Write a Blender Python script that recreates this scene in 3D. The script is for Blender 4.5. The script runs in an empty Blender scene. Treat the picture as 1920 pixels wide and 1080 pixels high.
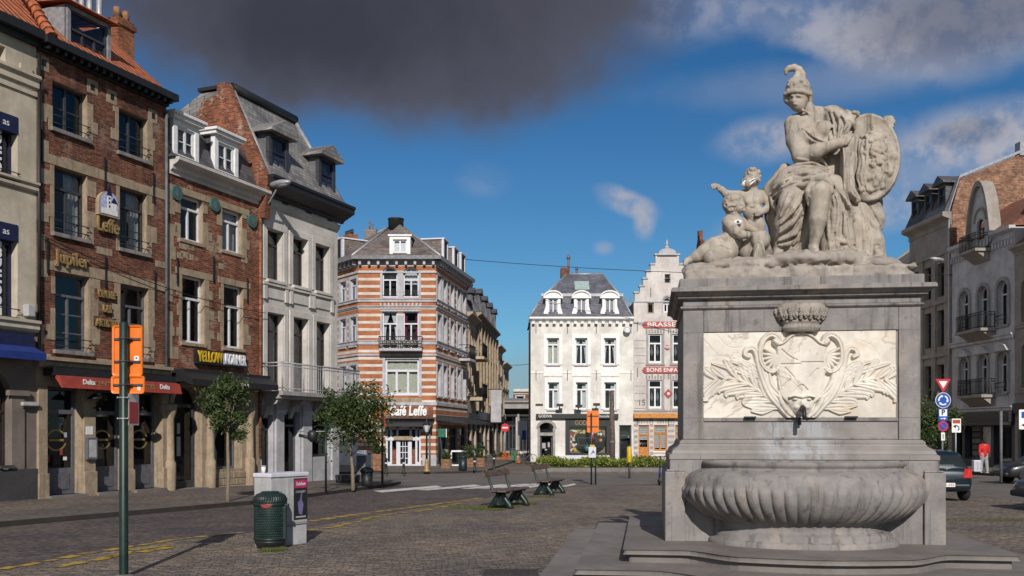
import bpy, math, random
import numpy as np
from mathutils import Matrix, Vector
random.seed(7); np.random.seed(7)
S = bpy.context.scene
COL = S.collection
R = math.radians

# ---------------------------------------------------------------- camera
F, CX, HY, EYE = 1800.0,960.0,812.0,1.65        # focal length in photo pixels, principal column, horizon row, eye height
cam_d = bpy.data.cameras.new('camera')
cam_d.sensor_width = 36.0
cam_d.lens = F / 1920 * 36
cam_d.shift_y = (HY - 540) / 1920
cam_d.clip_start = 0.1
cam_d.clip_end = 3000
cam = bpy.data.objects.new('camera', cam_d)
COL.objects.link(cam)
cam.location = (0,0, EYE)
cam.rotation_euler = (R(90),0,0)
S.camera = cam
S.view_settings.view_transform = 'Standard'
S.view_settings.look = 'None'
S.view_settings.exposure = 0.0
S.view_settings.gamma = 1.0
S.view_settings.use_curve_mapping = False
S.cycles.max_bounces = 6
S.cycles.transparent_max_bounces = 12
S.cycles.caustics_reflective = False
S.cycles.caustics_refractive = False
try:
 S.cycles.use_denoising = True
except Exception:
 pass

# ---------------------------------------------------------------- sun and sky
SUN_EL, SUN_AZ = 30.0,176.0      # azimuth measured clockwise from +Y (behind the camera, a little to its right)
sun_d = bpy.data.lights.new('sun', 'SUN')
sun_d.energy = 4.15
sun_d.angle = R(0.5)
sun_d.color = (1.0,0.945,0.875)
sun = bpy.data.objects.new('sun', sun_d)
COL.objects.link(sun)
_to_sun = Vector((math.sin(R(SUN_AZ)) * math.cos(R(SUN_EL)), math.cos(R(SUN_AZ)) * math.cos(R(SUN_EL)), math.sin(R(SUN_EL))))
sun.rotation_euler = _to_sun.to_track_quat('Z', 'Y').to_euler()

W = bpy.data.worlds.new('World')
S.world = W
W.use_nodes = True
wt = W.node_tree
wt.nodes.clear()


class NT:
 """small helper for writing node trees as expressions"""
 def __init__(s, tree): s.t = tree
 def n(s, typ, **kw):
  nd = s.t.nodes.new(typ)
  for k, v in kw.items(): setattr(nd, k, v)
  return nd
 def put(s, sock, v):
  if isinstance(v, bpy.types.NodeSocket): s.t.links.new(v, sock)
  elif v is not None:
   if hasattr(sock.default_value, '__len__') and not hasattr(v, '__len__'): sock.default_value = [v] * len(sock.default_value)
   elif hasattr(sock.default_value, '__len__') and len(sock.default_value) == 4 and len(v) == 3: sock.default_value = tuple(v) + (1,)
   else: sock.default_value = v
 def m(s, op, a, b=None, c=None, clamp=False):
  nd = s.n('ShaderNodeMath', operation=op, use_clamp=clamp)
  for i, v in enumerate((a, b, c)):
   if v is not None: s.put(nd.inputs[i], v)
  return nd.outputs[0]
 def step(s, v, lo, hi):
  nd = s.n('ShaderNodeMapRange', interpolation_type='SMOOTHSTEP')
  s.put(nd.inputs[0], v); s.put(nd.inputs[1], lo); s.put(nd.inputs[2], hi)
  nd.inputs[3].default_value = 0; nd.inputs[4].default_value = 1
  return nd.outputs[0]
 def mix(s, fac, a, b, blend='MIX'):
  nd = s.n('ShaderNodeMix', data_type='RGBA', blend_type=blend)
  s.put(nd.inputs[0], fac); s.put(nd.inputs[6], a); s.put(nd.inputs[7], b)
  return nd.outputs[2]
 def noise(s, vec, scale, detail=4, rough=0.55, dist=0.0, out=0):
  nd = s.n('ShaderNodeTexNoise')
  if vec is not None: s.put(nd.inputs['Vector'], vec)
  nd.inputs['Scale'].default_value = scale; nd.inputs['Detail'].default_value = detail
  nd.inputs['Roughness'].default_value = rough; nd.inputs['Distortion'].default_value = dist
  return nd.outputs[out]
 def map(s, vec, scale=(1,1,1), rot=(0,0,0), loc=(0,0,0)):
  nd = s.n('ShaderNodeMapping')
  s.put(nd.inputs[0], vec); nd.inputs['Scale'].default_value = scale
  nd.inputs['Rotation'].default_value = rot; nd.inputs['Location'].default_value = loc
  return nd.outputs[0]
 def obj(s): return s.n('ShaderNodeTexCoord').outputs['Object']
 def sep(s, v):
  nd = s.n('ShaderNodeSeparateXYZ'); s.put(nd.inputs[0], v); return nd.outputs
 def comb(s, x, y, z=0.0):
  nd = s.n('ShaderNodeCombineXYZ')
  for i, v in enumerate((x, y, z)): s.put(nd.inputs[i], v)
  return nd.outputs[0]


g = NT(wt)
SKY_STR = 0.11
sky = g.n('ShaderNodeTexSky')
sky.sky_type = 'NISHITA'
sky.sun_disc = False
sky.sun_elevation = R(SUN_EL)
sky.sun_rotation = R(SUN_AZ)
sky.altitude = 60
sky.air_density = 1.0; sky.dust_density = 0.4; sky.ozone_density = 2.0
dirv = g.n('ShaderNodeTexCoord').outputs['Generated']
dx, dy, dz = g.sep(dirv)
az = g.m('ARCTAN2', dx, dy)
el = g.m('ARCSINE', dz)


def dir_of(px, py):
 u, v = (px - CX) / F, (HY - py) / F
 return math.atan(u), math.atan(v / math.sqrt(1 + u * u))


n_big = g.noise(dirv, 5.0,6,0.55)
n_mid = g.noise(dirv, 14.0,7,0.6)
n_fine = g.noise(dirv, 40.0,5,0.6)
wob = g.m('ADD', g.m('MULTIPLY', g.m('SUBTRACT', n_big, 0.5),1.0), g.m('ADD', g.m('MULTIPLY', g.m('SUBTRACT', n_mid, 0.5),1.1), g.m('MULTIPLY', g.m('SUBTRACT', n_fine, 0.5),0.35)))


def blob(px, py, rx, ry, soft=0.5, wamp=1.0, tilt=0.0, tex=None):
 """cloud mask: an ellipse in azimuth and elevation with a ragged edge"""
 a0, e0 = dir_of(px, py)
 a = g.m('SUBTRACT', az, a0); e = g.m('SUBTRACT', el, e0)
 e = g.m('SUBTRACT', e, g.m('MULTIPLY', a, tilt))
 qa = g.m('POWER', g.m('ABSOLUTE', g.m('DIVIDE', a, rx / F)),2.0)
 qe = g.m('POWER', g.m('ABSOLUTE', g.m('DIVIDE', e, ry / F)),2.0)
 q = g.m('SQRT', g.m('ADD', qa, qe))
 q = g.m('ADD', q, g.m('MULTIPLY', wob, wamp))
 return g.m('MULTIPLY', g.step(q, 1.0 + soft, 1.0 - soft), tex) if tex is not None else g.step(q, 1.0 + soft, 1.0 - soft)


tint = g.mix(1.0, sky.outputs[0],(0.33,0.57,0.71), 'MULTIPLY')
# the sky deepens away from the horizon, as it does opposite a low sun
deep = g.step(el, R(0), R(30))
tint = g.mix(1.0, tint, g.mix(deep, (0.95,0.98,1.0),(0.40,0.70,0.88)), 'MULTIPLY')
k = 1.0 / SKY_STR
def cc(c): return tuple(x * k for x in c)
puff = g.m('ADD', 0.3, g.m('MULTIPLY', g.step(g.m('ADD', n_mid, g.m('MULTIPLY', g.m('SUBTRACT', n_fine, 0.5),0.8)),0.34,0.62),0.7))
low = g.m('MULTIPLY', blob(900,770,900,110,0.5,0.7),0.55)
colr = g.mix(low, tint, cc((0.27,0.30,0.36)))
pale = cc((0.42,0.42,0.48)); grey = cc((0.11,0.115,0.155)); dark = cc((0.046,0.047,0.060))
for args, c, amt in (((1850,262,165,50,0.5,1.4,0, puff), pale, 0.95),((1450,262,80,32,0.6,1.3,0, puff), pale, 0.75),
     ((1176,380,44,21,0.55,1.5,-0.35, puff), pale, 0.95),((1208,412,18,30,0.6,1.4,0, puff), pale, 0.8),
     ((1132,465,18,12,0.6,0.6), pale, 0.4),((1695,375,60,36,0.6,1.6,0.2, puff), pale, 0.8),
     ((1440,425,80,34,0.6,1.6,0.2, puff), pale, 0.6),((905,340,40,24,0.7,0.9,0, puff), pale, 0.2),
     ((1570,150,260,30,0.8,0.9), pale, 0.25),((1310,20,130,50,0.6,1.5,0, puff), pale, 0.5),
     ((1540,45,170,36,0.7,1.8,-0.25, puff), pale, 0.75),((1600,90,130,26,0.6,1.8,-0.3, puff), pale, 0.7),((1800,30,200,75,0.5,1.2,0, puff), pale, 0.7),((1830,20,190,60,0.6,1.1), grey, 0.62),
     ((1815,248,55,20,0.6,1.2), grey, 0.4)):
 colr = g.mix(g.m('MULTIPLY', blob(*args), amt), colr, c)
rim = blob(715,-20,545,222,0.22,0.34,0.0)
core = blob(700,-30,470,185,0.5,0.35)
colr = g.mix(g.m('MULTIPLY', rim, 0.97), colr, g.mix(core, cc((0.105,0.108,0.145)), g.mix(g.step(n_big, 0.35,0.65), dark, cc((0.068,0.068,0.086)))))
# unseen broken cloud added outside the view as neutral fill light, brighter left
off = g.step(g.m('ABSOLUTE', az), R(42), R(75))
cl = g.step(g.m('ADD', n_big, g.m('MULTIPLY', g.m('SUBTRACT', n_mid, 0.5),0.5)),0.40,0.56)
colr = g.mix(g.m('MULTIPLY', g.m('MULTIPLY', off, cl),0.9), colr, g.mix(g.step(az, R(-20), R(20)), cc((0.58,0.56,0.54)), cc((0.20,0.196,0.19))))
bg = g.n('ShaderNodeBackground')
g.put(bg.inputs[0], colr)
bg.inputs[1].default_value = SKY_STR
g.t.links.new(bg.outputs[0], g.n('ShaderNodeOutputWorld').inputs[0])

# ---------------------------------------------------------------- helpers
def gz(y):
 """height of the ground: it falls gently away from the camera, then levels out"""
 return -0.0103 * min(y, 58.0)


def at(px, py, y):
 return Vector(((px - CX) / F * y, y, EYE + (HY - py) / F * y))


def gp(px, py, lift=0.0):
 """the ground point seen at a photo pixel"""
 y = 2970.0 / (py - 830.55)
 if y > 58 or y < 0: y = (EYE + 0.597) * F / (py - HY)
 return Vector(((px - CX) / F * y, y, gz(y) + lift))


def props(o, label=None, cat=None, group=None, kind=None):
 if label: o['label'] = label
 if cat: o['category'] = cat
 if group: o['group'] = group
 if kind: o['kind'] = kind
 return o


def thing(name, label, cat, loc=(0,0,0), rz=0.0, group=None):
 o = bpy.data.objects.new(name, None)
 o.empty_display_size = 0.2
 COL.objects.link(o)
 o.location = loc
 o.rotation_euler = (0,0, rz)
 return props(o, label, cat, group)


def dup(root, loc, rz=None, label=None, group=None):
 r = root.copy(); COL.objects.link(r); r.location = loc
 if rz is not None: r.rotation_euler = (0,0, rz)
 if label: r['label'] = label
 if group: r['group'] = group
 for ch in list(root.children):
  c = ch.copy(); COL.objects.link(c); c.parent = r
  for gch in list(ch.children):
   d = gch.copy(); COL.objects.link(d); d.parent = c
 return r


def mesh_obj(name, verts, faces, mats, parent=None, midx=None, smooth=None):
 me = bpy.data.meshes.new(name)
 me.from_pydata(verts, [], faces)
 for m in (mats if isinstance(mats, (list, tuple)) else [mats]): me.materials.append(m)
 if midx is not None: me.polygons.foreach_set('material_index', midx)
 if smooth is not None:
  me.polygons.foreach_set('use_smooth', smooth if hasattr(smooth, '__len__') else [bool(smooth)] * len(faces))
 me.update()
 o = bpy.data.objects.new(name, me)
 COL.objects.link(o)
 if parent is not None: o.parent = parent
 return o


class MB:
 def __init__(s, M=None):
  s.v, s.f, s.mi, s.sm = [],[],[],[]
  s.M = M
 def vs(s, pts):
  b = len(s.v)
  if s.M is not None: pts = [tuple(s.M @ Vector(p)) for p in pts]
  s.v.extend(tuple(p) for p in pts)
  return b
 def fc(s, idx, m=0, sm=False):
  s.f.append(tuple(idx)); s.mi.append(m); s.sm.append(sm)
 def poly(s, pts, m=0):
  b = s.vs(pts); s.fc(range(b, b + len(pts)), m)
 def box(s, x0, x1, y0, y1, z0, z1, m=0):
  if x1 < x0: x0, x1 = x1, x0
  if y1 < y0: y0, y1 = y1, y0
  if z1 < z0: z0, z1 = z1, z0
  b = s.vs([(x0, y0, z0),(x1, y0, z0),(x1, y1, z0),(x0, y1, z0),(x0, y0, z1),(x1, y0, z1),(x1, y1, z1),(x0, y1, z1)])
  for q in ((0,3,2,1),(4,5,6,7),(0,1,5,4),(1,2,6,5),(2,3,7,6),(3,0,4,7)): s.fc([b + i for i in q], m)
  return s
 def hexa(s, p, m=0):
  """eight corners, bottom four then top four"""
  b = s.vs(p)
  for q in ((0,3,2,1),(4,5,6,7),(0,1,5,4),(1,2,6,5),(2,3,7,6),(3,0,4,7)): s.fc([b + i for i in q], m)
  return s
 def prism(s, pts, a0, a1, axis='y', m=0, caps=True, smooth=False):
  """pts: outline in the plane across axis; (x,z) for y, (x,y) for z, (y,z) for x"""
  n = len(pts)
  def P(p, a):
   return (p[0], a, p[1]) if axis == 'y' else ((p[0], p[1], a) if axis == 'z' else (a, p[0], p[1]))
  b = s.vs([P(p, a0) for p in pts] + [P(p, a1) for p in pts])
  for i in range(n):
   j = (i + 1) % n
   s.fc((b + i, b + j, b + n + j, b + n + i), m, smooth)
  if caps:
   s.fc(range(b, b + n), m); s.fc(range(b + 2 * n - 1, b + n - 1,-1), m)
  return s
 def tube(s, pts, r, n=8, m=0, caps=True, smooth=True):
  pts = [Vector(p) for p in pts]
  rs = r if hasattr(r, '__len__') else [r] * len(pts)
  rings = []
  up = None
  for i, p in enumerate(pts):
   t = (pts[min(i + 1, len(pts) - 1)] - pts[max(i - 1,0)]).normalized()
   if up is None:
    up = Vector((0,0,1)) if abs(t.z) < 0.9 else Vector((1,0,0))
   a = up - t * up.dot(t)
   if a.length < 1e-5: a = t.orthogonal()
   a.normalize(); bvec = t.cross(a); up = a
   b0 = s.vs([tuple(p + (a * math.cos(2 * math.pi * k / n) + bvec * math.sin(2 * math.pi * k / n)) * rs[i]) for k in range(n)])
   rings.append(b0)
  for i in range(len(rings) - 1):
   for k in range(n):
    k2 = (k + 1) % n
    s.fc((rings[i] + k, rings[i] + k2, rings[i + 1] + k2, rings[i + 1] + k), m, smooth)
  if caps:
   s.fc([rings[0] + k for k in range(n - 1,-1,-1)], m); s.fc([rings[-1] + k for k in range(n)], m)
  return s
 def lathe(s, prof, n=20, c=(0,0,0), m=0, smooth=True, caps=True):
  rings = []
  for r, z in prof:
   rings.append(s.vs([(c[0] + r * math.cos(2 * math.pi * k / n), c[1] + r * math.sin(2 * math.pi * k / n), c[2] + z) for k in range(n)]))
  for i in range(len(rings) - 1):
   for k in range(n):
    k2 = (k + 1) % n
    s.fc((rings[i] + k, rings[i] + k2, rings[i + 1] + k2, rings[i + 1] + k), m, smooth)
  if caps:
   s.fc([rings[0] + k for k in range(n - 1,-1,-1)], m); s.fc([rings[-1] + k for k in range(n)], m)
  return s
 def ball(s, c, r, n=10, m=0):
  r = r if hasattr(r, '__len__') else (r, r, r)
  rings = []
  k2 = max(5, n // 2 + 1)
  for i in range(k2 + 1):
   th = math.pi * i / k2
   rr, zz = max(math.sin(th),0.001),-math.cos(th)
   rings.append(s.vs([(c[0] + r[0] * rr * math.cos(2 * math.pi * q / n), c[1] + r[1] * rr * math.sin(2 * math.pi * q / n), c[2] + r[2] * zz) for q in range(n)]))
  for i in range(k2):
   for q in range(n):
    q2 = (q + 1) % n
    s.fc((rings[i] + q, rings[i] + q2, rings[i + 1] + q2, rings[i + 1] + q), m, True)
  return s
 def disc(s, c, r, y0, y1, n=20, m=0, rz=None):
  """flat disc facing -y"""
  rz = rz or r
  s.prism([(c[0] + r * math.cos(2 * math.pi * k / n), c[1] + rz * math.sin(2 * math.pi * k / n)) for k in range(n)], y0, y1, 'y', m)
  return s
 def build(s, name, mats, parent=None, bevel=0.0, seg=2):
  o = mesh_obj(name, s.v, s.f, mats, parent, s.mi, s.sm)
  if bevel:
   b = o.modifiers.new('bevel', 'BEVEL'); b.width = bevel; b.segments = seg; b.limit_method = 'ANGLE'; b.angle_limit = R(40)
   b.harden_normals = False
  return o


def text(name, s, size, mat, parent=None, loc=(0,0,0), rot=(R(90),0,0), extrude=0.01, align='CENTER', width=None, shear=0.0, bold=0.0, spacing=1.0):
 cu = bpy.data.curves.new(name, 'FONT')
 cu.body = s; cu.size = size; cu.extrude = extrude; cu.align_x = align; cu.align_y = 'CENTER'; cu.shear = shear; cu.offset = bold; cu.space_character = spacing
 cu.resolution_u = 3
 tmp = bpy.data.objects.new(name, cu)
 COL.objects.link(tmp)
 dg = bpy.context.evaluated_depsgraph_get()
 me = bpy.data.meshes.new_from_object(tmp.evaluated_get(dg))
 bpy.data.objects.remove(tmp); bpy.data.curves.remove(cu)
 if width and len(me.vertices):
  xs = [v.co.x for v in me.vertices]; w = max(xs) - min(xs)
  for v in me.vertices: v.co.x *= width / w
 me.transform(Matrix.Translation(loc) @ Matrix.Rotation(rot[2],4, 'Z') @ Matrix.Rotation(rot[1],4, 'Y') @ Matrix.Rotation(rot[0],4, 'X'))
 me.materials.clear(); me.materials.append(mat)
 o = bpy.data.objects.new(name, me)
 COL.objects.link(o)
 if parent is not None: o.parent = parent
 return o


# ---------------------------------------------------------------- materials
def new_mat(name):
 m = bpy.data.materials.new(name); m.use_nodes = True
 t = m.node_tree
 b = t.nodes.get('Principled BSDF')
 return m, NT(t), b


def plain(name, c, rough=0.6, metal=0.0, var=0.12, scale=6.0, bump=0.0, bscale=40.0, spec=None):
 m, n, b = new_mat(name)
 co = n.obj()
 f = n.noise(co, scale, 5,0.6)
 dk = tuple(x * (1 - 2 * var) for x in c); lt = tuple(min(1, x * (1 + 1.2 * var)) for x in c)
 n.put(b.inputs['Base Color'], n.mix(n.step(f, 0.3,0.7), dk, lt))
 n.put(b.inputs['Roughness'], n.m('ADD', rough - 0.08, n.m('MULTIPLY', f, 0.16)))
 b.inputs['Metallic'].default_value = metal
 if spec is not None: b.inputs['Specular IOR Level'].default_value = spec
 if bump:
  bp = n.n('ShaderNodeBump'); bp.inputs['Strength'].default_value = bump; bp.inputs['Distance'].default_value = 0.01
  n.put(bp.inputs['Height'], n.noise(co, bscale, 5,0.65)); n.put(b.inputs['Normal'], bp.outputs[0])
 return m


def stone(name, c, dirt=(0.05,0.045,0.04), dirt_amt=0.5, streak=0.4, scale=2.5, rough=0.85, bump=0.35, bscale=30.0, warm=None, pits=0.0):
 """weathered stone or render: patches, dark streaks running down, fine grain"""
 m, n, b = new_mat(name)
 co = n.obj()
 f = n.noise(co, scale, 6,0.6,0.3)
 f2 = n.noise(co, scale * 6,5,0.65)
 col = n.mix(n.step(f, 0.3,0.72), tuple(x * 0.78 for x in c), tuple(min(1, x * 1.12) for x in c))
 if warm: col = n.mix(n.m('MULTIPLY', n.step(n.noise(n.map(co, loc=(7,3,1)), scale * 0.9,5,0.6),0.48,0.72),0.7), col, warm)
 st = n.noise(n.map(co, scale=(8,8,0.6)),1.0,6,0.65)
 col = n.mix(n.m('MULTIPLY', n.step(st, 0.50,0.74), streak), col, dirt)
 pt = n.m('MULTIPLY', n.step(n.noise(n.map(co, loc=(3,8,2)), scale * 2.2,8,0.7),0.55,0.8), dirt_amt)
 col = n.mix(pt, col, dirt)
 col = n.mix(n.m('MULTIPLY', n.step(f2,0.35,0.75),0.22), col, tuple(x * 0.5 for x in c))
 n.put(b.inputs['Base Color'], col)
 b.inputs['Roughness'].default_value = rough
 b.inputs['Specular IOR Level'].default_value = 0.25
 bp = n.n('ShaderNodeBump'); bp.inputs['Strength'].default_value = bump; bp.inputs['Distance'].default_value = 0.02
 h = n.m('ADD', n.m('MULTIPLY', n.noise(co, bscale, 6,0.7),0.6), n.m('MULTIPLY', f2,0.6))
 n.put(bp.inputs['Height'], h); n.put(b.inputs['Normal'], bp.outputs[0])
 return m


def brick(name, c1, c2, mortar, w=0.22, h=0.068, mort=0.010, wash=None, wash_amt=0.35, soot=0.4, axes='xz', bump=0.6, stripes=None, mscale=1.0):
 m, n, b = new_mat(name)
 co = n.obj()
 x, y, z = n.sep(co)
 u = n.m('ADD', x, y)
 wig = n.m('MULTIPLY', n.m('SUBTRACT', n.noise(co, 3.0,3),0.5),0.03)
 vec = n.comb(u, n.m('ADD', z, wig))
 bt = n.n('ShaderNodeTexBrick')
 n.put(bt.inputs['Vector'], vec)
 bt.inputs['Scale'].default_value = 1.0
 bt.inputs['Brick Width'].default_value = w; bt.inputs['Row Height'].default_value = h
 bt.inputs['Mortar Size'].default_value = mort; bt.inputs['Mortar Smooth'].default_value = 0.3
 bt.inputs['Bias'].default_value = -0.1
 n.put(bt.inputs['Color1'], c1); n.put(bt.inputs['Color2'], c2); n.put(bt.inputs['Mortar'], mortar)
 col = bt.outputs['Color']
 f = n.noise(co, 1.3 * mscale, 6,0.65)
 col = n.mix(1.0, col, n.mix(n.step(f, 0.3,0.7),(0.62,0.58,0.6),(1.3,1.22,1.15)), 'MULTIPLY')
 spots = n.noise(n.map(co, scale=(4.5,4.5,14)),1.0,3,0.6)
 col = n.mix(1.0, col, n.mix(n.step(spots, 0.35,0.68),(0.62,0.6,0.62),(1.22,1.2,1.2)), 'MULTIPLY')
 if wash:
  wv = n.noise(n.map(co, loc=(2,5,9), scale=(1,1,0.8)),1.1 * mscale, 8,0.72)
  wv2 = n.noise(n.map(co, scale=(3,3,9)),1.5,4,0.7)
  wf = n.m('MULTIPLY', n.step(n.m('ADD', wv, n.m('MULTIPLY', n.m('SUBTRACT', wv2,0.5),0.5)),0.54,0.68), wash_amt)
  col = n.mix(wf, col, wash)
 so = n.m('MULTIPLY', n.step(n.noise(n.map(co, loc=(11,4,2), scale=(1.6,1.6,0.6)),0.9,7,0.7),0.5,0.75), soot)
 col = n.mix(so, col, (0.035,0.028,0.026))
 n.put(b.inputs['Base Color'], col)
 b.inputs['Roughness'].default_value = 0.9
 b.inputs['Specular IOR Level'].default_value = 0.15
 bp = n.n('ShaderNodeBump'); bp.inputs['Strength'].default_value = bump; bp.inputs['Distance'].default_value = 0.012
 hh = n.m('ADD', n.m('SUBTRACT', 1.0, bt.outputs['Fac']), n.m('MULTIPLY', n.noise(co, 25,5,0.7),0.8))
 n.put(bp.inputs['Height'], hh); n.put(b.inputs['Normal'], bp.outputs[0])
 return m


def setts(name, c1, c2, joint, w, h, rot=0.0, rough=0.8, bump=0.7, moss=0.0):
 """small worn paving stones in uneven rows"""
 m, n, b = new_mat(name)
 co = n.obj()
 rc = n.map(co, rot=(0,0, rot))
 x, y, z = n.sep(rc)
 nx = n.m('MULTIPLY', n.m('SUBTRACT', n.noise(rc, 1.1,4),0.5),0.45)
 ny = n.m('MULTIPLY', n.m('SUBTRACT', n.noise(n.map(rc, loc=(5,9,0)),0.9,4),0.5),0.40)
 vec = n.comb(n.m('ADD', x, nx), n.m('ADD', y, ny))
 bt = n.n('ShaderNodeTexBrick')
 n.put(bt.inputs['Vector'], vec); bt.inputs['Scale'].default_value = 1.0
 bt.inputs['Brick Width'].default_value = w; bt.inputs['Row Height'].default_value = h
 bt.inputs['Mortar Size'].default_value = 0.011; bt.inputs['Mortar Smooth'].default_value = 0.9
 n.put(bt.inputs['Color1'], c1); n.put(bt.inputs['Color2'], c2); n.put(bt.inputs['Mortar'], joint)
 col = bt.outputs['Color']
 f = n.noise(co, 0.45,7,0.65)
 col = n.mix(1.0, col, n.mix(n.step(f, 0.32,0.68),(0.74,0.75,0.80),(1.22,1.16,1.04)), 'MULTIPLY')
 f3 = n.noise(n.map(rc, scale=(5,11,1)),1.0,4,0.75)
 col = n.mix(1.0, col, n.mix(n.step(f3,0.28,0.72),(0.50,0.50,0.52),(1.60,1.56,1.50)), 'MULTIPLY')  # random stone tone, contrast raised to put glints into the colour too
 if moss:
  mf = n.m('MULTIPLY', n.step(n.noise(n.map(co, loc=(3,1,0)),0.8,7,0.75),0.47,0.66), moss)
  col = n.mix(n.m('MULTIPLY', mf, n.m('ADD', 0.55, n.m('MULTIPLY', bt.outputs['Fac'],0.45))), col, (0.115,0.095,0.045))
 n.put(b.inputs['Base Color'], col)
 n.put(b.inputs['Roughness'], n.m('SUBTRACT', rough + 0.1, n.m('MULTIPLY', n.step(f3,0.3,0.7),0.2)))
 b.inputs['Specular IOR Level'].default_value = 0.25
 bp = n.n('ShaderNodeBump'); bp.inputs['Strength'].default_value = bump; bp.inputs['Distance'].default_value = 0.02
 hh = n.m('ADD', n.m('SUBTRACT', 1.0, bt.outputs['Fac']), n.m('MULTIPLY', n.noise(co, 9,5,0.65),1.1))
 n.put(bp.inputs['Height'], hh); n.put(b.inputs['Normal'], bp.outputs[0])
 return m


def slate(name, c, w=0.25, h=0.16, var=0.5):
 m, n, b = new_mat(name)
 co = n.obj(); x, y, z = n.sep(co)
 bt = n.n('ShaderNodeTexBrick')
 n.put(bt.inputs['Vector'], n.comb(n.m('ADD', x, n.m('MULTIPLY', y, 0.35)), n.m('ADD', z, n.m('MULTIPLY', y, 0.25)))); bt.inputs['Scale'].default_value = 1.0
 bt.inputs['Brick Width'].default_value = w; bt.inputs['Row Height'].default_value = h; bt.inputs['Mortar Size'].default_value = 0.008
 n.put(bt.inputs['Color1'], tuple(v * (1 + var * 0.5) for v in c)); n.put(bt.inputs['Color2'], tuple(v * (1 - var * 0.5) for v in c)); n.put(bt.inputs['Mortar'], tuple(v * 0.35 for v in c))
 f = n.noise(co, 0.9,6,0.65)
 col = n.mix(1.0, bt.outputs['Color'], n.mix(n.step(f, 0.3,0.7),(0.7,0.7,0.75),(1.35,1.3,1.25)), 'MULTIPLY')
 n.put(b.inputs['Base Color'], col)
 b.inputs['Roughness'].default_value = 0.6
 bp = n.n('ShaderNodeBump'); bp.inputs['Strength'].default_value = 0.6; bp.inputs['Distance'].default_value = 0.015
 n.put(bp.inputs['Height'], n.m('SUBTRACT', 1.0, bt.outputs['Fac'])); n.put(b.inputs['Normal'], bp.outputs[0])
 return m


def glass_mat(name, tint=(0.82,0.87,0.9), refl=1.0):
 m, n, b = new_mat(name)
 t = n.t
 lw = n.n('ShaderNodeFresnel'); lw.inputs[0].default_value = 1.5
 tr = n.n('ShaderNodeBsdfTransparent'); tr.inputs[0].default_value = tint + (1,)
 gl = n.n('ShaderNodeBsdfGlossy'); gl.inputs['Roughness'].default_value = 0.03; gl.inputs[0].default_value = (0.95,0.97,1,1)
 bp = n.n('ShaderNodeBump'); bp.inputs['Strength'].default_value = 0.03
 n.put(bp.inputs['Height'], n.noise(n.obj(),1.8,2)); t.links.new(bp.outputs[0], gl.inputs['Normal'])
 mx = n.n('ShaderNodeMixShader')
 n.put(mx.inputs[0], n.m('MULTIPLY', n.m('ADD', lw.outputs[0],0.05), refl, clamp=True))
 t.links.new(tr.outputs[0], mx.inputs[1]); t.links.new(gl.outputs[0], mx.inputs[2])
 t.links.new(mx.outputs[0], t.nodes['Material Output'].inputs[0])
 return m


def tiles(name, c):
 m, n, b = new_mat(name)
 co = n.obj(); x, y, z = n.sep(co)
 wv = n.m('SINE', n.m('MULTIPLY', x, 26.0))
 row = n.m('FRACT', n.m('MULTIPLY', z, 4.2))
 f = n.noise(n.map(co, scale=(4,4,4)),1.2,5,0.7)
 col = n.mix(n.step(f, 0.3,0.72), tuple(v * 0.55 for v in c), tuple(v * 1.25 for v in c))
 col = n.mix(n.m('MULTIPLY', n.step(n.noise(co, 1.1,6,0.7),0.5,0.75),0.5), col, (0.06,0.05,0.04))
 n.put(b.inputs['Base Color'], col); b.inputs['Roughness'].default_value = 0.8
 bp = n.n('ShaderNodeBump'); bp.inputs['Strength'].default_value = 1.0; bp.inputs['Distance'].default_value = 0.05
 n.put(bp.inputs['Height'], n.m('ADD', n.m('MULTIPLY', wv, 0.5), n.m('MULTIPLY', row, -0.8))); n.put(b.inputs['Normal'], bp.outputs[0])
 return m


def leaf_mat(name, c, c2):
 m, n, b = new_mat(name)
 col = n.mix(n.step(n.noise(n.obj(),7.0,3),0.35,0.65), c, c2)
 n.put(b.inputs['Base Color'], col); b.inputs['Roughness'].default_value = 0.5
 tl = n.n('ShaderNodeBsdfTranslucent'); n.put(tl.inputs[0], col)
 mx = n.n('ShaderNodeMixShader'); mx.inputs[0].default_value = 0.25
 n.t.links.new(b.outputs[0], mx.inputs[1]); n.t.links.new(tl.outputs[0], mx.inputs[2])
 n.t.links.new(mx.outputs[0], n.t.nodes['Material Output'].inputs[0])
 return m


M = {}
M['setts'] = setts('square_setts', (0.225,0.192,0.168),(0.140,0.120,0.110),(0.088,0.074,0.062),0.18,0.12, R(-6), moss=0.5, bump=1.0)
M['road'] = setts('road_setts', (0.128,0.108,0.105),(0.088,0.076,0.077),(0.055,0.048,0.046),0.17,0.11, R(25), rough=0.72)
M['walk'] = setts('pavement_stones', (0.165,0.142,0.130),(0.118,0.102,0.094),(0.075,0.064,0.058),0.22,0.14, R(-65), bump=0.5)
M['asphalt'] = stone('asphalt', (0.160,0.140,0.127),(0.04,0.036,0.034),0.3,0.0,1.0,0.85,0.3,60)
M['kerb'] = stone('kerb_stone', (0.13,0.115,0.105), dirt_amt=0.5, streak=0.1)
M['bluestone'] = stone('weathered_bluestone', (0.256,0.237,0.231),(0.048,0.044,0.044),0.8,0.85,2.8,0.8,0.4,45, warm=(0.36,0.305,0.26))
M['bluestone_dk'] = stone('step_bluestone', (0.205,0.182,0.170),(0.07,0.066,0.064),0.4,0.1,1.6,0.75,0.3,45)
M['marble'] = stone('cream_marble', (0.72,0.665,0.59),(0.36,0.29,0.22),0.35,0.15,1.8,0.6,0.12,50, warm=(0.62,0.50,0.36))
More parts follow.
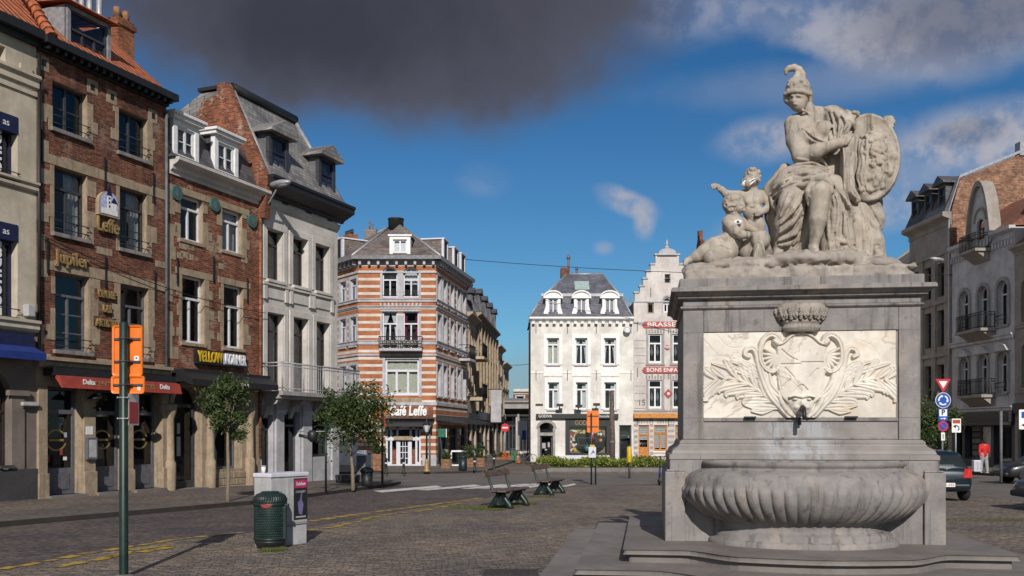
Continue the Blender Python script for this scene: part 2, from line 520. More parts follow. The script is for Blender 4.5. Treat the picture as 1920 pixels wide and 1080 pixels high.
def veined(m):
 n = NT(m.node_tree); b = m.node_tree.nodes['Principled BSDF']; old = b.inputs['Base Color'].links[0].from_socket
 v = n.m('ABSOLUTE', n.m('SUBTRACT', n.noise(n.map(n.obj(), loc=(3,2,6), rot=(0,.6,0)),1.5,5,0.55,0.6),0.5))
 n.put(b.inputs['Base Color'], n.mix(n.m('MULTIPLY', n.step(v, 0.018,0.002),0.65), old, (0.40,0.33,0.27)))
veined(M['marble'])
M['statue'] = stone('statue_stone', (0.425,0.372,0.316),(0.050,0.047,0.040),0.9,0.8,3.8,0.85,0.35,50, warm=(0.36,0.275,0.195))
M['statue_base'] = stone('statue_base_stone', (0.36,0.315,0.275),(0.075,0.065,0.06),0.85,0.7,3.0,0.85,0.6,30)
M['white_mask'] = plain('white_cloth', (0.8,0.8,0.8),0.8)
M['brick_old'] = brick('old_red_brick', (0.25,0.088,0.048),(0.115,0.044,0.032),(0.19,0.15,0.12), wash=(0.30,0.235,0.185), wash_amt=0.65, soot=0.75)
M['brick_red'] = brick('red_brick', (0.29,0.092,0.042),(0.14,0.048,0.028),(0.24,0.18,0.14), wash=(0.44,0.36,0.28), wash_amt=0.7, soot=0.65)
M['brick_chim'] = brick('chimney_brick', (0.36,0.13,0.05),(0.22,0.08,0.04),(0.2,0.15,0.12), soot=0.35)
M['brick_gable'] = brick('gable_brick', (0.33,0.17,0.10),(0.23,0.12,0.075),(0.25,0.2,0.16), w=0.42, h=0.17, mort=0.03, soot=0.2)
M['sandstone'] = stone('sandstone', (0.37,0.285,0.20),(0.07,0.052,0.04),0.9,0.6,4.0,0.9,0.4)
M['cream'] = stone('cream_render', (0.54,0.47,0.37),(0.16,0.14,0.12),0.15,0.25,1.0,0.9,0.08)
M['taupe'] = stone('taupe_render', (0.20,0.165,0.14),(0.08,0.07,0.06),0.3,0.2,1.2,0.9,0.1)
M['plinth'] = stone('dark_plinth', (0.065,0.062,0.065), dirt_amt=0.3, streak=0.2)
M['white_wall'] = stone('white_render', (0.62,0.575,0.53),(0.2,0.18,0.16),0.12,0.25,0.9,0.9,0.08)
M['bright_wall'] = stone('bright_white_render', (0.74,0.705,0.655),(0.36,0.38,0.33),0.08,0.32,0.8,0.9,0.06)
M['pale_wall'] = stone('pale_grey_render', (0.62,0.57,0.54),(0.25,0.22,0.2),0.2,0.3,0.9,0.9,0.08)
M['grey_trim'] = stone('grey_stone_trim', (0.36,0.335,0.32),(0.1,0.09,0.085),0.3,0.3,1.5)
M['lilac_trim'] = stone('pale_lilac_trim', (0.46,0.45,0.47),(0.2,0.19,0.19),0.25,0.2,1.5)
M['right_wall'] = stone('grey_render', (0.56,0.54,0.54),(0.14,0.13,0.12),0.25,0.45,1.0)  # the render's own grey
M['right_stone'] = stone('brown_ashlar', (0.34,0.30,0.265),(0.09,0.08,0.07),0.4,0.4,1.0)
M['ornate'] = stone('ornate_sandstone', (0.47,0.38,0.29),(0.05,0.042,0.036),0.8,0.7,0.7)
M['slate'] = slate('slate', (0.085,0.082,0.088))
M['slate_pale'] = slate('weathered_slate', (0.21,0.205,0.20))
M['slate_brown'] = slate('brown_slate', (0.155,0.13,0.115))
M['slate_blue'] = slate('blue_grey_slate', (0.115,0.118,0.145))
M['tile'] = tiles('orange_roof_tiles', (0.42,0.12,0.045))
M['tile_dk'] = tiles('dark_roof_tiles', (0.22,0.085,0.05))
M['zinc'] = plain('zinc', (0.34,0.34,0.36),0.45,0.3)
M['lead'] = plain('lead_grey', (0.13,0.13,0.14),0.6)
M['black'] = plain('black_paint', (0.016,0.016,0.018),0.5)
M['iron'] = plain('dark_iron', (0.022,0.022,0.024),0.5,0.3)
M['rail'] = plain('pale_iron_railing', (0.40,0.39,0.40),0.5,0.2)
M['frame_w'] = plain('white_window_paint', (0.72,0.71,0.72),0.5, var=0.05)
M['frame_lil'] = plain('lilac_white_paint', (0.60,0.60,0.66),0.5, var=0.05)
M['frame_g'] = plain('grey_window_paint', (0.12,0.12,0.14),0.5)
M['frame_d'] = plain('dark_window_paint', (0.045,0.045,0.052),0.5)
M['frame_b'] = plain('brown_window_paint', (0.035,0.026,0.022),0.5)
M['frame_o'] = plain('orange_window_paint', (0.50,0.19,0.035),0.5)
M['navy'] = plain('navy_paint', (0.012,0.016,0.06),0.5)
M['blue'] = plain('blue_canvas', (0.011,0.032,0.19),0.7)
M['red_canvas'] = plain('red_canvas', (0.30,0.040,0.028),0.8, var=0.1)
M['red_sign'] = plain('red_sign_paint', (0.40,0.052,0.045),0.5)
M['orange_band'] = plain('orange_awning', (0.50,0.21,0.035),0.7)
M['gold'] = plain('gilded_letters', (0.34,0.225,0.095),0.5,0.2)
M['yellow'] = plain('yellow_paint', (0.62,0.40,0.02),0.5)
M['white'] = plain('white_paint', (0.78,0.77,0.76),0.5, var=0.05)
M['pale_blue'] = plain('pale_blue_letters', (0.45,0.48,0.72),0.5)
M['teal'] = plain('teal_enamel', (0.05,0.135,0.125),0.5)
M['curtain'] = plain('net_curtain', (0.62,0.60,0.58),0.9, var=0.15, scale=14)
M['curtain_y'] = plain('cream_curtain', (0.55,0.52,0.40),0.9, var=0.15, scale=14)
M['curtain_r'] = plain('red_curtain', (0.16,0.012,0.022),0.9, var=0.2, scale=14)
M['blind'] = plain('beige_blind', (0.42,0.38,0.34),0.9, var=0.1)
M['interior'] = plain('dark_interior', (0.022,0.02,0.019),0.9, var=0.3, scale=1.5)  # near-black colour stands in for the shade inside rooms
M['glass'] = glass_mat('window_glass', refl=0.6)
M['green_metal'] = plain('dark_green_metal', (0.010,0.027,0.022),0.42,0.1, var=0.2)
M['green_bin'] = plain('bin_green_plastic', (0.008,0.022,0.019),0.45,0.0)
M['orange'] = plain('orange_sign_back', (0.78,0.17,0.008),0.45, var=0.05)
M['grey_box'] = stone('grey_cabinet_paint', (0.44,0.435,0.44),(0.2,0.19,0.18),0.2,0.4,3.0,0.5,0.03)
M['wood'] = plain('weathered_bench_wood', (0.115,0.078,0.062),0.75, var=0.3, scale=9)
M['wood_box'] = plain('planter_wood', (0.26,0.125,0.062),0.8, var=0.2)
M['post_wood'] = plain('brown_post_wood', (0.12,0.085,0.068),0.85, var=0.25)
M['bark'] = stone('bark', (0.24,0.19,0.14),(0.06,0.045,0.035),0.6,0.5,8.0,0.9,0.8)
M['leaf'] = leaf_mat('dark_leaves', (0.032,0.060,0.015),(0.075,0.108,0.032))
M['leaf_l'] = leaf_mat('yellow_green_leaves', (0.17,0.22,0.03),(0.30,0.33,0.06))
M['grass'] = leaf_mat('grass_blades', (0.07,0.09,0.02),(0.12,0.13,0.035))
M['sign_red'] = plain('sign_red', (0.55,0.02,0.03),0.4, var=0.05)
M['sign_blue'] = plain('sign_blue', (0.012,0.075,0.40),0.4, var=0.05)
M['rubber'] = plain('rubber', (0.014,0.014,0.015),0.85)
M['chrome'] = plain('bright_metal', (0.55,0.55,0.56),0.3,0.9)

# ---------------------------------------------------------------- ground
def sheet(name, pts, mat, lift=0.0, kind='structure', label=None):
 """flat sheet whose corners follow the ground, cut at the line where the fall ends"""
 mb = MB()
 mb.poly([(p[0], p[1], gz(p[1]) + lift) for p in pts])
 return props(mb.build(name, mat), label, None, None, kind)


mb = MB()
xs = [-450,-30,60,450]; ys = [-60,0,58,900]
b = mb.vs([(x, y, -0.0103 * min(y, 58.0)) for y in ys for x in xs])
for j in range(3):
 for i in range(3): mb.fc((b + j * 4 + i, b + j * 4 + i + 1, b + j * 4 + i + 5, b + j * 4 + i + 4))
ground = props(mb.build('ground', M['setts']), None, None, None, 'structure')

# carriageway on the left, from the kerb to the yellow line
KERB = [(-0.36,26.2)]
A_ = gp(0,989); B_ = gp(235,968); C_ = gp(470,947); D_ = gp(600,930); E_ = gp(745,912)
Yl = [gp(0,1068), gp(160,1041), gp(330,1013), gp(600,985), gp(760,956), gp(905,934)]
kdir = (B_ - A_).normalized()
A0 = A_ - kdir * 22
y0 = Yl[0] - Vector((0.42,0.9,0)) * 14
road_pts = [A0, y0] + Yl + [gp(985,921), gp(985,914), gp(745,911), E_, D_, C_, B_, A_]
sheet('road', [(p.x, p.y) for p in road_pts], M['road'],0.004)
# the crossing street in front of the far houses
sheet('far_road', [(-34,39.5),(2.2,36.4),(9.5,38.5),(17,45),(24.0,46),(24.0,51.3),(-34,51.3)], M['asphalt'],0.006)
sheet('right_road', [(13.5,20.0),(60,12),(60,47.6),(24.2,47.6),(16,42)], M['asphalt'],0.004)


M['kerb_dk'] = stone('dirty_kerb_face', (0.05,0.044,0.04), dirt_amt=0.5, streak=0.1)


def slab(name, pts, z0, z1, mat, follow=True):
 """raised pavement with a kerb face"""
 m = MB(); n = len(pts)
 b = m.vs([(p[0], p[1], gz(p[1]) + z0) for p in pts] + [(p[0], p[1], gz(p[1]) + z1) for p in pts])
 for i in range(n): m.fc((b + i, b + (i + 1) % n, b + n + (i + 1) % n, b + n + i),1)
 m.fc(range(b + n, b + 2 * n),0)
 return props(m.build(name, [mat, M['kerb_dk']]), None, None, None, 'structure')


tip = [gp(735,912), gp(752,908), gp(748,903), gp(700,898), gp(640,893)]
pv = [A0] + [A_, B_, C_, D_] + tip
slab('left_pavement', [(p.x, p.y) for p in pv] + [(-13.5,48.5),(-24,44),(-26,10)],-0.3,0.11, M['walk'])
mbk = MB()
kp = [A0, A_, B_, C_, D_] + tip[:3]
for i in range(len(kp) - 1):
 d = (kp[i + 1] - kp[i]).normalized(); nrm = Vector((-d.y, d.x, 0)) * 0.28
 p, q = kp[i], kp[i + 1]
 mbk.poly([(p.x, p.y, gz(p.y) + .1145),(q.x, q.y, gz(q.y) + .1145),(q.x + nrm.x, q.y + nrm.y, gz(q.y) + .1145),(p.x + nrm.x, p.y + nrm.y, gz(p.y) + .1145)])
props(mbk.build('kerb', M['kerb']), None, None, None, 'structure')
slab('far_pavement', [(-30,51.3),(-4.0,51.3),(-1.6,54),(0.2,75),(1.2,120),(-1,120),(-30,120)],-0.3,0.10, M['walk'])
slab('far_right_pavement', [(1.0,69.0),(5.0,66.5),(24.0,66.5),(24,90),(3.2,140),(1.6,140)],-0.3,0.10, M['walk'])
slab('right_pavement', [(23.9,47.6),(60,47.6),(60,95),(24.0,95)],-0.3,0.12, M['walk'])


def worn(name, c, base, amt):
 m, n, b = new_mat(name)
 co = n.obj()
 f = n.m('ADD', n.noise(co, 3.2,6,0.7), n.m('MULTIPLY', n.m('SUBTRACT', n.noise(co, 13,3,0.6),0.5),0.7))
 n.put(b.inputs['Base Color'], n.mix(n.step(f, amt - 0.08, amt + 0.08), c, base)); b.inputs['Roughness'].default_value = 0.75
 bp = n.n('ShaderNodeBump'); bp.inputs['Strength'].default_value = 0.6; bp.inputs['Distance'].default_value = 0.02
 n.put(bp.inputs['Height'], n.noise(co, 12,4)); n.put(b.inputs['Normal'], bp.outputs[0])
 return m


M['yellow_mark'] = worn('worn_yellow_marking', (0.42,0.27,0.035),(0.115,0.095,0.08),0.57)
M['white_mark'] = worn('worn_white_marking', (0.62,0.60,0.57),(0.12,0.105,0.095),0.62)
ym = MB()
def patches(pxs, w, step, ln, lift=0.009):
 pts = [gp(*p) for p in pxs]
 for i in range(len(pts) - 1):
  p, q = pts[i], pts[i + 1]; L = (q - p).length; d = (q - p) / L; nr = Vector((-d.y, d.x, 0))
  t = 0.0
  while t < L:
   c = p + d * (t + random.uniform(-.06,.06)) + nr * random.uniform(-.03,.03)
   w2 = w * random.uniform(.7,1.15) / 2; l2 = min(ln * random.uniform(.75,1.2), L - t)
   if l2 > .08:
    cs = [c + d * l2 * (0.02 + .1 * random.random()) - nr * w2, c + d * l2 - nr * w2 * random.uniform(.6,1), c + d * l2 * random.uniform(.85,1) + nr * w2, c + nr * w2 * random.uniform(.6,1)]
    ym.poly([(v.x, v.y, gz(v.y) + lift) for v in cs])
   t += step
patches([(-60,1082),(0,1069),(160,1039),(330,1012),(470,997)],0.20,0.42,0.34)
patches([(100,1064),(225,1042),(325,1026)],0.20,0.34,0.30)
patches([(205,1046),(262,1030),(330,1023)],0.16,0.3,0.3)
patches([(578,978),(700,961),(800,948),(905,934)],0.28,0.55,0.5)
patches([(575,996),(625,989),(720,966),(800,957),(862,944)],0.24,0.6,0.42)
props(ym.build('yellow_road_marking', M['yellow_mark']), None, None, None, 'structure')
wm = MB()
for quad in (((700,921),(716,924),(830,914),(818,911)),((780,919),(800,920),(903,912),(890,909)),((862,917),(884,917),(958,910),(940,908.5)),
   ((893,916.5),(916,916.5),(1000,909),(985,907.5)),((932,916),(958,915.5),(1012,908.8),(1004,907)),
   ((968,915.5),(990,915.5),(1042,909),(1030,907)),((1046,913.5),(1062,913),(1081,909),(1076,907))):
 wm.poly([tuple(gp(a, bb, 0.012)) for a, bb in quad])
props(wm.build('crosswalk_stripes', M['white_mark']), None, None, None, 'structure')
dr = MB(); d0 = gp(958,1074,0.006)
dr.box(d0.x - .35, d0.x + .35, d0.y - .3, d0.y + .3, d0.z - .05, d0.z)
for i in range(7): dr.box(d0.x - .31 + i * .09, d0.x - .26 + i * .09, d0.y - .26, d0.y + .26, d0.z, d0.z + .008)
props(dr.build('drain_cover', plain('rusty_cast_iron', (0.045,0.034,0.032),0.9)), 'dark square metal drain cover set in the paving beside the fountain steps', 'drain cover')

# ---------------------------------------------------------------- buildings
class Fac:
 """a facade line on the ground: px0 and depth of its left end, direction left to right as seen"""
 def __init__(s, p0, d, zb):
  s.p = Vector((p0[0], p0[1],0)); s.d = Vector((d[0], d[1],0)).normalized(); s.zb = zb
  s.rz = math.atan2(s.d.y, s.d.x)
  s.n = Vector((-s.d.y, s.d.x, 0))           # into the building
 def s_(s, px):
  k = (px - CX) / F
  return (k * s.p.y - s.p.x) / (s.d.x - k * s.d.y)
 def z(s, px, py):
  return EYE + (HY - py) / F * (s.p.y + s.d.y * s.s_(px)) - s.zb
 def tanphi(s, px):
  k = (px - CX) / F
  v = Vector((k, 1,0))
  return v.dot(s.d) / max(0.05, v.dot(s.n))
 def rel(s, root):
  """matrix from this facade's frame to the root's frame"""
  Wm = Matrix.Translation((s.p.x, s.p.y, s.zb)) @ Matrix.Rotation(s.rz, 4, 'Z')
  Rm = Matrix.Translation(root.p.to_3d() + Vector((0,0, root.zb))) @ Matrix.Rotation(root.rz, 4, 'Z')
  return Rm.inverted() @ Wm
 def row(s, rects, d):
  """openings from pixel rectangles (top-left, bottom-right of the glass); one height for the row"""
  out = []
  for r in rects:
   x0, x1 = s.s_(r[0]), s.s_(r[2])
   t = s.tanphi((r[0] + r[2]) / 2) * d
   if t > 0: x1 += t
   else: x0 += t
   out.append([x0, x1, s.z(r[0], r[1]), s.z(r[2], r[3])])
  zt = sum(o[2] for o in out) / len(out); zb = sum(o[3] for o in out) / len(out)
  return [(o[0], o[1], zb, zt) for o in out]


def arch_pts(x0, x1, z, rise, n=10):
 """points of an arch from right to left"""
 c = (x0 + x1) / 2; h = (x1 - x0) / 2
 return [(c + h * math.cos(math.pi * i / n), z + rise * math.sin(math.pi * i / n)) for i in range(n + 1)]


def wall(mb, x0, x1, z0, z1, ops, d=0.22, m=0, mrev=None, y=0.0):
 """front wall with openings; ops: (x0,x1,z0,z1[,rise])"""
 mrev = m if mrev is None else mrev
 xs = sorted({x0, x1} | {v for o in ops for v in (o[0], o[1]) if x0 < v < x1})
 zs = sorted({z0, z1} | {v for o in ops for v in (o[2], o[3]) if z0 < v < z1})
 for i in range(len(xs) - 1):
  for j in range(len(zs) - 1):
   cx, cz = (xs[i] + xs[i + 1]) / 2,(zs[j] + zs[j + 1]) / 2
   if xs[i + 1] - xs[i] < 1e-5 or zs[j + 1] - zs[j] < 1e-5: continue
   if any(o[0] < cx < o[1] and o[2] < cz < o[3] for o in ops): continue
   mb.poly([(xs[i], y, zs[j]),(xs[i + 1], y, zs[j]),(xs[i + 1], y, zs[j + 1]),(xs[i], y, zs[j + 1])], m)
 for o in ops:
  a, b_, c, e = o[:4]
  rise = o[4] if len(o) > 4 else 0
  mb.poly([(a, y, c),(a, y + d, c),(a, y + d, e),(a, y, e)], mrev)
  mb.poly([(b_, y, c),(b_, y, e),(b_, y + d, e),(b_, y + d, c)], mrev)
  mb.poly([(a, y, c),(b_, y, c),(b_, y + d, c),(a, y + d, c)], mrev)
  if rise:
   ap = arch_pts(a, b_, e - rise, rise, 12)
   h = len(ap) // 2
   mb.poly([(p[0], y, p[1]) for p in ap[:h + 1]] + [(b_, y, e)], m)
   mb.poly([(p[0], y, p[1]) for p in ap[h:]] + [(a, y, e)], m)
   for i in range(len(ap) - 1):
    p, q = ap[i], ap[i + 1]
    mb.poly([(p[0], y, p[1]),(p[0], y + d, p[1]),(q[0], y + d, q[1]),(q[0], y, q[1])], mrev)
  else:
   mb.poly([(a, y, e),(a, y + d, e),(b_, y + d, e),(b_, y, e)], mrev)


def window(root, o, d=0.22, frame='frame_w', tr=0.33, mull=True, bars=0, curtain=None, sill=None, sur=None, sw=0.12, sp=0.02, fw=0.06,
  M_=None, rail=None, name='window', arch=0.0, transbar=None, sur_top=0.0, panes=True, topdark=False, sill_out=0.1, sur_sides='lrt'):
 """a window with its own frame, pane, curtain, sill and surround"""
 x0, x1, z0, z1 = o[:4]
 rise = o[4] if len(o) > 4 else arch
 w, h = x1 - x0, z1 - z0
 f = MB(M_)
 y0, y1 = d - 0.07, d
 f.box(x0, x0 + fw, y0, y1, z0, z1); f.box(x1 - fw, x1, y0, y1, z0, z1)
 f.box(x0 + fw, x1 - fw, y0, y1, z0, z0 + fw * 1.3)
 if rise:
  ap = arch_pts(x0, x1, z1 - rise, rise, 12); ip = arch_pts(x0 + fw, x1 - fw, z1 - rise, rise - fw, 12)
  for i in range(12):
   a, b_, c, e = ap[i], ap[i + 1], ip[i + 1], ip[i]
   f.hexa([(a[0], y0, a[1]),(b_[0], y0, b_[1]),(c[0], y0, c[1]),(e[0], y0, e[1]),(a[0], y1, a[1]),(b_[0], y1, b_[1]),(c[0], y1, c[1]),(e[0], y1, e[1])])
 else:
  f.box(x0 + fw, x1 - fw, y0, y1, z1 - fw, z1)
 zt = z1 - h * tr if tr else z1
 if tr: f.box(x0 + fw, x1 - fw, y0 - .02, y1, zt - fw * .55, zt + fw * .55)
 if mull:
  n = mull if isinstance(mull, int) and not isinstance(mull, bool) else 1
  for i in range(n):
   c = x0 + w * (i + 1) / (n + 1)
   f.box(c - fw * .55, c + fw * .55, y0 + .003, y1 - .003, z0 + fw, zt - fw * .5 if tr else z1 - fw)
  if transbar: f.box((x0 + x1) / 2 - fw * .4,(x0 + x1) / 2 + fw * .4, y0 + .003, y1 - .003, zt, z1 - fw)
 for i in range(bars):
  zz = z0 + (zt - z0) * (i + 1) / (bars + 1)
  f.box(x0 + fw, x1 - fw, y0 + .02, y1 - .02, zz - .018, zz + .018)
 wo = f.build(name, M[frame], root)
 if panes:
  p = MB(M_)
  p.poly([(x0 + fw * .5, d - .03, z0 + fw * .5),(x1 - fw * .5, d - .03, z0 + fw * .5),(x1 - fw * .5, d - .03, z1 - fw * .4 - rise * .15),(x0 + fw * .5, d - .03, z1 - fw * .4 - rise * .15)])
  p.build('pane', M['glass'], wo)
 if curtain:
  cm, style = curtain
  c = MB(M_)
  yc = d + 0.14
  def drape(xa, xb, za, zb, pull=0.0):
   n = 10; k = 6
   b0 = c.vs([(xa + (xb - xa) * i / n + pull * (xb - xa) * 0.75 * math.sin(math.pi * .5 * min(1, j / (k * .6))) * (1 if pull > 0 else 0) * (0 if pull == 0 else (i / n if False else 0)),
      yc + 0.03 * math.sin(i * 2.4), zb + (za - zb) * j / k) for j in range(k + 1) for i in range(n + 1)])
   for j in range(k):
    for i in range(n):
     q = b0 + j * (n + 1) + i
     c.fc((q, q + n + 1, q + n + 2, q + 1),0, True)
  if style == 'full': drape(x0, x1, z0, z1)
  elif style == 'top': drape(x0, x1, z0 + h * .45, z1)
  elif style == 'left': drape(x0, x0 + w * .42, z0, z1)
  elif style == 'right': drape(x1 - w * .42, x1, z0, z1)
  elif style == 'sides': drape(x0, x0 + w * .24, z0, z1); drape(x1 - w * .24, x1, z0, z1)
  elif style == 'tied':
   for sgn, xa in ((1, x0),(-1, x1)):
    n, kk = 6,8; b0 = len(c.v)
    pts = []
    for j in range(kk + 1):
     t = j / kk
     wdt = w * .5 * (1 - .62 * math.sin(min(1, t / .62) * math.pi / 2)) if t < .62 else w * .5 * (.38 - .16 * (t - .62) / .38)
     for i in range(n + 1):
      pts.append((xa + sgn * wdt * i / n, yc + .03 * math.sin(i * 2.2), z1 - h * t))
    b0 = c.vs(pts)
    for j in range(kk):
     for i in range(n):
      q = b0 + j * (n + 1) + i
      c.fc((q, q + 1, q + n + 2, q + n + 1),0, True)
  if c.f: c.build('curtain', M[cm], wo)
 if sill:
  sl = MB(M_)
  sl.box(x0 - .08, x1 + .08,-sill_out, d - .07, z0 - .11, z0 + .003)
  sl.build('sill', M[sill], wo, 0.012)
 if sur:
  q = MB(M_)
  zb_ = z0 if not sill else z0 + .004
  if rise:
   ap = arch_pts(x0 - sw, x1 + sw, z1 - rise, rise + sw, 14); ip = arch_pts(x0, x1, z1 - rise, rise, 14)
   for i in range(14):
    a, b_, c, e = ap[i], ap[i + 1], ip[i + 1], ip[i]
    q.hexa([(a[0],-sp, a[1]),(b_[0],-sp, b_[1]),(c[0],-sp, c[1]),(e[0],-sp, e[1]),(a[0],.03, a[1]),(b_[0],.03, b_[1]),(c[0],.03, c[1]),(e[0],.03, e[1])])
   q.box(x0 - sw, x0,-sp, .03, zb_, z1 - rise); q.box(x1, x1 + sw, -sp, .03, zb_, z1 - rise)
  else:
   q.box(x0 - sw, x0,-sp, .03, zb_, z1); q.box(x1, x1 + sw, -sp, .03, zb_, z1)
   q.box(x0 - sw, x1 + sw, -sp - .003,.03, z1, z1 + (sur_top or sw))
  q.build('surround', M[sur], wo, 0.008)
 if rail:
  rl = MB(M_)
  for zz in (z0 + .12, z0 + .34):
   rl.tube([(x0,-.10, zz),(x1,-.10, zz)],.014,5)
   rl.tube([(x0,0, zz),(x0,-.10, zz)],.014,5); rl.tube([(x1,0, zz),(x1,-.10, zz)],.014,5)
  rl.build('rail', M[rail], wo)
 return wo


def quoins(mb, x, z0, z1, h=0.30, w0=0.34, w1=0.20, left=True, p=0.012, m=0, gap=0.0, jit=0.0):
 z = z0; i = 0
 while z < z1 - .02:
  hh = min(h * (1 + random.uniform(-jit, jit)), z1 - z)
  ww = (w0 if i % 2 else w1) * (1 + random.uniform(-jit, jit))
  if random.random() < .16: z += hh; i += 1; continue
  if left: mb.box(x, x + ww, -p - .003 * (i % 2),.02, z + gap, z + hh)
  else: mb.box(x - ww, x, -p - .003 * (i % 2),.02, z + gap, z + hh)
  z += hh; i += 1


def shell(root, x0, x1, z0, z1, D, mats, M_=None, back=True, name='rear_wall', ydark=0.75):
 """side and back walls plus a dark sheet standing in for unlit rooms behind the windows"""
 s = MB(M_)
 s.poly([(x0,0, z0),(x0,0, z1),(x0, D, z1),(x0, D, z0)]); s.poly([(x1,0, z0),(x1, D, z0),(x1, D, z1),(x1,0, z1)])
 s.poly([(x0, D, z0),(x0, D, z1),(x1, D, z1),(x1, D, z0)])
 o = s.build(name, mats, root)
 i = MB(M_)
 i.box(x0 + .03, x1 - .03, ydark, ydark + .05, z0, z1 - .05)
 i.build('dark_backing', M['interior'], root)
 return o


def cornice(mb, x0, x1, z, prof, m=0, ends=True):
 """prof: list of (out, dz) going up; extruded along x; mitre-less"""
 pts = [(-o, z + dz) for o, dz in prof] + [(0.05, z + prof[-1][1]),(0.05, z + prof[0][1])]
 mb.prism(pts, x0, x1, 'x', m)


def anchors(mb, pts, h=0.5):
 for x, z in pts:
  mb.box(x - .02, x + .02,-.05,0, z - h / 2, z + h / 2)


# ---- left street: one line of four houses
L0 = Fac((-13.08,26.4),(0.3746,0.9272), gz(26.4) + 0.05)
ZB = L0.zb
def lfac(px):
 """the same line starting at another column"""
 s = L0.s_(px)
 p = L0.p + L0.d * s
 return Fac((p.x, p.y),(L0.d.x, L0.d.y), ZB)


# ---- first house: cream, at the left edge
f1 = lfac(68); w1 = 6.2
house1 = thing('cream_house', 'cream rendered house at the left edge with tall navy banners in its windows', 'house', (f1.p.x, f1.p.y, ZB), f1.rz)
s15 = f1.s_(14)
zz = lambda px, py: f1.z(px, py)
d1 = 0.3
op1 = []
r1 = [(f1.s_(-70), f1.s_(15) + d1, zz(15,346), zz(0,211)),(f1.s_(-70), f1.s_(15) + d1, zz(15,603), zz(0,417))]
g1 = (f1.s_(-95), f1.s_(21), zz(15,872), zz(0,688),0.75)
n1 = (f1.s_(-90), f1.s_(10), zz(8,128), zz(0,84))
mb = MB()
ztop1 = zz(40,66)
wall(mb, -w1,0, zz(30,622), ztop1, r1 + [n1], d1,0)
cornice(mb, -w1,0.0, zz(30,352),[(.06,0),(.1,.05),(.1,.16),(.16,.2),(.16,.26)],0)
cornice(mb, -w1,0.0, zz(30,620),[(.08,0),(.14,.08),(.14,.2),(.2,.24),(.2,.32)],0)
cornice(mb, -w1,0.0, zz(30,168),[(.05,0),(.05,.18),(.12,.22),(.12,.4),(.2,.46),(.2,.54)],0)
mb.box(f1.s_(36), f1.s_(58),-.06,.02, zz(45,165), zz(45,122))
mb.build('wall', M['cream'], house1)
mb = MB()
wall(mb, -w1,0, zz(30,880), zz(30,622),[(g1[0], g1[1], zz(30,880), g1[3],.75)],.3,0)
mb.box(f1.s_(20),-.42,-.05,.02, zz(30,880), zz(30,742))
mb.box(f1.s_(12),-.30,-.12,.02, zz(30,742), zz(30,732))
mb.box(f1.s_(38), f1.s_(64),-.1,.02, zz(40,764), zz(40,752))
mb.build('shop_wall', M['taupe'], house1)
mb = MB(); mb.box(-w1,0,-.06,.3,-.6, zz(30,880)); mb.box(f1.s_(-5), f1.s_(22),-.12,.02, zz(20,878), zz(20,872))
mb.build('plinth', M['plinth'], house1)
for i, o in enumerate(r1):
 wo = window(house1, o, d1, 'navy', tr=0.18, mull=False, sill=None, rail='iron', fw=.09)
 ban = MB(); ban.box(o[0], o[1],-.02, d1 - .1, o[3] - .42, o[3] + .03); bo = ban.build('valance', M['navy'], house1)
 text('lettering', 'as', .26, M['white'], bo, (o[1] - .38,-.03, o[3] - .2), extrude=.004)
 vb = MB(); vb.box(o[1] - .95 - .25, o[1] - .42, d1 - .13, d1 - .10, o[2] + .15, o[3] - .5); vo = vb.build('banner', M['navy'], house1)
 text('lettering', 'Leonidas', .62, M['white'], vo, (o[1] - .56, d1 - .14,(o[2] + o[3]) / 2 - .15), rot=(R(90), R(-90),0), extrude=.004, width=2.0, bold=.012)
window(house1,(g1[0], g1[1], g1[2], g1[3],.75),.3, 'frame_b', tr=.45, mull=True, curtain=('curtain', 'full'))
mb = MB()
aw0, aw1 = zz(30,676), zz(30,626)
mb.box(-w1,-.22,-.18,0, aw0 + .28, aw1)
ab = mb.build('awning_box', M['navy'], house1)
mb = MB()
mb.hexa([(-w1,-.62, aw0),(-.22,-.62, aw0),(-.22,-.1, aw0 + .3),(-w1,-.1, aw0 + .3),(-w1,-.62, aw0 + .2),(-.22,-.62, aw0 + .2),(-.22,-.1, aw0 + .42),(-w1,-.1, aw0 + .42)])
mb.build('awning', M['blue'], house1)
mb = MB(); x = f1.s_(50); z = zz(50,583); mb.box(x - .14, x + .1,-.22,0, z - .16, z + .16); mb.build('alarm_box', M['grey_box'], house1,.02)
mb = MB(); x = f1.s_(52); z = zz(52,758); mb.box(x - .28, x + .24,-.16,-.05, z - .05, z + .05); mb.build('wall_lamp', M['grey_box'], house1,.02)
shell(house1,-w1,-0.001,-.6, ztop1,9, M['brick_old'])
mb = MB(); zg = ztop1
mb.box(-w1,-.01,-.35,.05, zg, zg + .24); mb.box(-w1,-.01,-.15,.1, zg - .16, zg)
mb.build('gutter', M['black'], house1)
mb = MB()
mb.prism([(-.2, zg + .2),(4.5, zg + 4.4),(9, zg + .2)],-w1,-.005, 'x')
mb.build('roof', M['tile'], house1)

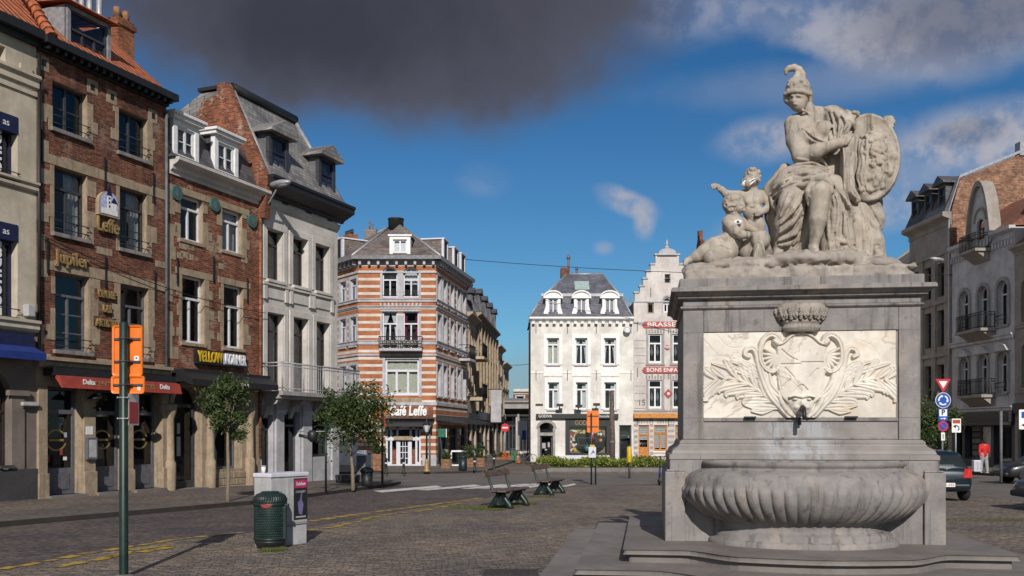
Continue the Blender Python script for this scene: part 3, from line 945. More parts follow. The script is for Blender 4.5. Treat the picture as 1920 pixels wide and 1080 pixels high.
# ---- second house: old brick with the red awning
f2 = lfac(68); w2 = L0.s_(312)
house2 = thing('brick_tavern', 'old red brick house with red awning, gilded lettering and round topped emblem', 'house', (f2.p.x, f2.p.y, ZB), f2.rz)
zz = f2.z
d2 = 0.26
rT = f2.row([(98,146,151,254),(222,205,265,302)], d2)
rB = f2.row([(101,308,151,445),(224,351,264,476)], d2)
rC = f2.row([(103,507,155,660),(225,534,267,672)], d2)
zs = zz(190,694)                                   # shopfront cornice
ztop2 = (zz(66,84) + zz(325,198)) / 2
doors2 = f2.row([(88,726,137,935),(178,728,218,931),(249,730,286,926)],.35)
doors2 = [(o[0], o[1],.12, zs - .55) for o in doors2]
mb = MB()
wall(mb, 0, w2, zs, ztop2, rT + rB + rC, d2,0,1)
mb.build('wall', [M['brick_old'], M['sandstone']], house2)
mb = MB()
wall(mb, 0, w2,-.5, zs, doors2,.35,0)
for o in [(0, doors2[0][0]),(doors2[0][1], doors2[1][0]),(doors2[1][1], doors2[2][0]),(doors2[2][1], w2)]:
 a, b_ = o
 if b_ - a < .1: continue
 mb.box(a + .02, b_ - .02,-.06,.02,.0, zs - .6)
 mb.box(a, b_, -.11,.02,-.3,.75)
mb.build('shopfront', M['sandstone'], house2,0.015)
mb = MB(); cornice(mb, -.05, w2 + .02, zs - .05,[(.1,0),(.16,.06),(.16,.16),(.28,.2),(.28,.3)],0)
mb.build('shop_cornice', M['sandstone'], house2)
mb = MB()
for row in (rT, rB, rC):
 for o in row:
  quoins(mb, o[1], o[2] - .1, o[3],.42,.34,.2, True, .014, jit=.25)
  quoins(mb, o[0], o[2] - .1, o[3],.42,.26,.14, False, .014, jit=.25)
for z in ((rB[0][3] + .02),(rC[0][3] + .02)):
 x = 0.03
 while x < w2 - .05:
  ww = min(random.uniform(.5,.95), w2 - .03 - x)
  mb.box(x, x + ww - .008,-.016 - .004 * random.random(),.02, z, z + .28 + random.uniform(-.03,.03)); x += ww
for z in ((rB[0][2] - .32),(rC[0][2] - .34)):
 for (a, b_) in ((0.03, rB[0][0] - .1),(rB[0][1] + .36, rB[1][0] - .3),(rB[1][1] + .36, w2 - .05)):
  if b_ > a + .1 and random.random() < .9: mb.box(a, b_, -.013,.02, z, z + .20)
quoins(mb, 0.02, zs + .3, ztop2 - .6,.42,.3,.16, True, .012, jit=.35)
for px, py in ((80,118),(173,163),(209,182),(286,218)):
 x, z = f2.s_(px), zz(px, py); mb.box(x - .2, x + .2,-.012,.02, z - .2, z + .2)
mb.build('stone_blocks', M['sandstone'], house2,0.01)
mb = MB()
for px, py in ((82,118),(173,164),(210,182),(287,218)):
 x, z = f2.s_(px), zz(px, py); mb.box(x - .07, x + .07,-.016,.01, z - .09, z + .09)
anchors(mb, [(f2.s_(77), zz(77,275)),(f2.s_(196), zz(196,325)),(f2.s_(287), zz(287,352)),(f2.s_(88), zz(88,480)),(f2.s_(197), zz(197,510)),(f2.s_(290), zz(290,535))],.95)
mb.build('wall_anchors', M['iron'], house2)
for i, row in enumerate((rT, rB, rC)):
 for o in row:
  window(house2, o, d2, 'frame_d' if i < 2 else 'frame_g', tr=(0,.3,.28)[i], mull=True, bars=(1,1,2)[i], sill='bluestone', rail='iron', fw=.065,
   curtain=None if i != 1 else ('curtain', 'right'))
for i, o in enumerate(doors2):
 dm = MB()
 a, b_, c, e = o
 y0, y1 = .28,.35
 dm.box(a, a + .09, y0, y1, c, e); dm.box(b_ - .09, b_, y0, y1, c, e); dm.box(a + .09, b_ - .09, y0, y1, e - .1, e)
 dm.box(a + .09, b_ - .09, y0, y1, c + 2.3, c + 2.42); dm.box(a + .09, b_ - .09, y0, y1, c, c + .75)
 dm.box(a + .22, b_ - .22, y0 - .02, y1, c + .14, c + .6)
 do = dm.build('door', M['frame_g'], house2)
 p = MB(); p.poly([(a + .05,.33, c + .7),(b_ - .05,.33, c + .7),(b_ - .05,.33, e - .05),(a + .05,.33, e - .05)]); p.build('pane', M['glass'], do)
 # painted sign on the glass: a ring with a bar of lettering
 rg = MB(); cx_, cz_ = (a + b_) / 2, c + 1.55; rr = (b_ - a) * .30
 for k in range(20):
  a0, a1 = 2 * math.pi * k / 20,2 * math.pi * (k + 1) / 20
  if k in (0,9,10,19): continue
  rg.poly([(cx_ + rr * math.cos(t) * q, .322, cz_ + rr * .85 * math.sin(t) * q) for t, q in ((a0,1),(a1,1),(a1,.84),(a0,.84))])
 rg.box(cx_ - rr * .7, cx_ + rr * .7,.318,.322, cz_ - .03, cz_ + .03)
 rg.build('glass_lettering', M['gold'], do)
 st = MB(); st.box(a - .05, b_ + .05,-.22,.3,-.3,.12); st.build('step', M['bluestone_dk'], do)
 for dxx, dzz, sw_, sh_, mt in ((.16,1.2,.12,.16, 'red_canvas'),(.30,1.02,.13,.10, 'white'),(-.28,2.05,.10,.09, 'teal'),(-.30,1.02,.12,.2, 'red_canvas'),(.32,1.7,.09,.14, 'pale_blue')):
  if i == 0:
   sk = MB(); sk.box(cx_ + dxx - sw_ / 2, cx_ + dxx + sw_ / 2,.312,.316, c + dzz - sh_ / 2, c + dzz + sh_ / 2); sk.build('sticker', M[mt], do)
# awning
za, zb_ = zs - .62, zs - .30
xa, xb = f2.s_(84), w2 - .02
mb = MB(); mb.box(xa - .1, xb, -.42,-.06, zb_ + .02, zs - .06); mb.build('awning_box', M['black'], house2)
mb = MB()
mb.hexa([(xa, -.66, za),(xb, -.66, za),(xb, -.62, za),(xa, -.62, za),(xa, -.56, zb_),(xb, -.56, zb_),(xb, -.3, zb_ + .06),(xa, -.3, zb_ + .06)])
aw = mb.build('awning', M['red_canvas'], house2)
zc_ = (za + zb_) / 2 + .01
text('lettering', "L'ENTREE DES ARTISTES", .2, M['gold'], aw, ((xa + xb) / 2,-.635, zc_), extrude=.004, width=2.4, bold=.004)
text('lettering', 'Delta', .2, M['white'], aw, (xa + .95,-.635, zc_ + .02), extrude=.004, bold=.006)
text('lettering', 'Delta', .2, M['white'], aw, (xb - .75,-.635, zc_ + .02), extrude=.004, bold=.006)
# gilded letters and emblem
def gilded(px0, py, px1, s, size=None, mat='gold', out=.07, root=house2, ff=f2, ex=.03, bold=.01):
 xa, xb = ff.s_(px0), ff.s_(px1)
 z = ff.z((px0 + px1) / 2, py)
 return text('lettering', s, size or (xb - xa) / max(1, len(s)) * 1.6, M[mat], root, ((xa + xb) / 2,-out, z), extrude=ex, width=xb - xa, bold=bold)
gilded(100,487,164, 'Jupiler', .52)
gilded(181,553,212, "L'ENTREE", .30); gilded(190,580,205, 'DES', .30); gilded(176,607,216, 'ARTISTES', .30)
ex0, ex1 = f2.s_(178), f2.s_(217); ez0, ez1 = zz(197,407), zz(197,360)
mb = MB(); hw = (ex1 - ex0) / 2
mb.prism([(ex0, ez0),(ex1, ez0)] + arch_pts(ex0, ex1, ez1 - hw * .95, hw * .95,12),-.16,-.02, 'y')
em = mb.build('emblem_board', M['sandstone'], house2)
q = MB(); q.prism([(ex0 + .06, ez0 + .05),(ex1 - .06, ez0 + .05)] + arch_pts(ex0 + .06, ex1 - .06, ez1 - hw * .95, hw * .9,12),-.168,-.161, 'y'); q.build('emblem_sky', M['pale_blue'], em)
q = MB(); cxx = (ex0 + ex1) / 2; wq = hw * .5
q.box(ex0 + .1, ex1 - .1,-.178,-.17, ez0 + .06, ez0 + .22); q.box(cxx - wq * .45, cxx + wq * .25,-.18,-.17, ez0 + .2, ez0 + .62); q.box(cxx + wq * .3, ex1 - .14,-.18,-.17, ez0 + .2, ez0 + .42)
q.build('emblem_tower', M['white'], em)
q = MB(); q.prism([(cxx - wq * .6, ez0 + .62),(cxx + wq * .4, ez0 + .62),(cxx - wq * .1, ez0 + 1.0)],-.184,-.17, 'y'); q.prism([(cxx + wq * .2, ez0 + .42),(ex1 - .1, ez0 + .42),(cxx + wq * .8, ez0 + .6)],-.184,-.17, 'y')
for k in range(3): q.box(cxx - wq * .25, cxx + wq * .05,-.184,-.17, ez0 + .27 + k * .12, ez0 + .33 + k * .12)
q.build('emblem_roofs', M['navy'], em)
gilded(178,424,217, 'Leffe', .6, out=.09)
# menu box and lanterns
mb = MB(); x0, x1 = f2.s_(156), f2.s_(176); z0, z1 = zz(166,862), zz(166,820); mb.box(x0, x1,-.16,-.06, z0, z1); mo = mb.build('menu_box', M['frame_g'], house2,.02)
mb = MB(); mb.box(x0 + .06, x1 - .06,-.168,-.162, z0 + .07, z1 - .07); mb.build('menu_sheet', M['grey_box'], mo)
mb = MB(); mb.box(x0 + .04, x1 - .1,-.075,-.062, z1 + .08, z1 + .32); mb.build('notice', M['white'], house2)
for px, py in ((172,778),(252,775),(160,745)):
 mb = MB(); x, z = f2.s_(px), zz(px, py)
 mb.tube([(x, -.06, z + .2),(x, -.3, z + .22),(x, -.36, z + .1)],.02,6); mb.lathe([(.06,.1),(.2,-.02),(.22,-.06)],12,(x, -.36, z)); mb.build('wall_lantern', M['iron'], house2)
# gutter, roof, dormer, chimney
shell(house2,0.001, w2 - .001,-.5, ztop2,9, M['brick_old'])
mb = MB(); zg = ztop2
mb.box(-.02, w2 + .12,-.42,.05, zg + .02, zg + .24); mb.box(0, w2,-.12,.06, zg - .14, zg + .02)
for i in range(18): mb.box(.1 + i * w2 / 18,.2 + i * w2 / 18,-.34,.0, zg - .1, zg + .02)
mb.build('gutter', M['black'], house2,.01)
mb = MB(); mb.prism([(-.25, zg + .2),(4.5, zg + 4.3),(9, zg + .2)],0.01, w2, 'x'); roof2 = mb.build('roof', M['tile'], house2)
mb = MB()                                            # hip ridge of round tiles running up beside the dormer
hx, hz = .35, zg + .25
for i in range(14):
 t = i / 13; mb.tube([(hx - .1 + .55 * t, -.3 + 2.2 * t, hz + 2.6 * t),(hx - .1 + .55 * (t + .09),-.3 + 2.2 * (t + .09), hz + 2.6 * (t + .09))],[.17,.13],8)
mb.build('ridge_tiles', M['tile'], roof2)
dx0, dx1 = 1.35,3.0; dz0, dz1 = zg + .25, zg + 1.75
mb = MB()
mb.poly([(dx0,.35, dz0),(dx0,.35, dz1),(dx0,2.4, dz1)]); mb.poly([(dx1,.35, dz0),(dx1,2.4, dz1),(dx1,.35, dz1)])
mb.box(dx0, dx0 + .12,.3,.42, dz0, dz1); mb.box(dx1 - .12, dx1,.3,.42, dz0, dz1); mb.box(dx0, dx1,.3,.42, dz1 - .12, dz1)
dm = mb.build('dormer', M['zinc'], house2)
window(house2,(dx0 + .14, dx1 - .14, dz0 + .02, dz1 - .12),.42, 'frame_d', tr=.4, mull=2, fw=.06)
mb = MB()
mb.hexa([(dx0 - .2,.05, dz1),(dx1 + .2,.05, dz1),(dx1 + .1,3.2, dz1 + .4),(dx0 - .1,3.2, dz1 + .4),(dx0 - .15,.35, dz1 + .2),(dx1 + .15,.35, dz1 + .2),(dx1 - .3,3.2, dz1 + .75),(dx0 + .3,3.2, dz1 + .75)])
mb.build('dormer_roof', M['tile'], dm)
cx0 = f2.s_(222)
Yc = 32.6
mb = MB()
cA = Vector(((196 - CX) / F * Yc, Yc)); cB = Vector(((250 - CX) / F * Yc, Yc))
def toloc(ff, v):
 r = Vector((v[0], v[1],0)) - ff.p; return r.dot(ff.d), r.dot(ff.n)
a = toloc(f2, cA); b_ = toloc(f2, cB)
xm, ym = (a[0] + b_[0]) / 2,(a[1] + b_[1]) / 2
zt_ = EYE + (HY - 40) / F * Yc - ZB
mb.box(xm - .36, xm + .36, ym - .33, ym + .5, zg, zt_); mb.box(xm - .42, xm + .42, ym - .39, ym + .56, zt_ - .28, zt_ - .12)
ch = mb.build('chimney', M['brick_chim'], roof2)
mb = MB()
for i in range(3): mb.lathe([(.11,0),(.13,.25),(.1,.38)],10,(xm - .2 + i * .2, ym - .1 + .15 * (i % 2), zt_))
mb.build('chimney_pot', M['wood_box'], ch)
mb = MB()
for i, px in enumerate((139,153,168,186)):
 v = Vector(((px - CX) / F * 31.5,31.5)); q = toloc(f2, v); mb.tube([(q[0], q[1], zg + 1.0),(q[0], q[1], zg + 4.6)],.1,8)
 mb.lathe([(.13,0),(.13,.12)],8,(q[0], q[1], zg + 4.5))
mb.build('flue_pipes', M['zinc'], roof2)
mb = MB(); mb.tube([(w2 - .06,-.06, zg - .3),(w2 - .06,-.06, zs)],.05,6); mb.build('downpipe', M['lead'], house2)
mb = MB(); mb.tube([(.04,-.06, zg - .3),(.04,-.06, zs)],.05,6); mb.build('downpipe', M['iron'], house2)

# ---- third house: red brick with white dormers
f3 = lfac(312); w3 = f3.s_(489)
house3 = thing('brick_house', 'narrow red brick house with white dormers, green discs and illuminated yellow and white sign', 'house', (f3.p.x, f3.p.y, ZB), f3.rz)
zz = f3.z
d3 = 0.24
rT = f3.row([(338,361,370,454),(416,390,444,477)], d3)
rC = f3.row([(341,513,373,645),(419,533,446,654)], d3)
ztop3 = (zz(322,322) + zz(500,388)) / 2
zs = zz(408,700)
dr = (f3.s_(324), f3.s_(366) + .35,.02, zz(350,724),.6)
wn = (f3.s_(397), f3.s_(444) + .3, zz(425,880), zz(425,728),.6)
mb = MB()
wall(mb, 0, w3, zs, ztop3, rT + rC, d3,0,1)
mb.build('wall', [M['brick_red'], M['sandstone']], house3)
mb = MB(); wall(mb, 0, w3,-.6, zs, [dr, wn],.42,0)
for px in (316,392,466):
 x = f3.s_(px)
 mb.lathe([(.2,-.2),(.2,.9),(.17,.95),(.15,1.0),(.14,2.35),(.2,2.5),(.24,2.72),(.24,2.8)],12,(x, -.05,0))
for o in (dr, wn):
 ap = arch_pts(o[0] - .2, o[1] + .2, o[3] - .6,.8,14); ip = arch_pts(o[0] - .02, o[1] + .02, o[3] - .6,.62,14)
 for i in range(14):
  a, b_, c, e = ap[i], ap[i + 1], ip[i + 1], ip[i]
  mb.hexa([(a[0],-.08, a[1]),(b_[0],-.08, b_[1]),(c[0],-.08, c[1]),(e[0],-.08, e[1]),(a[0],.03, a[1]),(b_[0],.03, b_[1]),(c[0],.03, c[1]),(e[0],.03, e[1])])
mb.build('shopfront', M['sandstone'], house3,.012)
mb = MB(); x = wn[0] - .15; z = -.5
while z < wn[2] - .1:
 hh = random.uniform(.22,.3); xx = wn[0] - .15
 while xx < wn[1] + .1:
  ww = random.uniform(.25,.5); mb.box(xx, min(xx + ww, wn[1] + .15) - .012,-.04 - .02 * random.random(),.02, z, min(z + hh, wn[2] - .08) - .012); xx += ww
 z += hh
mb.build('rubble_stone', M['sandstone'], house3,.02)
mb = MB()
for row in (rT, rC):
 for o in row:
  quoins(mb, o[1], o[2] - .15, o[3] + .02,.34,.42,.26, True, .014, jit=.2)
  quoins(mb, o[0], o[2] - .15, o[3] + .02,.34,.28,.14, False, .014, jit=.2)
  mb.box(o[0] - .3, o[1] + .4,-.02,.02, o[3], o[3] + .22)
quoins(mb, 0.02, zs, ztop3,.40,.42,.24, True, .014, jit=.3)
for i in range(9):
 x, z = random.uniform(.4, w3 - .4), random.choice((rC[0][3] + .5, rC[0][3] + .9)) + random.uniform(-.1,.1)
 mb.box(x, x + random.uniform(.2,.45),-.012,.02, z, z + .2)
mb.build('stone_blocks', M['sandstone'], house3,.01)
for i, row in enumerate((rT, rC)):
 for o in row: window(house3, o, d3, 'frame_w', tr=(.27,.33)[i], mull=True, sill='sandstone', fw=.07, sill_out=.05, curtain=('curtain', 'full') if (i == 0 and o is row[1]) else None)
mb = MB(); anchors(mb, [(f3.s_(332), zz(332,510)),(f3.s_(400), zz(400,505)),(f3.s_(463), zz(463,545))],.9); mb.build('wall_anchors', M['iron'], house3)
for px, py in ((330,362),(401,384),(471,415)):
 mb = MB(); mb.disc((f3.s_(px), zz(px, py)),.24,-.08,0,20); do = mb.build('disc', M['teal'], house3)
 mb = MB(); x, z = f3.s_(px), zz(px, py); mb.box(x - .06, x + .06,-.086,-.08, z - .12, z + .12); mb.build('disc_mark', M['lead'], do)
mb = MB(); x0, x1 = 0.25, w3 - .1; za = zs - .42
mb.box(x0, x1,-.5,0, za + .02, zs + .02); mb.hexa([(x0,-.85, za - .1),(x1,-.85, za - .1),(x1,-.4, za + .05),(x0,-.4, za + .05),(x0,-.85, za + .1),(x1,-.85, za + .1),(x1,-.4, zs),(x0,-.4, zs)])
aw = mb.build('awning', M['black'], house3)
text('lettering', 'YELLOW', .16, M['gold'], aw, (2.1,-.87, za), extrude=.004); text('lettering', 'KORNER', .16, M['white'], aw, (2.8,-.87, za), extrude=.004)
sx0, sx1 = f3.s_(362), f3.s_(456); sz0, sz1 = zz(409,686), zz(409,660)
mb = MB(); mb.box(sx0, sx1,-.14,-.02, sz0, sz1); sg = mb.build('sign_board', M['black'], house3)
xm = sx0 + (sx1 - sx0) * .52
mb = MB(); mb.box(xm, sx1 - .05,-.15,-.141, sz0 + .06, sz1 - .06); mb.build('sign_panel', M['pale_blue'], sg)
text('lettering', 'YELLOW', .5, M['yellow'], sg, ((sx0 + xm) / 2,-.16,(sz0 + sz1) / 2), extrude=.02, width=(xm - sx0) * .92, bold=.012)
text('lettering', 'KORNER', .5, M['white'], sg, ((sx1 + xm) / 2,-.17,(sz0 + sz1) / 2), extrude=.02, width=(sx1 - xm) * .9, bold=.012)
# door and shop window
mb = MB(); a, b_, c, e = dr[:4]
mb.box(a, a + .1,.32,.42, c, e - .6); mb.box(b_ - .1, b_, .32,.42, c, e - .6); mb.box(a, b_, .32,.42, e - .7, e - .58); mb.box(a + .1, b_ - .1,.33,.41, c, c + .25)
do = mb.build('door', M['frame_d'], house3)
p = MB(); p.poly([(a, .38, c),(b_, .38, c),(b_, .38, e),(a, .38, e)]); p.build('pane', M['glass'], do)
mb = MB(); mb.box((a + b_) / 2 - .12,(a + b_) / 2 + .06,.36,.37,1.1,1.75); mb.box((a + b_) / 2 - .1,(a + b_) / 2 + .04,.36,.37,1.85,2.2); mb.build('notice', M['grey_box'], do)
mb = MB(); mb.box(a - .1, b_ + .1,-.2,.4,-.4,.03); mb.build('step', M['bluestone_dk'], do)
window(house3, wn, .42, 'frame_g', tr=.3, mull=False, fw=.07)
mb = MB(); x = (wn[0] + wn[1]) / 2
mb.lathe([(.16,0),(.2,.5),(.12,.9),(.2,1.25),(.05,1.4)],10,(x - .1,.62, wn[2] + .05)); mb.build('display_figure', M['curtain'], house3)
# cornice
mb = MB(); cornice(mb, .12, w3 + .1, ztop3 - .06,[(.05,0),(.05,.1),(.14,.16),(.16,.26),(.34,.34),(.42,.42),(.42,.52)],0); mb.build('cornice', M['white_wall'], house3)
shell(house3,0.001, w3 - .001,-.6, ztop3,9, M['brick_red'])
mb = MB(); zg = ztop3 + .46
mb.prism([(-.3, zg),(.0, zg + .12),(.6, zg + 1.55),(4.5, zg + 1.8),(9, zg)],0.01, w3 - .02, 'x'); roof3 = mb.build('roof', M['slate'], house3)
for (pa, ta, pb, tb) in ((329,218,372,312),(406,249,446,342)):
 x0, x1 = f3.s_(pa), f3.s_(pb) + .05; z1 = zz(pa, ta) - .05; z0 = zg + .05
 yf = .12
 mb = MB(); mb.box(x0, x0 + .1, yf, 1.4, z0, z1); mb.box(x1 - .1, x1, yf, 1.4, z0, z1)
 mb.build('dormer_cheeks', M['slate'], house3)
 mb = MB()
 mb.box(x0 - .04, x0 + .16, yf - .08, yf + .1, z0, z1); mb.box(x1 - .16, x1 + .04, yf - .08, yf + .1, z0, z1); mb.box(x0 + .16, x1 - .16, yf - .08, yf + .1, z1 - .2, z1); mb.box(x0 + .16, x1 - .16, yf - .08, yf + .1, z0, z0 + .2)
 mb.box(x0 - .16, x1 + .16, yf - .22,2.0, z1, z1 + .12); mb.box(x0 - .22, x1 + .22, yf - .30,2.0, z1 + .12, z1 + .22)
 dm = mb.build('dormer', M['white'], house3,.012)
 window(house3,(x0 + .17, x1 - .17, z0 + .2, z1 - .2), yf + .05, 'frame_w', tr=0, mull=True, bars=1, fw=.075, curtain=('curtain', 'top'))
mb = MB(); mb.tube([(w3 - .12,-.07, ztop3 - .1),(w3 - .12,-.07,1.0)],.055,6); mb.build('downpipe', M['brick_chim'], house3)

# ---- fourth house: pale stucco with balcony
f4 = lfac(490); w4 = f4.s_(633)
house4 = thing('stucco_house', 'white stucco corner house with grey mansard roof and iron balcony', 'house', (f4.p.x, f4.p.y, ZB), f4.rz)
zz = f4.z
d4 = 0.34
rT = f4.row([(500,422,517,525),(548,442,563,539),(590,459,604,550)], d4)
rC = f4.row([(500,584,518,734),(549,594,564,738),(592,603,605,740)], d4)
zbal = zz(560,738)
rC = [(o[0], o[1], zbal + .06, o[3]) for o in rC]
ztop4 = (zz(492,372) + zz(628,418)) / 2 + .15
g0 = [(f4.s_(486) + .15, f4.s_(503) + .3,.1, zz(495,778)),(f4.s_(533), f4.s_(553) + .35,.25, zz(543,772)),(f4.s_(585), f4.s_(609) + .35,.9, zz(597,766))]
mb = MB(); wall(mb, 0, w4, zbal, ztop4, rT + rC, d4,0); mb.build('wall', M['white_wall'], house4)
mb = MB(); wall(mb, 0, w4,-.7, zbal, g0,.3,0)
for a, b_ in ((0.02, g0[0][0] - .05),(g0[0][1] + .1, g0[1][0] - .1),(g0[1][1] + .1, g0[2][0] - .1),(g0[2][1] + .1, w4)):
 if b_ - a > .15: mb.box(a, b_, -.08,.02,-.6, zbal - .5); mb.box(a - .05, b_ + .05,-.14,.02, zbal - .85, zbal - .65)
mb.box(0, w4,-.06,.02, zbal - .5, zbal - .2)
mb.build('shopfront', M['lilac_trim'], house4,.012)
for o in rT: window(house4, o, d4, 'frame_b', tr=.28, mull=False, sill='white_wall', sur='white_wall', sw=.24, sp=.05, fw=.07, curtain=('blind', 'full'), sill_out=.16)
for o in rC: window(house4, o, d4, 'frame_b', tr=.22, mull=False, sill=None, sur='white_wall', sw=.24, sp=.05, fw=.07, curtain=('blind', 'full'))
for i, o in enumerate(g0):
 window(house4, o, .3,('frame_d', 'frame_g', 'green_metal')[i], tr=.22, mull=False, fw=.08, name=('door', 'window', 'window')[i])
mb = MB()
cornice(mb, 0, w4 + .02, zz(560,408),[(.04,0),(.04,.05),(.1,.09),(.1,.16),(.14,.2),(.14,.25)],0)
for o in rT:
 mb.box(o[0] - .3, o[1] + .3,-.12,.02, o[2] - .22, o[2] - .12)
 for x in (o[0] - .25, o[1] + .05): mb.box(x, x + .18,-.1,.02, o[2] - .75, o[2] - .25)
 mb.box(o[0] - .05, o[1] + .03,-.05,.02, o[2] - .68, o[2] - .32)
mb.build('mouldings', M['white_wall'], house4,.012)
for px, py in ((534,380),(578,401),(618,419)):
 mb = MB(); mb.disc((f4.s_(px), zz(px, py)),.2,-.03,0,18,0,.25); mb.build('vent', M['iron'], house4)
mb = MB(); mb.box(0, w4 + .3,-.95,0, zbal - .16, zbal); mb.box(.0, w4 + .2,-.8,0, zbal - .28, zbal - .16)
for i in range(4): mb.prism([(0, zbal - .28),(-.7, zbal - .28),(-.6, zbal - .45),(-.2, zbal - .55),(0, zbal - 1.0)],.1 + i * (w4 - .4) / 3,.35 + i * (w4 - .4) / 3, 'x')
bal = mb.build('balcony', M['grey_trim'], house4,.012)
mb = MB(); zr = zbal + 1.05; x1 = w4 + .26
for zq, r in ((zr, .03),(zr - .12,.018),(zbal + .1,.02)):
 mb.tube([(.05,0, zq),(.05,-.9, zq),(x1,-.9, zq),(x1,0, zq)], r, 6)
n_ = int((x1 - .05) / .13)
for i in range(n_ + 1): mb.tube([(.05 + i * (x1 - .05) / n_, -.9, zbal),(.05 + i * (x1 - .05) / n_, -.9, zr)],.013,4, caps=False)
for i in range(8): mb.tube([(x1,-.9 + i * .12, zbal),(x1,-.9 + i * .12, zr)],.013,4, caps=False)
for i in range(5): mb.tube([(.05 + i * (x1 - .05) / 4,-.9, zbal),(.05 + i * (x1 - .05) / 4,-.9, zr + .05)],.028,6)
mb.build('railing', M['rail'], bal)
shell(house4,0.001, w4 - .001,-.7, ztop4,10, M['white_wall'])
mb = MB(); cornice(mb, -.15, w4 + .35, ztop4 - .05,[(.06,0),(.12,.1),(.2,.14),(.5,.3),(.62,.36),(.62,.52),(.68,.56),(.68,.66)],0)
mb.build('cornice', M['black'], house4)
zg = ztop4 + .58
mb = MB()
ridge_z = zg + 3.55
# mansard: front slope, right hip, top
x0, x1 = .16, w4 + .15
pts = [(x0,-.3, zg),(x1,-.3, zg),(x1,9.8, zg),(x0,9.8, zg),(x0,1.5, ridge_z),(x1 - 1.2,1.5, ridge_z),(x1 - 1.2,2.9, ridge_z),(x0,2.9, ridge_z)]
mb.hexa(pts); roof4 = mb.build('roof', M['slate_pale'], house4)
mb = MB(); mb.prism([(-.3, ztop4 - 1),(-.42, zg - .1),(1.25, ridge_z - .25),(1.4, ridge_z + .12),(1.85, ridge_z + .12),(1.9, ridge_z - .3),(2.6, ridge_z - .5),(3.4, ridge_z - 2.4),(6, zg - .5)],-.2,.12, 'x'); mb.build('party_wall', M['brick_red'], house4)
mb = MB(); mb.tube([(x0 - .1,1.42, ridge_z + .02),(x1 - 1.15,1.42, ridge_z + .02)],.16,8); mb.box(x0 - .1, x1 - 1.1,1.35,3.0, ridge_z + .05, ridge_z + .18)
mb.build('ridge', M['black'], roof4)
mb = MB(); mb.tube([(x0,-.32, zg),(x0,1.45, ridge_z)],.1,6); mb.build('roof_edge', M['zinc'], roof4); mb = MB(); mb.tube([(x1,-.3, zg),(x1 - 1.2,1.45, ridge_z)],.09,6); mb.build('roof_edge', M['zinc'], roof4)
for px0, px1, pt, pbm in ((497,527,245,330),(591,612,305,368)):
 xa = f4.s_(px0) + .3; xb = xa + 1.15; z0 = zg + .1; z1 = z0 + 1.75; yf = .05
 mb = MB(); mb.box(xa, xa + .09, yf, 1.6, z0, z1); mb.box(xb - .09, xb, yf, 1.6, z0, z1); mb.build('dormer_cheeks', M['lead'], house4)
 mb = MB(); mb.box(xa - .05, xa + .14, yf - .06, yf + .1, z0, z1); mb.box(xb - .14, xb + .05, yf - .06, yf + .1, z0, z1); mb.box(xa, xb, yf - .06, yf + .1, z1 - .12, z1)
 dm = mb.build('dormer', M['frame_d'], house4)
 window(house4,(xa + .14, xb - .14, z0, z1 - .12), yf + .06, 'navy', tr=.35, mull=True, fw=.06, curtain=None)
 mb = MB(); c = (xa + xb) / 2
 mb.prism([(xa - .3, z1 - .02),(xb + .3, z1 - .02),(xb + .25, z1 + .1),(c, z1 + .55),(xa - .25, z1 + .1)], yf - .35,2.0, 'y')
 mb.build('dormer_roof', M['slate_pale'], dm)

# ---- corner cafe with red and white bands
def striped(name):
 m, n, b = new_mat(name)
 co = n.obj(); x, y, z = n.sep(co)
 fr = n.m('FRACT', n.m('DIVIDE', n.m('ADD', z, 0.05),0.46))
 edge = n.m('MULTIPLY', n.m('SUBTRACT', n.noise(co, 6,2),0.5),0.03)
 isw = n.m('LESS_THAN', n.m('ADD', fr, edge),0.37)
 bt = n.n('ShaderNodeTexBrick'); n.put(bt.inputs['Vector'], n.comb(n.m('ADD', x, y), z)); bt.inputs['Scale'].default_value = 1
 bt.inputs['Brick Width'].default_value = .22; bt.inputs['Row Height'].default_value = .0767; bt.inputs['Mortar Size'].default_value = .007
 n.put(bt.inputs['Color1'],(0.46,0.155,0.055)); n.put(bt.inputs['Color2'],(0.36,0.115,0.042)); n.put(bt.inputs['Mortar'],(0.3,0.17,0.11))
 f = n.noise(co, 1.2,6,.65)
 wh = n.mix(n.step(f, .3,.7),(0.50,0.44,0.39),(0.66,0.61,0.56))
 br = n.mix(1.0, bt.outputs['Color'], n.mix(n.step(n.noise(n.map(co, loc=(3,3,3)),1.5,6,.7),.3,.7),(.72,.7,.7),(1.15,1.12,1.1)), 'MULTIPLY')
 col = n.mix(isw, br, wh)
 st = n.noise(n.map(co, scale=(7,7,.6)),1,5,.6)
 col = n.mix(n.m('MULTIPLY', n.step(st, .55,.8),.35), col, (.08,.065,.06))
 n.put(b.inputs['Base Color'], col); b.inputs['Roughness'].default_value = .9
 bp = n.n('ShaderNodeBump'); bp.inputs['Strength'].default_value = .4; bp.inputs['Distance'].default_value = .02
 n.put(bp.inputs['Height'], n.m('ADD', n.noise(co, 20,4), isw)); n.put(b.inputs['Normal'], bp.outputs[0])
 return m
M['striped'] = striped('banded_brick')
ZC = -0.5
fc = Fac((-9.82,61.4),(1,0), ZC)
LL = 9.0
fl = Fac((-9.82 - .602 * LL, 61.4 + .798 * LL),(.602,-.798), ZC)
RL = 9.3
fr_ = Fac((-4.88,61.4),(.17,.985), ZC)
cafe = thing('corner_cafe', 'corner cafe with orange and white banded brickwork, grey hexagonal roof and gothic lettering', 'cafe', (fc.p.x, fc.p.y, ZC),0)
I4 = Matrix.Identity(4); ML = fl.rel(fc); MR = fr_.rel(fc)
zz = fc.z
wc = fc.s_(817)
zE = zz(745,490); z0c = -.4
def tops(py): return zz(745, py)
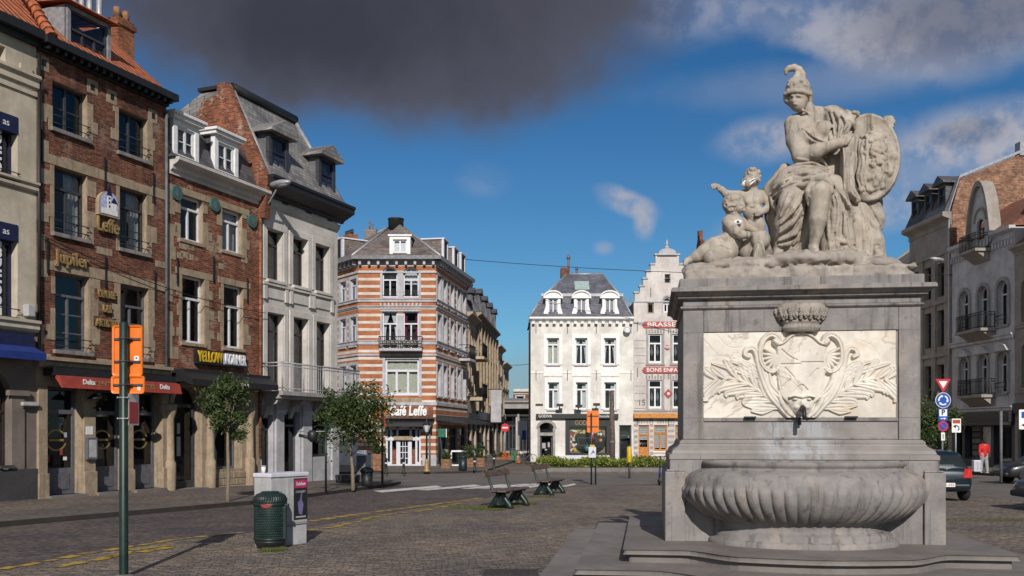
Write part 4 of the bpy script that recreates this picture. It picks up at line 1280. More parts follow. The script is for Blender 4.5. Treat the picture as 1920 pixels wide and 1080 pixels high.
bands = [(tops(512),.10),(tops(566),.16),(tops(577),.08),(tops(646),.22),(tops(667),.12),(tops(760),.2)]
def band_mesh(mat_, x0, x1, root=cafe):
 mb = MB(mat_)
 for z, h in bands: mb.box(x0, x1,-.07,.02, z, z + h);
 for z, h in bands[1:4]: mb.box(x0, x1,-.12,.02, z + h, z + h + .05)
 cornice(mb, x0, x1, zE - .15,[(.06,0),(.06,.12),(.16,.18),(.16,.3)],0)
 n_ = max(2, int((x1 - x0) / .55))
 for i in range(n_):
  xx = x0 + .15 + i * (x1 - x0 - .3) / max(1, n_ - 1); mb.box(xx - .08, xx + .08,-.34,.02, zE - .25, zE + .12)
 return mb.build('string_courses', M['lilac_trim'], root, .01)
wt2 = [(fc.s_(717), fc.s_(745), tops(558), tops(500),.45),(fc.s_(756), fc.s_(785), tops(558), tops(500),.45)]
wt1 = [(fc.s_(717), fc.s_(745), tops(655), tops(584)),(fc.s_(756), fc.s_(785), tops(655), tops(584))]
wt0 = [(fc.s_(722), fc.s_(786), tops(741), tops(673))]
dc = [(fc.s_(723), fc.s_(789),-.05, tops(801))]
mb = MB(); wall(mb, 0, wc, z0c, zE, wt2 + wt1 + wt0 + dc, .22,0,1); mb.build('front_wall', [M['striped'], M['lilac_trim']], cafe)
band_mesh(None, -.02, wc + .02)
mb = MB()
for o in wt2 + wt1 + wt0:
 pass
x0, x1 = wt1[0][0] - .14, wt1[1][1] + .14
for o in (wt2, wt1):
 mb.box(x0, o[0][0],-.04,.02, o[0][2] - .1, o[0][3] - .25); mb.box(o[0][1], o[1][0],-.04,.02, o[0][2] - .1, o[0][3] - .25); mb.box(o[1][1], x1,-.04,.02, o[0][2] - .1, o[0][3] - .25)
mb.box(x0, x1,-.05,.02, wt1[0][3], wt1[0][3] + .1)
for i in range(11):                                   # fan of voussoirs over the balcony window
 t = (i - 5) / 5; xx = (x0 + x1) / 2 + t * (x1 - x0) * .46; mb.hexa([(xx - .06,-.05, wt1[0][3] + .14),(xx + .06,-.05, wt1[0][3] + .14),(xx + .06,.02, wt1[0][3] + .14),(xx - .06,.02, wt1[0][3] + .14),
  (xx - .05 + t * .1,-.05, tops(568)),(xx + .07 + t * .1,-.05, tops(568)),(xx + .07 + t * .1,.02, tops(568)),(xx - .05 + t * .1,.02, tops(568))])
x0, x1 = wt0[0][0] - .16, wt0[0][1] + .16
mb.box(x0, wt0[0][0],-.05,.02, wt0[0][2] - .1, wt0[0][3] + .1); mb.box(wt0[0][1], x1,-.05,.02, wt0[0][2] - .1, wt0[0][3] + .1)
mb.build('window_stonework', M['lilac_trim'], cafe, .01)
mb = MB(); mb.box(x0, x1,-.04,.02, tops(671), tops(660)); mb.box(x0, x1,-.05,.02, tops(757), tops(746)); mb.build('sandstone_panels', M['sandstone'], cafe)
for i, o in enumerate(wt2): window(cafe, o, .22, 'frame_lil', tr=.42, mull=True, fw=.08, rail='iron', curtain=('curtain', 'top') if i else None)
window(cafe, wt1[0],.22, 'frame_lil', tr=.32, mull=True, fw=.08, curtain=('curtain', 'tied')); window(cafe, wt1[1],.22, 'frame_lil', tr=.32, mull=True, fw=.08, curtain=('curtain_r', 'sides'))
window(cafe, wt0[0],.22, 'frame_lil', tr=.32, mull=2, transbar=False, fw=.13, curtain=('curtain_y', 'full'))
mb = MB(); xb0, xb1 = fc.s_(713), fc.s_(793); zf = tops(655)
mb.box(xb0, xb1,-.75,0, zf - .16, zf); bo = mb.build('balcony', M['lilac_trim'], cafe, .02)
mb = MB()
for zq in (zf + .75, zf + .1): mb.tube([(xb0,0, zq),(xb0,-.72, zq),(xb1,-.72, zq),(xb1,0, zq)],.028,5)
for i in range(23):
 x = xb0 + i * (xb1 - xb0) / 22; mb.tube([(x, -.72, zf),(x, -.78, zf + .25),(x, -.72, zf + .78)],.014,4)
for i in range(11):
 c = xb0 + (i + .5) * (xb1 - xb0) / 11; mb.tube([(c + .1 * math.cos(t * .7),-.75, zf + .4 + .12 * math.sin(t * .7)) for t in range(10)],.012,4)
mb.build('railing', M['iron'], bo)
mb = MB()
for i in range(260):
 c = (random.uniform(xb0 + .3, xb1 - .2),-.74 + random.uniform(-.12,.1), zf + random.uniform(.1,.55)); r = .07
 mb.poly([(c[0] + random.uniform(-r, r), c[1] + random.uniform(-r, r), c[2] + random.uniform(-r, r)) for _ in range(3)],1 if random.random() < .2 else 0)
props(mb.build('foliage', [M['leaf'], M['red_canvas']], bo))
# doorway
o = dc[0]
mb = MB(); y0, y1 = .1,.22
w_ = o[1] - o[0]
posts = [o[0], o[0] + w_ * .12, o[0] + w_ * .30, o[0] + w_ * .68, o[0] + w_ * .84, o[1] - .12]
for x in posts: mb.box(x, x + .13, y0, y1, o[2], o[3])
mb.box(o[0], o[1], y0, y1, o[3] - .15, o[3]); mb.box(o[0], o[1], y0 - .03, y1, tops(826), tops(820))
for a, b_ in ((0,1),(1,2),(3,4),(4,5)): mb.box(posts[a] + .13, posts[b_], y0 + .02, y1, o[2], o[2] + (.35 if a in (0,4) else .2))
do = mb.build('door_frame', M['frame_lil'], cafe)
mb = MB(); a, b_ = posts[2] + .13, posts[3]
mb.box(a, a + .12, y0 + .03, y1, o[2], tops(826)); mb.box(b_ - .12, b_, y0 + .03, y1, o[2], tops(826))
for i in range(1,3): x = a + .12 + (b_ - a - .24) * i / 3; mb.box(x - .02, x + .02, y0 + .04, y1 - .02, o[2] + .2, tops(826))
for i in range(5): z = o[2] + .2 + (tops(826) - o[2] - .2) * i / 4; mb.box(a + .12, b_ - .12, y0 + .043, y1 - .023, z - .025 if i else z - .2, z + .025)
mb.build('glazed_door', M['frame_lil'], do)
mb = MB(); mb.poly([(o[0],.2, o[2]),(o[1],.2, o[2]),(o[1],.2, o[3]),(o[0],.2, o[3])]); mb.build('pane', M['glass'], do)
mb = MB()
for a in (1,3): mb.box(posts[a] + .13, posts[a + 1],.16,.19, o[2] + .2, tops(843))
mb.build('side_panel', M['brick_red'], do)
mb = MB(); mb.box(posts[2] - .15, posts[3] + .2,-.1,.06, tops(825), tops(818)); bn = mb.build('name_plate', M['sandstone'], do)
mb = MB(); mb.box(o[0] - .7, o[1] + .5,-.4,0,-.5,-.02); mb.build('step', M['lilac_trim'], do)
mb = MB(); mb.box(fc.s_(700), fc.s_(812),-.16,0, tops(783), tops(763)); sb = mb.build('sign_board', M['brick_red'], cafe)
text('lettering', 'Café Leffe', .85, M['white'], sb, ((fc.s_(730) + fc.s_(800)) / 2,-.22, tops(771)), extrude=.03, width=fc.s_(800) - fc.s_(730), bold=.03, shear=.12)
text('lettering', '*', 1.0, M['gold'], sb, (fc.s_(726),-.22, tops(775)), extrude=.02, bold=.02)
mb = MB(); mb.hexa([(fc.s_(722),-1.0, tops(800)),(fc.s_(812),-1.0, tops(800)),(fc.s_(812),0, tops(794)),(fc.s_(722),0, tops(794)),(fc.s_(722),-1.0, tops(794)),(fc.s_(812),-1.0, tops(794)),(fc.s_(812),0, tops(785)),(fc.s_(722),0, tops(785))])
mb.box(fc.s_(715), fc.s_(815),-.5,0, tops(786), tops(783)); mb.build('awning', M['black'], cafe)
mb = MB();
for px in (806, ): mb.tube([(fc.s_(px),-.12, tops(800)),(fc.s_(px),-.12,-.2)],.06,6)
mb.build('downpipe', M['lead'], cafe)
mb = MB(); mb.box(fc.s_(672) - .02, fc.s_(717),-.1,.02, z0c, .75); mb.build('plinth', M['lilac_trim'], cafe, .02); mb = MB(); mb.box(fc.s_(792), wc + .05,-.1,.02, z0c, .75); mb.build('plinth', M['lilac_trim'], cafe, .02)

# left face
flz = fl.z
rows = []
colsL = [(fl.s_(637), fl.s_(647)),(fl.s_(660.5), fl.s_(670.5))]
colsL = [(a, b_) for a, b_ in colsL]
cen = [LL - 2.15, LL - .72]
for zb_, zt_ in ((tops(563), tops(521)),(tops(647), tops(593)),(tops(738), tops(684)),(tops(848), tops(795))):
 rows.append([(c - .42, c + .42, zb_, zt_) for c in cen + [LL - 3.7, LL - 5.2]])
mb = MB(ML); wall(mb, 0, LL, z0c, zE, [o for r_ in rows for o in r_],.2,0,1); mb.build('left_wall', [M['striped'], M['lilac_trim']], cafe)
band_mesh(ML, 0, LL)
mb = MB(ML); mb.box(0, LL - .02,-.1,.02, z0c, 1.35); mb.build('plinth', M['lilac_trim'], cafe)
for r_ in rows:
 for o in r_: window(cafe, o, .2, 'frame_lil', tr=.28, mull=True, fw=.08, M_=ML, sur='lilac_trim', sw=.2, sill='lilac_trim')
# right face
cols = [(fr_.s_(a), fr_.s_(b_)) for a, b_ in ((820,825.5),(831,836.5),(844,850),(857,862.5),(867,872))]
cols = [((a + b_) / 2 - .48,(a + b_) / 2 + .48) for a, b_ in cols]
rowsR = []
for zb_, zt_ in ((tops(566), tops(514)),(tops(648), tops(588)),(tops(742), tops(682))): rowsR.append([(a, b_, zb_, zt_) for a, b_ in cols])
shopR = [(.5,3.2,.1, tops(800)),(3.7,6.2,.1, tops(800)),(6.7,9.0,.1, tops(800))]
mb = MB(MR); wall(mb, 0, RL, z0c, zE, [o for r_ in rowsR for o in r_] + shopR, .22,0,1); mb.build('right_wall', [M['striped'], M['lilac_trim']], cafe)
band_mesh(MR, 0, RL)
for r_ in rowsR:
 for o in r_: window(cafe, o, .22, 'frame_lil', tr=.28, mull=True, fw=.08, M_=MR, sur='lilac_trim', sw=.18, sp=.06, sill='lilac_trim')
for o in shopR: window(cafe, o, .22, 'frame_d', tr=.25, mull=2, fw=.1, M_=MR)
mb = MB(MR); mb.hexa([(.1,-1.9, tops(795)),(RL - .2,-1.9, tops(795)),(RL - .2,0, tops(788)),(.1,0, tops(788)),(.1,-1.9, tops(791)),(RL - .2,-1.9, tops(791)),(RL - .2,0, tops(778)),(.1,0, tops(778))]); mb.build('awning', M['black'], cafe)
mb = MB(MR); mb.box(6.6,8.6,-.8,0, tops(662), tops(657)); b2 = mb.build('balcony', M['lilac_trim'], cafe)
mb = MB(MR)
for i in range(15): mb.tube([(6.62 + i * .14,-.78, tops(657)),(6.62 + i * .14,-.78, tops(657) + .95)],.018,4)
mb.tube([(6.6,0, tops(657) + .95),(6.6,-.78, tops(657) + .95),(8.6,-.78, tops(657) + .95),(8.6,0, tops(657) + .95)],.025,5); mb.build('railing', M['iron'], b2)
# dark sheets standing in for the shade inside the rooms
mb = MB(); mb.box(.6, wc - .6,.8,.85, z0c, zE - .1); mb.build('dark_backing', M['interior'], cafe)
mb = MB(ML); mb.box(0, LL - .5,.8,.85, z0c, zE - .1); mb.build('dark_backing', M['interior'], cafe)
mb = MB(MR); mb.box(.7, RL, .8,.85, z0c, zE - .1); mb.build('dark_backing', M['interior'], cafe)
# roof on the five-sided plan
def inw(Mx, x, y): return (Mx @ Vector((x, y, 0)))
A = Vector((-.35,-.55,0)); B = Vector((wc + .35,-.55,0))
Lf = inw(ML, -.2,-.55); Rf = inw(MR, RL + .1,-.55)
Lb = inw(ML, -.2,6.5); Rb = inw(MR, RL + .1,6.0)
ze = zE + .22; zt_ = tops(418) + .05
yT = 3.6
kt = (61.4 + yT) / F
Ap = Vector(((727 - CX) * kt - fc.p.x, yT, 0)); Bp = Vector(((757 - CX) * kt - fc.p.x, yT, 0))
zt_ = EYE + (HY - 428) * kt - ZC
Lr = inw(ML, -.2,2.6); Rr = inw(MR, RL + .1,2.3)
zl, zr = ze + 1.75, ze + 1.5
P = lambda v, z: (v.x, v.y, z)
mb = MB()
for q in ([P(A, ze), P(B, ze), P(Bp, zt_), P(Ap, zt_)],[P(Lf, ze), P(A, ze), P(Ap, zt_), P(Lr, zl)],[P(B, ze), P(Rf, ze), P(Rr, zr), P(Bp, zt_)],
  [P(Lr, zl), P(Ap, zt_), P(Bp, zt_), P(Rr, zr), P(Rb, ze), P(Lb, ze)],[P(Lf, ze), P(Lr, zl), P(Lb, ze)],[P(Rf, ze), P(Rb, ze), P(Rr, zr)],
  [P(Lf, ze), P(Lb, ze), P(Rb, ze), P(Rf, ze), P(B, ze), P(A, ze)]): mb.poly(q)
roofc = mb.build('roof', M['slate_brown'], cafe)
mb = MB()
for a, b_, za, zb_ in ((A, Ap, ze, zt_),(B, Bp, ze, zt_),(Ap, Lr, zt_, zl),(Bp, Rr, zt_, zr)): mb.tube([P(a, za + .03), P(b_, zb_ + .03)],.09,6)
mb.build('hip_flashing', M['zinc'], roofc)
mb = MB()
for a, b_ in ((Lf, A),(A, B),(B, Rf)):
 d = (b_ - a).normalized(); nn = Vector((-d.y, d.x, 0)) * .5
 mb.hexa([P(a, ze - .16), P(b_, ze - .16), P(b_ + nn, ze - .16), P(a + nn, ze - .16), P(a - nn * .12, ze + .06), P(b_ - nn * .12, ze + .06), P(b_ + nn, ze + .06), P(a + nn, ze + .06)])
mb.build('gutter', M['zinc'], cafe)
mb = MB(); c = (Ap + Bp) / 2; mb.lathe([(.52,-.2),(.52,.55),(.56,.6),(.56,.66),(.1,.72)],20,(c.x, c.y + .1, zt_)); mb.build('roof_lantern', M['iron'], roofc)
dx0, dx1 = fc.s_(731), fc.s_(770); dz0, dz1 = tops(477), tops(444)
mb = MB()
mb.box(dx0, dx0 + .22,-.2,.1, dz0, dz1); mb.box(dx1 - .22, dx1,-.2,.1, dz0, dz1); mb.box(dx0 + .22, dx1 - .22,-.2,.1, dz1 - .2, dz1); mb.box(dx0 - .1, dx1 + .1,-.28,.3, dz1, dz1 + .1); mb.box(dx0 + .02, dx1 - .02,.1,3.0, dz0, dz1 - .03)
dm = mb.build('dormer', M['white'], roofc)
window(cafe, (dx0 + .22, dx1 - .22, dz0 + .05, dz1 - .2),.0, 'frame_w', tr=0, mull=True, fw=.09, curtain=None)
mb = MB(); mb.prism([(dx0 - .1, dz1 + .1),(dx1 + .1, dz1 + .1),((dx0 + dx1) / 2, dz1 + .75)],-.25,3.0, 'y'); mb.build('dormer_roof', M['slate_brown'], dm)
for Mx, x, sz in ((ML, LL - 3.1,.9),(MR, 2.0,1.2),(MR, 5.0,1.3),(MR, 7.2,1.3)):
 mb = MB(Mx); z0 = ze + .1; z1 = ze + 1.6
 mb.box(x, x + sz, .05,2.6, z0, z1); d_ = mb.build('dormer_cheeks', M['slate_brown'], roofc)
 mb = MB(Mx); mb.box(x - .05, x + .16,-.05,.1, z0, z1); mb.box(x + sz - .16, x + sz + .05,-.05,.1, z0, z1); mb.box(x - .08, x + sz + .08,-.1,2.4, z1, z1 + .09)
 mb.build('dormer', M['frame_lil'], d_)
 mb = MB(Mx); mb.box(x + .16, x + sz - .16,.0,.04, z0 + .1, z1 - .1); mb.build('dormer_pane', M['interior'], d_)
# stepped ornate gable at the far left of the cafe
mb = MB(ML); xq = LL - 3.35
for i, (h, wd) in enumerate(((1.2,1.15),(.9,.85),(.7,.55),(.55,.35))):
 z = ze - .9 + sum((1.2,.9,.7,.55)[:i]); mb.box(xq - wd / 2 - .2, xq + wd / 2 - .2,-.2,.25, z, z + h - .02); mb.box(xq - wd / 2 - .3, xq + wd / 2 - .1,-.27,.3, z + h - .14, z + h)
mb.ball((xq - .2,0, ze + 2.6),.14); mb.build('stepped_gable', M['lilac_trim'], cafe)
mb = MB(ML); mb.box(LL - 5.6, LL - 4.4,1.6,2.3, zl - .3, zl + .75); cc_ = mb.build('chimney', M['brick_chim'], roofc)
mb = MB(ML)
for i in range(5): mb.lathe([(.09,0),(.09,.35)],8,(LL - 5.45 + i * .22,1.95, zl + .75))
mb.build('chimney_pot', M['iron'], cc_)
mb = MB(); mb.box(c.x - 2.2, c.x - 1.4,4.2,4.8, zl, zt_ + .1); mb.tube([(c.x - 1.9,4.5, zt_),(c.x - 1.9,4.5, zt_ + .7)],.06,6); mb.tube([(c.x - 1.7,4.5, zt_),(c.x - 1.7,4.5, zt_ + .5)],.06,6); mb.build('chimney', M['slate_brown'], roofc)


# ---- a plain builder for the houses further off
def genhouse(name, label, f, w, D, ze, rows, cols, wallm, frame='frame_w', roof='mansard', rh=2.6, roofm='slate', trim='grey_trim', shop=None, ww=.95, sur=True, group=None, curtain=None, rail=None, dormers=0, arch=0.0, cat='house', d=.22):
 root = thing(name, label, cat, (f.p.x, f.p.y, f.zb), f.rz, group)
 ops = []
 for zb_, zt_ in rows:
  for i in range(cols):
   c = w * (i + .5) / cols; ops.append((c - ww / 2, c + ww / 2, zb_, zt_) + ((arch,) if arch else ()))
 sh = []
 if shop:
  ns = shop[2] if len(shop) > 2 else 2
  for i in range(ns): c = w * (i + .5) / ns; sh.append((c - w / ns * .38, c + w / ns * .38, shop[0], shop[1]))
 mb = MB(); wall(mb, 0, w, -.6, ze, ops + sh, d, 0); mb.build('wall', M[wallm], root)
 mb = MB(); cornice(mb, 0, w, ze - .3,[(.06,0),(.06,.12),(.18,.2),(.3,.3),(.42,.36),(.42,.5)],0)
 mb.build('cornice', M[trim], root)
 mb = MB()
 for zb_, zt_ in rows: mb.box(0, w, -.07,.02, zb_ - .3, zb_ - .14)
 if rows: mb.build('mouldings', M[trim], root)
 for o in ops: window(root, o, d, frame, tr=.28, mull=True, fw=.08, sur=trim if sur else None, sw=.14, sp=.05, sill=trim, curtain=curtain, rail=rail)
 for o in sh: window(root, o, d, 'frame_d', tr=.25, mull=2, fw=.1, name='shop_window')
 if shop:
  mb = MB(); mb.box(0, w, -.16,.02, shop[1] + .05, shop[1] + .65); mb.build('fascia', M['black'], root)
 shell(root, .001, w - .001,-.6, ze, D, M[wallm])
 mb = MB(); zg = ze + .18
 if roof == 'mansard':
  mb.prism([(-.3, zg),(.8, zg + rh),(D / 2, zg + rh + .9),(D - .8, zg + rh),(D, zg)],0, w, 'x')
 elif roof == 'gable':
  mb.prism([(-.3, zg),(D / 2, zg + rh),(D, zg)],0, w, 'x')
 else:
  mb.box(0, w, 0, D, zg, zg + .3)
 ro = mb.build('roof', M[roofm], root)
 for i in range(dormers):
  c = w * (i + .5) / dormers
  mb = MB(); mb.box(c - .65, c + .65,-.05,1.8, zg, zg + 1.7); mb.prism([(c - .85, zg + 1.7),(c + .85, zg + 1.7),(c, zg + 2.2)],-.25,2.2, 'y'); dm = mb.build('dormer', M[roofm], ro)
  window(root, (c - .5, c + .5, zg + .15, zg + 1.6),-.03, frame, tr=0, mull=True, fw=.08)
 return root


# ---- the narrow street beyond the cafe
sd = (.078,.997)
fa = Fac((-3.30,70.56), sd, ZC)
def sfac(s): p = fa.p + fa.d * s; return Fac((p.x, p.y), sd, ZC)
h = genhouse('ornate_house', 'narrow soot stained house with black crested roof next to the banded cafe', fa, 5.9,8,10.9,[(8.3,10.0),(5.2,7.3)],3, 'ornate', 'frame_g', 'mansard', 2.0, 'slate', 'ornate', (.2,3.0,2), ww=.8, dormers=1, rail='iron')
mb = MB()
mb.box(1.4,4.6,-1.1,0,7.7,7.9); mb.box(1.6,4.4,-.95,0,4.6,4.85); bo = mb.build('balcony', M['ornate'], h)
mb = MB()
for z in (7.9,4.85):
 for i in range(17): mb.tube([(1.5 + i * .19,-1.0, z),(1.5 + i * .19,-1.0, z + 1)],.03,4)
 mb.box(1.4,4.6,-1.05,-.97, z + .95, z + 1.02)
for i in range(6): mb.lathe([(.1,0),(.16,.3),(.05,.5),(.12,.65),(.02,.95)],6,(.4 + i, .3,13.2))
mb.build('railing', M['iron'], bo)
h = genhouse('stone_house', 'long ochre stone house with pale vertical banner beyond the banded cafe', sfac(5.95),17.0,9,11.6,[(8.7,10.8),(5.4,7.7)],7, 'ornate', 'frame_g', 'mansard', 1.9, 'slate', 'sandstone', (.2,3.2,5), ww=1.05, dormers=4)
mb = MB()
for i in range(8): mb.box(i * 17 / 7 - .28 if i else 0, i * 17 / 7 + .28 if i < 7 else 17,-.2,.02,3.9,11.2)
mb.build('pilasters', M['sandstone'], h, .02)
mb = MB(); mb.box(7.0,7.08,-1.35,-.45,3.1,5.9); bo = mb.build('banner', M['lilac_trim'], h)
mb = MB(); mb.tube([(7.04,0,5.95),(7.04,-1.4,5.95)],.04,5); mb.build('banner_arm', M['iron'], bo); mb = MB(); mb.tube([(7.04,0,3.05),(7.04,-1.4,3.05)],.04,5); mb.build('banner_arm', M['iron'], bo)
h = genhouse('brown_house', 'narrow brown house with red tiled roof at the far end of the street row', sfac(23.0),6.5,9,10.6,[(8.0,9.8),(5.2,7.2)],2, 'ornate', 'frame_d', 'gable', 2.4, 'tile_dk', 'ornate', (.2,3.2,1), ww=1.1)
h = genhouse('ochre_house', 'ochre rendered house closing the far end of the narrow street', sfac(29.6),8.0,9,9.4,[(7.0,8.7),(4.2,6.2)],3, 'sandstone', 'frame_d', 'gable', 2.4, 'slate', 'ornate', (.2,3.0,2), ww=1.0)
fe = Fac((-.9,103.0),(1,-.05), ZC)
h = genhouse('low_shop', 'low grey shop front with columns between the street and the white corner house', fe, 6.0,9,5.4,[],0, 'right_wall', roof='flat', shop=(.2,3.9,4), roofm='lead')
mb = MB()
for i in range(5): mb.box(i * 1.48, i * 1.48 + .22,-.2,.02,-.5,4.4)
mb.box(-.6,6.2,-1.2,0,4.75,5.2)
mb.build('columns', M['grey_trim'], h)
fe = Fac((-3.5,150),(1,0), ZC)
genhouse('distant_house', 'small pale house with flat roof far down the street', fe, 5.5,9,7.0,[(4.6,6.2),(1.5,3.4)],3, 'white_wall', 'frame_d', 'flat', 2.4, 'lead', 'grey_trim', ww=1.0)
fe = Fac((0.2,142),(1,0), ZC)
h = genhouse('distant_block', 'distant red brick block with white upper storey seen over the low shop', fe, 6,9,8.2,[(6.2,7.6),(3.4,5.2)],3, 'brick_red', 'frame_w', 'flat', 2.4, 'white_wall', 'white_wall', ww=1.2)
fe = Fac((2.2,118),(1,0), ZC)
h = genhouse('glass_block', 'teal glass office block peeping past the white corner house', fe, 7,9,8.9,[(6.6,8.4),(4.2,6.0),(1.6,3.5)],3, 'lead', 'frame_g', 'flat', 2.4, 'lead', 'lead', ww=1.9, sur=False)

# ---- white corner house in the middle
fw_ = Fac((1.40,72.0),(1,0), ZC)
ww_ = fw_.s_(1188)
whouse = thing('white_house', 'bright white corner house with blue slate roof and three white round headed dormers', 'house', (1.40,72.0, ZC),0)
zz = lambda py: fw_.z(1090, py)
ze = zz(601)
rT = [(fw_.s_(a), fw_.s_(b_), zz(684), zz(634)) for a, b_ in ((1025.5,1048),(1078.5,1101),(1132.5,1155))]
rC = [(fw_.s_(a), fw_.s_(b_), zz(768), zz(717)) for a, b_ in ((1027,1048),(1080,1101),(1133,1155))]
g_door = (fw_.s_(1008), fw_.s_(1041),-.15, zz(790),.5)
g_win = (fw_.s_(1060), fw_.s_(1148), zz(853), zz(786))
g_d2 = (fw_.s_(1161), fw_.s_(1184),.1, zz(797))
mb = MB(); wall(mb, 0, ww_, -.6, ze, rT + rC + [g_door, g_win, g_d2],.25,0); mb.build('wall', M['bright_wall'], whouse)
for i, o in enumerate(rT): window(whouse, o, .25, 'frame_w', tr=.24, mull=True, fw=.1, sur='white', sw=.26, sp=.07, sill='lilac_trim', curtain=(('curtain_y', 'full'),('curtain', 'tied'),('curtain', 'tied'))[i], sur_top=.3)
for i, o in enumerate(rC): window(whouse, o, .25, 'frame_w', tr=.26, mull=True, fw=.1, sur='white', sw=.24, sp=.07, sill='lilac_trim', curtain=('curtain', 'right'), sur_top=.3)
mb = MB()
for o in rT: mb.box(o[0] - .25, o[1] + .25,-.05,.02, o[2] - .85, o[2] - .2)
mb.box(0, ww_, -.04,.02, zz(700), zz(697.5)); mb.build('mouldings', M['white'], whouse); mb = MB()
cornice(mb, -.1, ww_, ze - .12,[(.06,0),(.06,.12),(.3,.16),(.4,.22),(.4,.36)],0)
for i in range(15): xx = .2 + i * (ww_ - .4) / 14; mb.box(xx - .11, xx + .11,-.34,.02, ze - .28, ze - .1)
mb.build('cornice', M['white'], whouse, .01)
mb = MB()
for y in (616,704): anchors(mb, [(fw_.s_(px), zz(y)) for px in (1005,1064,1118,1183)],.75)
for y in (700,):
 pass
mb.build('wall_anchors', M['iron'], whouse)
# shopfront
mb = MB()
mb.box(fw_.s_(1005), fw_.s_(1159),-.28,0, zz(785), zz(776)); fas = mb.build('fascia', M['black'], whouse, .02)
text('lettering', 'GODIVA', .3, M['white'], fas, (fw_.s_(1022),-.29, zz(780.5)), extrude=.01, width=1.0)
text('lettering', 'Chocolatier', .28, M['white'], fas, (fw_.s_(1135),-.29, zz(780.5)), extrude=.01, width=1.3)
mb = MB(); a, b_, c, e = g_win
mb.box(a, a + .3,-.06,.25, c, e); mb.box(b_ - .45, b_, -.06,.25, c, e); mb.box(a + .3, b_ - .45,-.06,.25, e - .55, e); mb.box(a + .3, b_ - .45,-.06,.25, c, c + .12)
sf = mb.build('shop_window', M['black'], whouse, .01)
text('lettering', 'GODIVA', .5, M['gold'], sf, ((a + b_) / 2 - .3,-.07, e - .28), extrude=.01, width=1.5)
p = MB(); p.poly([(a, .2, c),(b_, .2, c),(b_, .2, e),(a, .2, e)]); p.build('pane', M['glass'], sf)
mb = MB(); mb.box(a + .35, b_ - .5,.42,.45, c + .15, e - .62); dsp = mb.build('display_panel', M['sandstone'], sf)
mb = MB()
for i in range(170):
 t = random.random()
 if t < .45: x, z = a + .45 + random.uniform(0,.3) + .25 * random.random() ** 2, random.uniform(c + .25, e - .75)
 elif t < .8: x, z = random.uniform(a + .45, b_ - .7), e - .8 - .3 * random.random() ** 1.5
 else: x, z = b_ - .75 - .35 * random.random(), random.uniform(e - 1.6, e - .8)
 mb.disc((x, z), random.uniform(.05,.12),.385 + random.uniform(0,.03),.41,6, i % 3)
mb.build('display_flowers', [M['red_canvas'], M['white'], M['yellow']], dsp)
mb = MB(); mb.prism([(a + 1.0 + math.cos(t * .5236) * .1,0) for t in range(1)] or [],0,0, 'y') if False else None
mb.prism([((a + b_) / 2 + .1 + 1.25 * math.cos(t * math.pi / 10),(c + e) / 2 - .35 + .95 * math.sin(t * math.pi / 10)) for t in range(20)],.395,.41, 'y'); mb.build('display_dark_oval', M['interior'], dsp)
mb = MB(); xx, zq = (a + b_) / 2 - .1, c + .8
for q in (.35, ):
 mb.box(xx - .7, xx + .7,.37,.385, zq + .45, zq + .49); mb.box(xx - .7, xx + .7,.37,.385, zq - .1, zq - .06); mb.box(xx - .7, xx - .66,.37,.385, zq - .06, zq + .45); mb.box(xx + .66, xx + .7,.37,.385, zq - .06, zq + .45)
mb.lathe([(.22,-.55),(.26,-.2),(.12,-.1),(.02,.1)],8,(xx, .36, zq)); mb.build('display_frame', M['teal'], dsp)
a, b_, c, e, _ = g_door
mb = MB()
for x in (a, b_ - .18): mb.box(x, x + .18,-.08,.25, c, e - .5)
for o_ in (1,):
 ap = arch_pts(a - .1, b_ + .1, e - .5,.62,12); ip = arch_pts(a + .12, b_ - .12, e - .5,.4,12)
 for i in range(12):
  q1, q2, q3, q4 = ap[i], ap[i + 1], ip[i + 1], ip[i]
  mb.hexa([(q1[0],-.1, q1[1]),(q2[0],-.1, q2[1]),(q3[0],-.1, q3[1]),(q4[0],-.1, q4[1]),(q1[0],.2, q1[1]),(q2[0],.2, q2[1]),(q3[0],.2, q3[1]),(q4[0],.2, q4[1])])
mb.box(a, b_, -.1,.22, zz(817), zz(811))
mb.build('door_surround', M['grey_trim'], whouse, .012)
mb = MB(); mb.box(a + .2, a + .3,.12,.2, c, zz(817)); mb.box(b_ - .3, b_ - .2,.12,.2, c, zz(817)); mb.box(a + .3, b_ - .3,.12,.2, c, c + .5); mb.box(a + .3, b_ - .3,.12,.2, zz(817) - .1, zz(817)); do = mb.build('door', M['frame_d'], whouse)
p = MB(); p.poly([(a + .1,.18, c),(b_ - .1,.18, c),(b_ - .1,.18, e - .15),(a + .1,.18, e - .15)]); p.build('pane', M['glass'], do)
p = MB(); p.box(a + .35, a + .6,.14,.15,1.0,1.4); p.box(b_ - .55, b_ - .4,.14,.15,1.1,1.45); p.box(a + .55, b_ - .6,.14,.15,.85,.95); p.build('notice', M['lilac_trim'], do)
window(whouse, g_d2,.25, 'frame_d', tr=.3, mull=False, fw=.09, name='door')
mb = MB(); mb.box(fw_.s_(1041) + .1, fw_.s_(1160),-.08,.02,-.5, zz(854)); mb.build('plinth', M['frame_lil'], whouse); mb = MB(); mb.box(fw_.s_(1185), ww_, -.08,.02,-.5, zz(851)); mb.build('plinth', M['frame_lil'], whouse)
for px, py in ((1049,765),(1084,767),(1117,764)):
 mb = MB(); x, z = fw_.s_(px), zz(py); mb.tube([(x, 0, z - .1),(x, -.7, z + .15)],.04,5); mb.box(x - .25, x + .25,-.85,-.6, z + .1, z + .3); mb.build('floodlight', M['iron'], whouse)
mb = MB(); x, z = fw_.s_(1175), zz(620); mb.lathe([(.28,0),(.2,.05),(.02,.1)],12,(0,0,0)); mb.tube([(0,0,-.1),(0,.2,-.3)],.03,5)
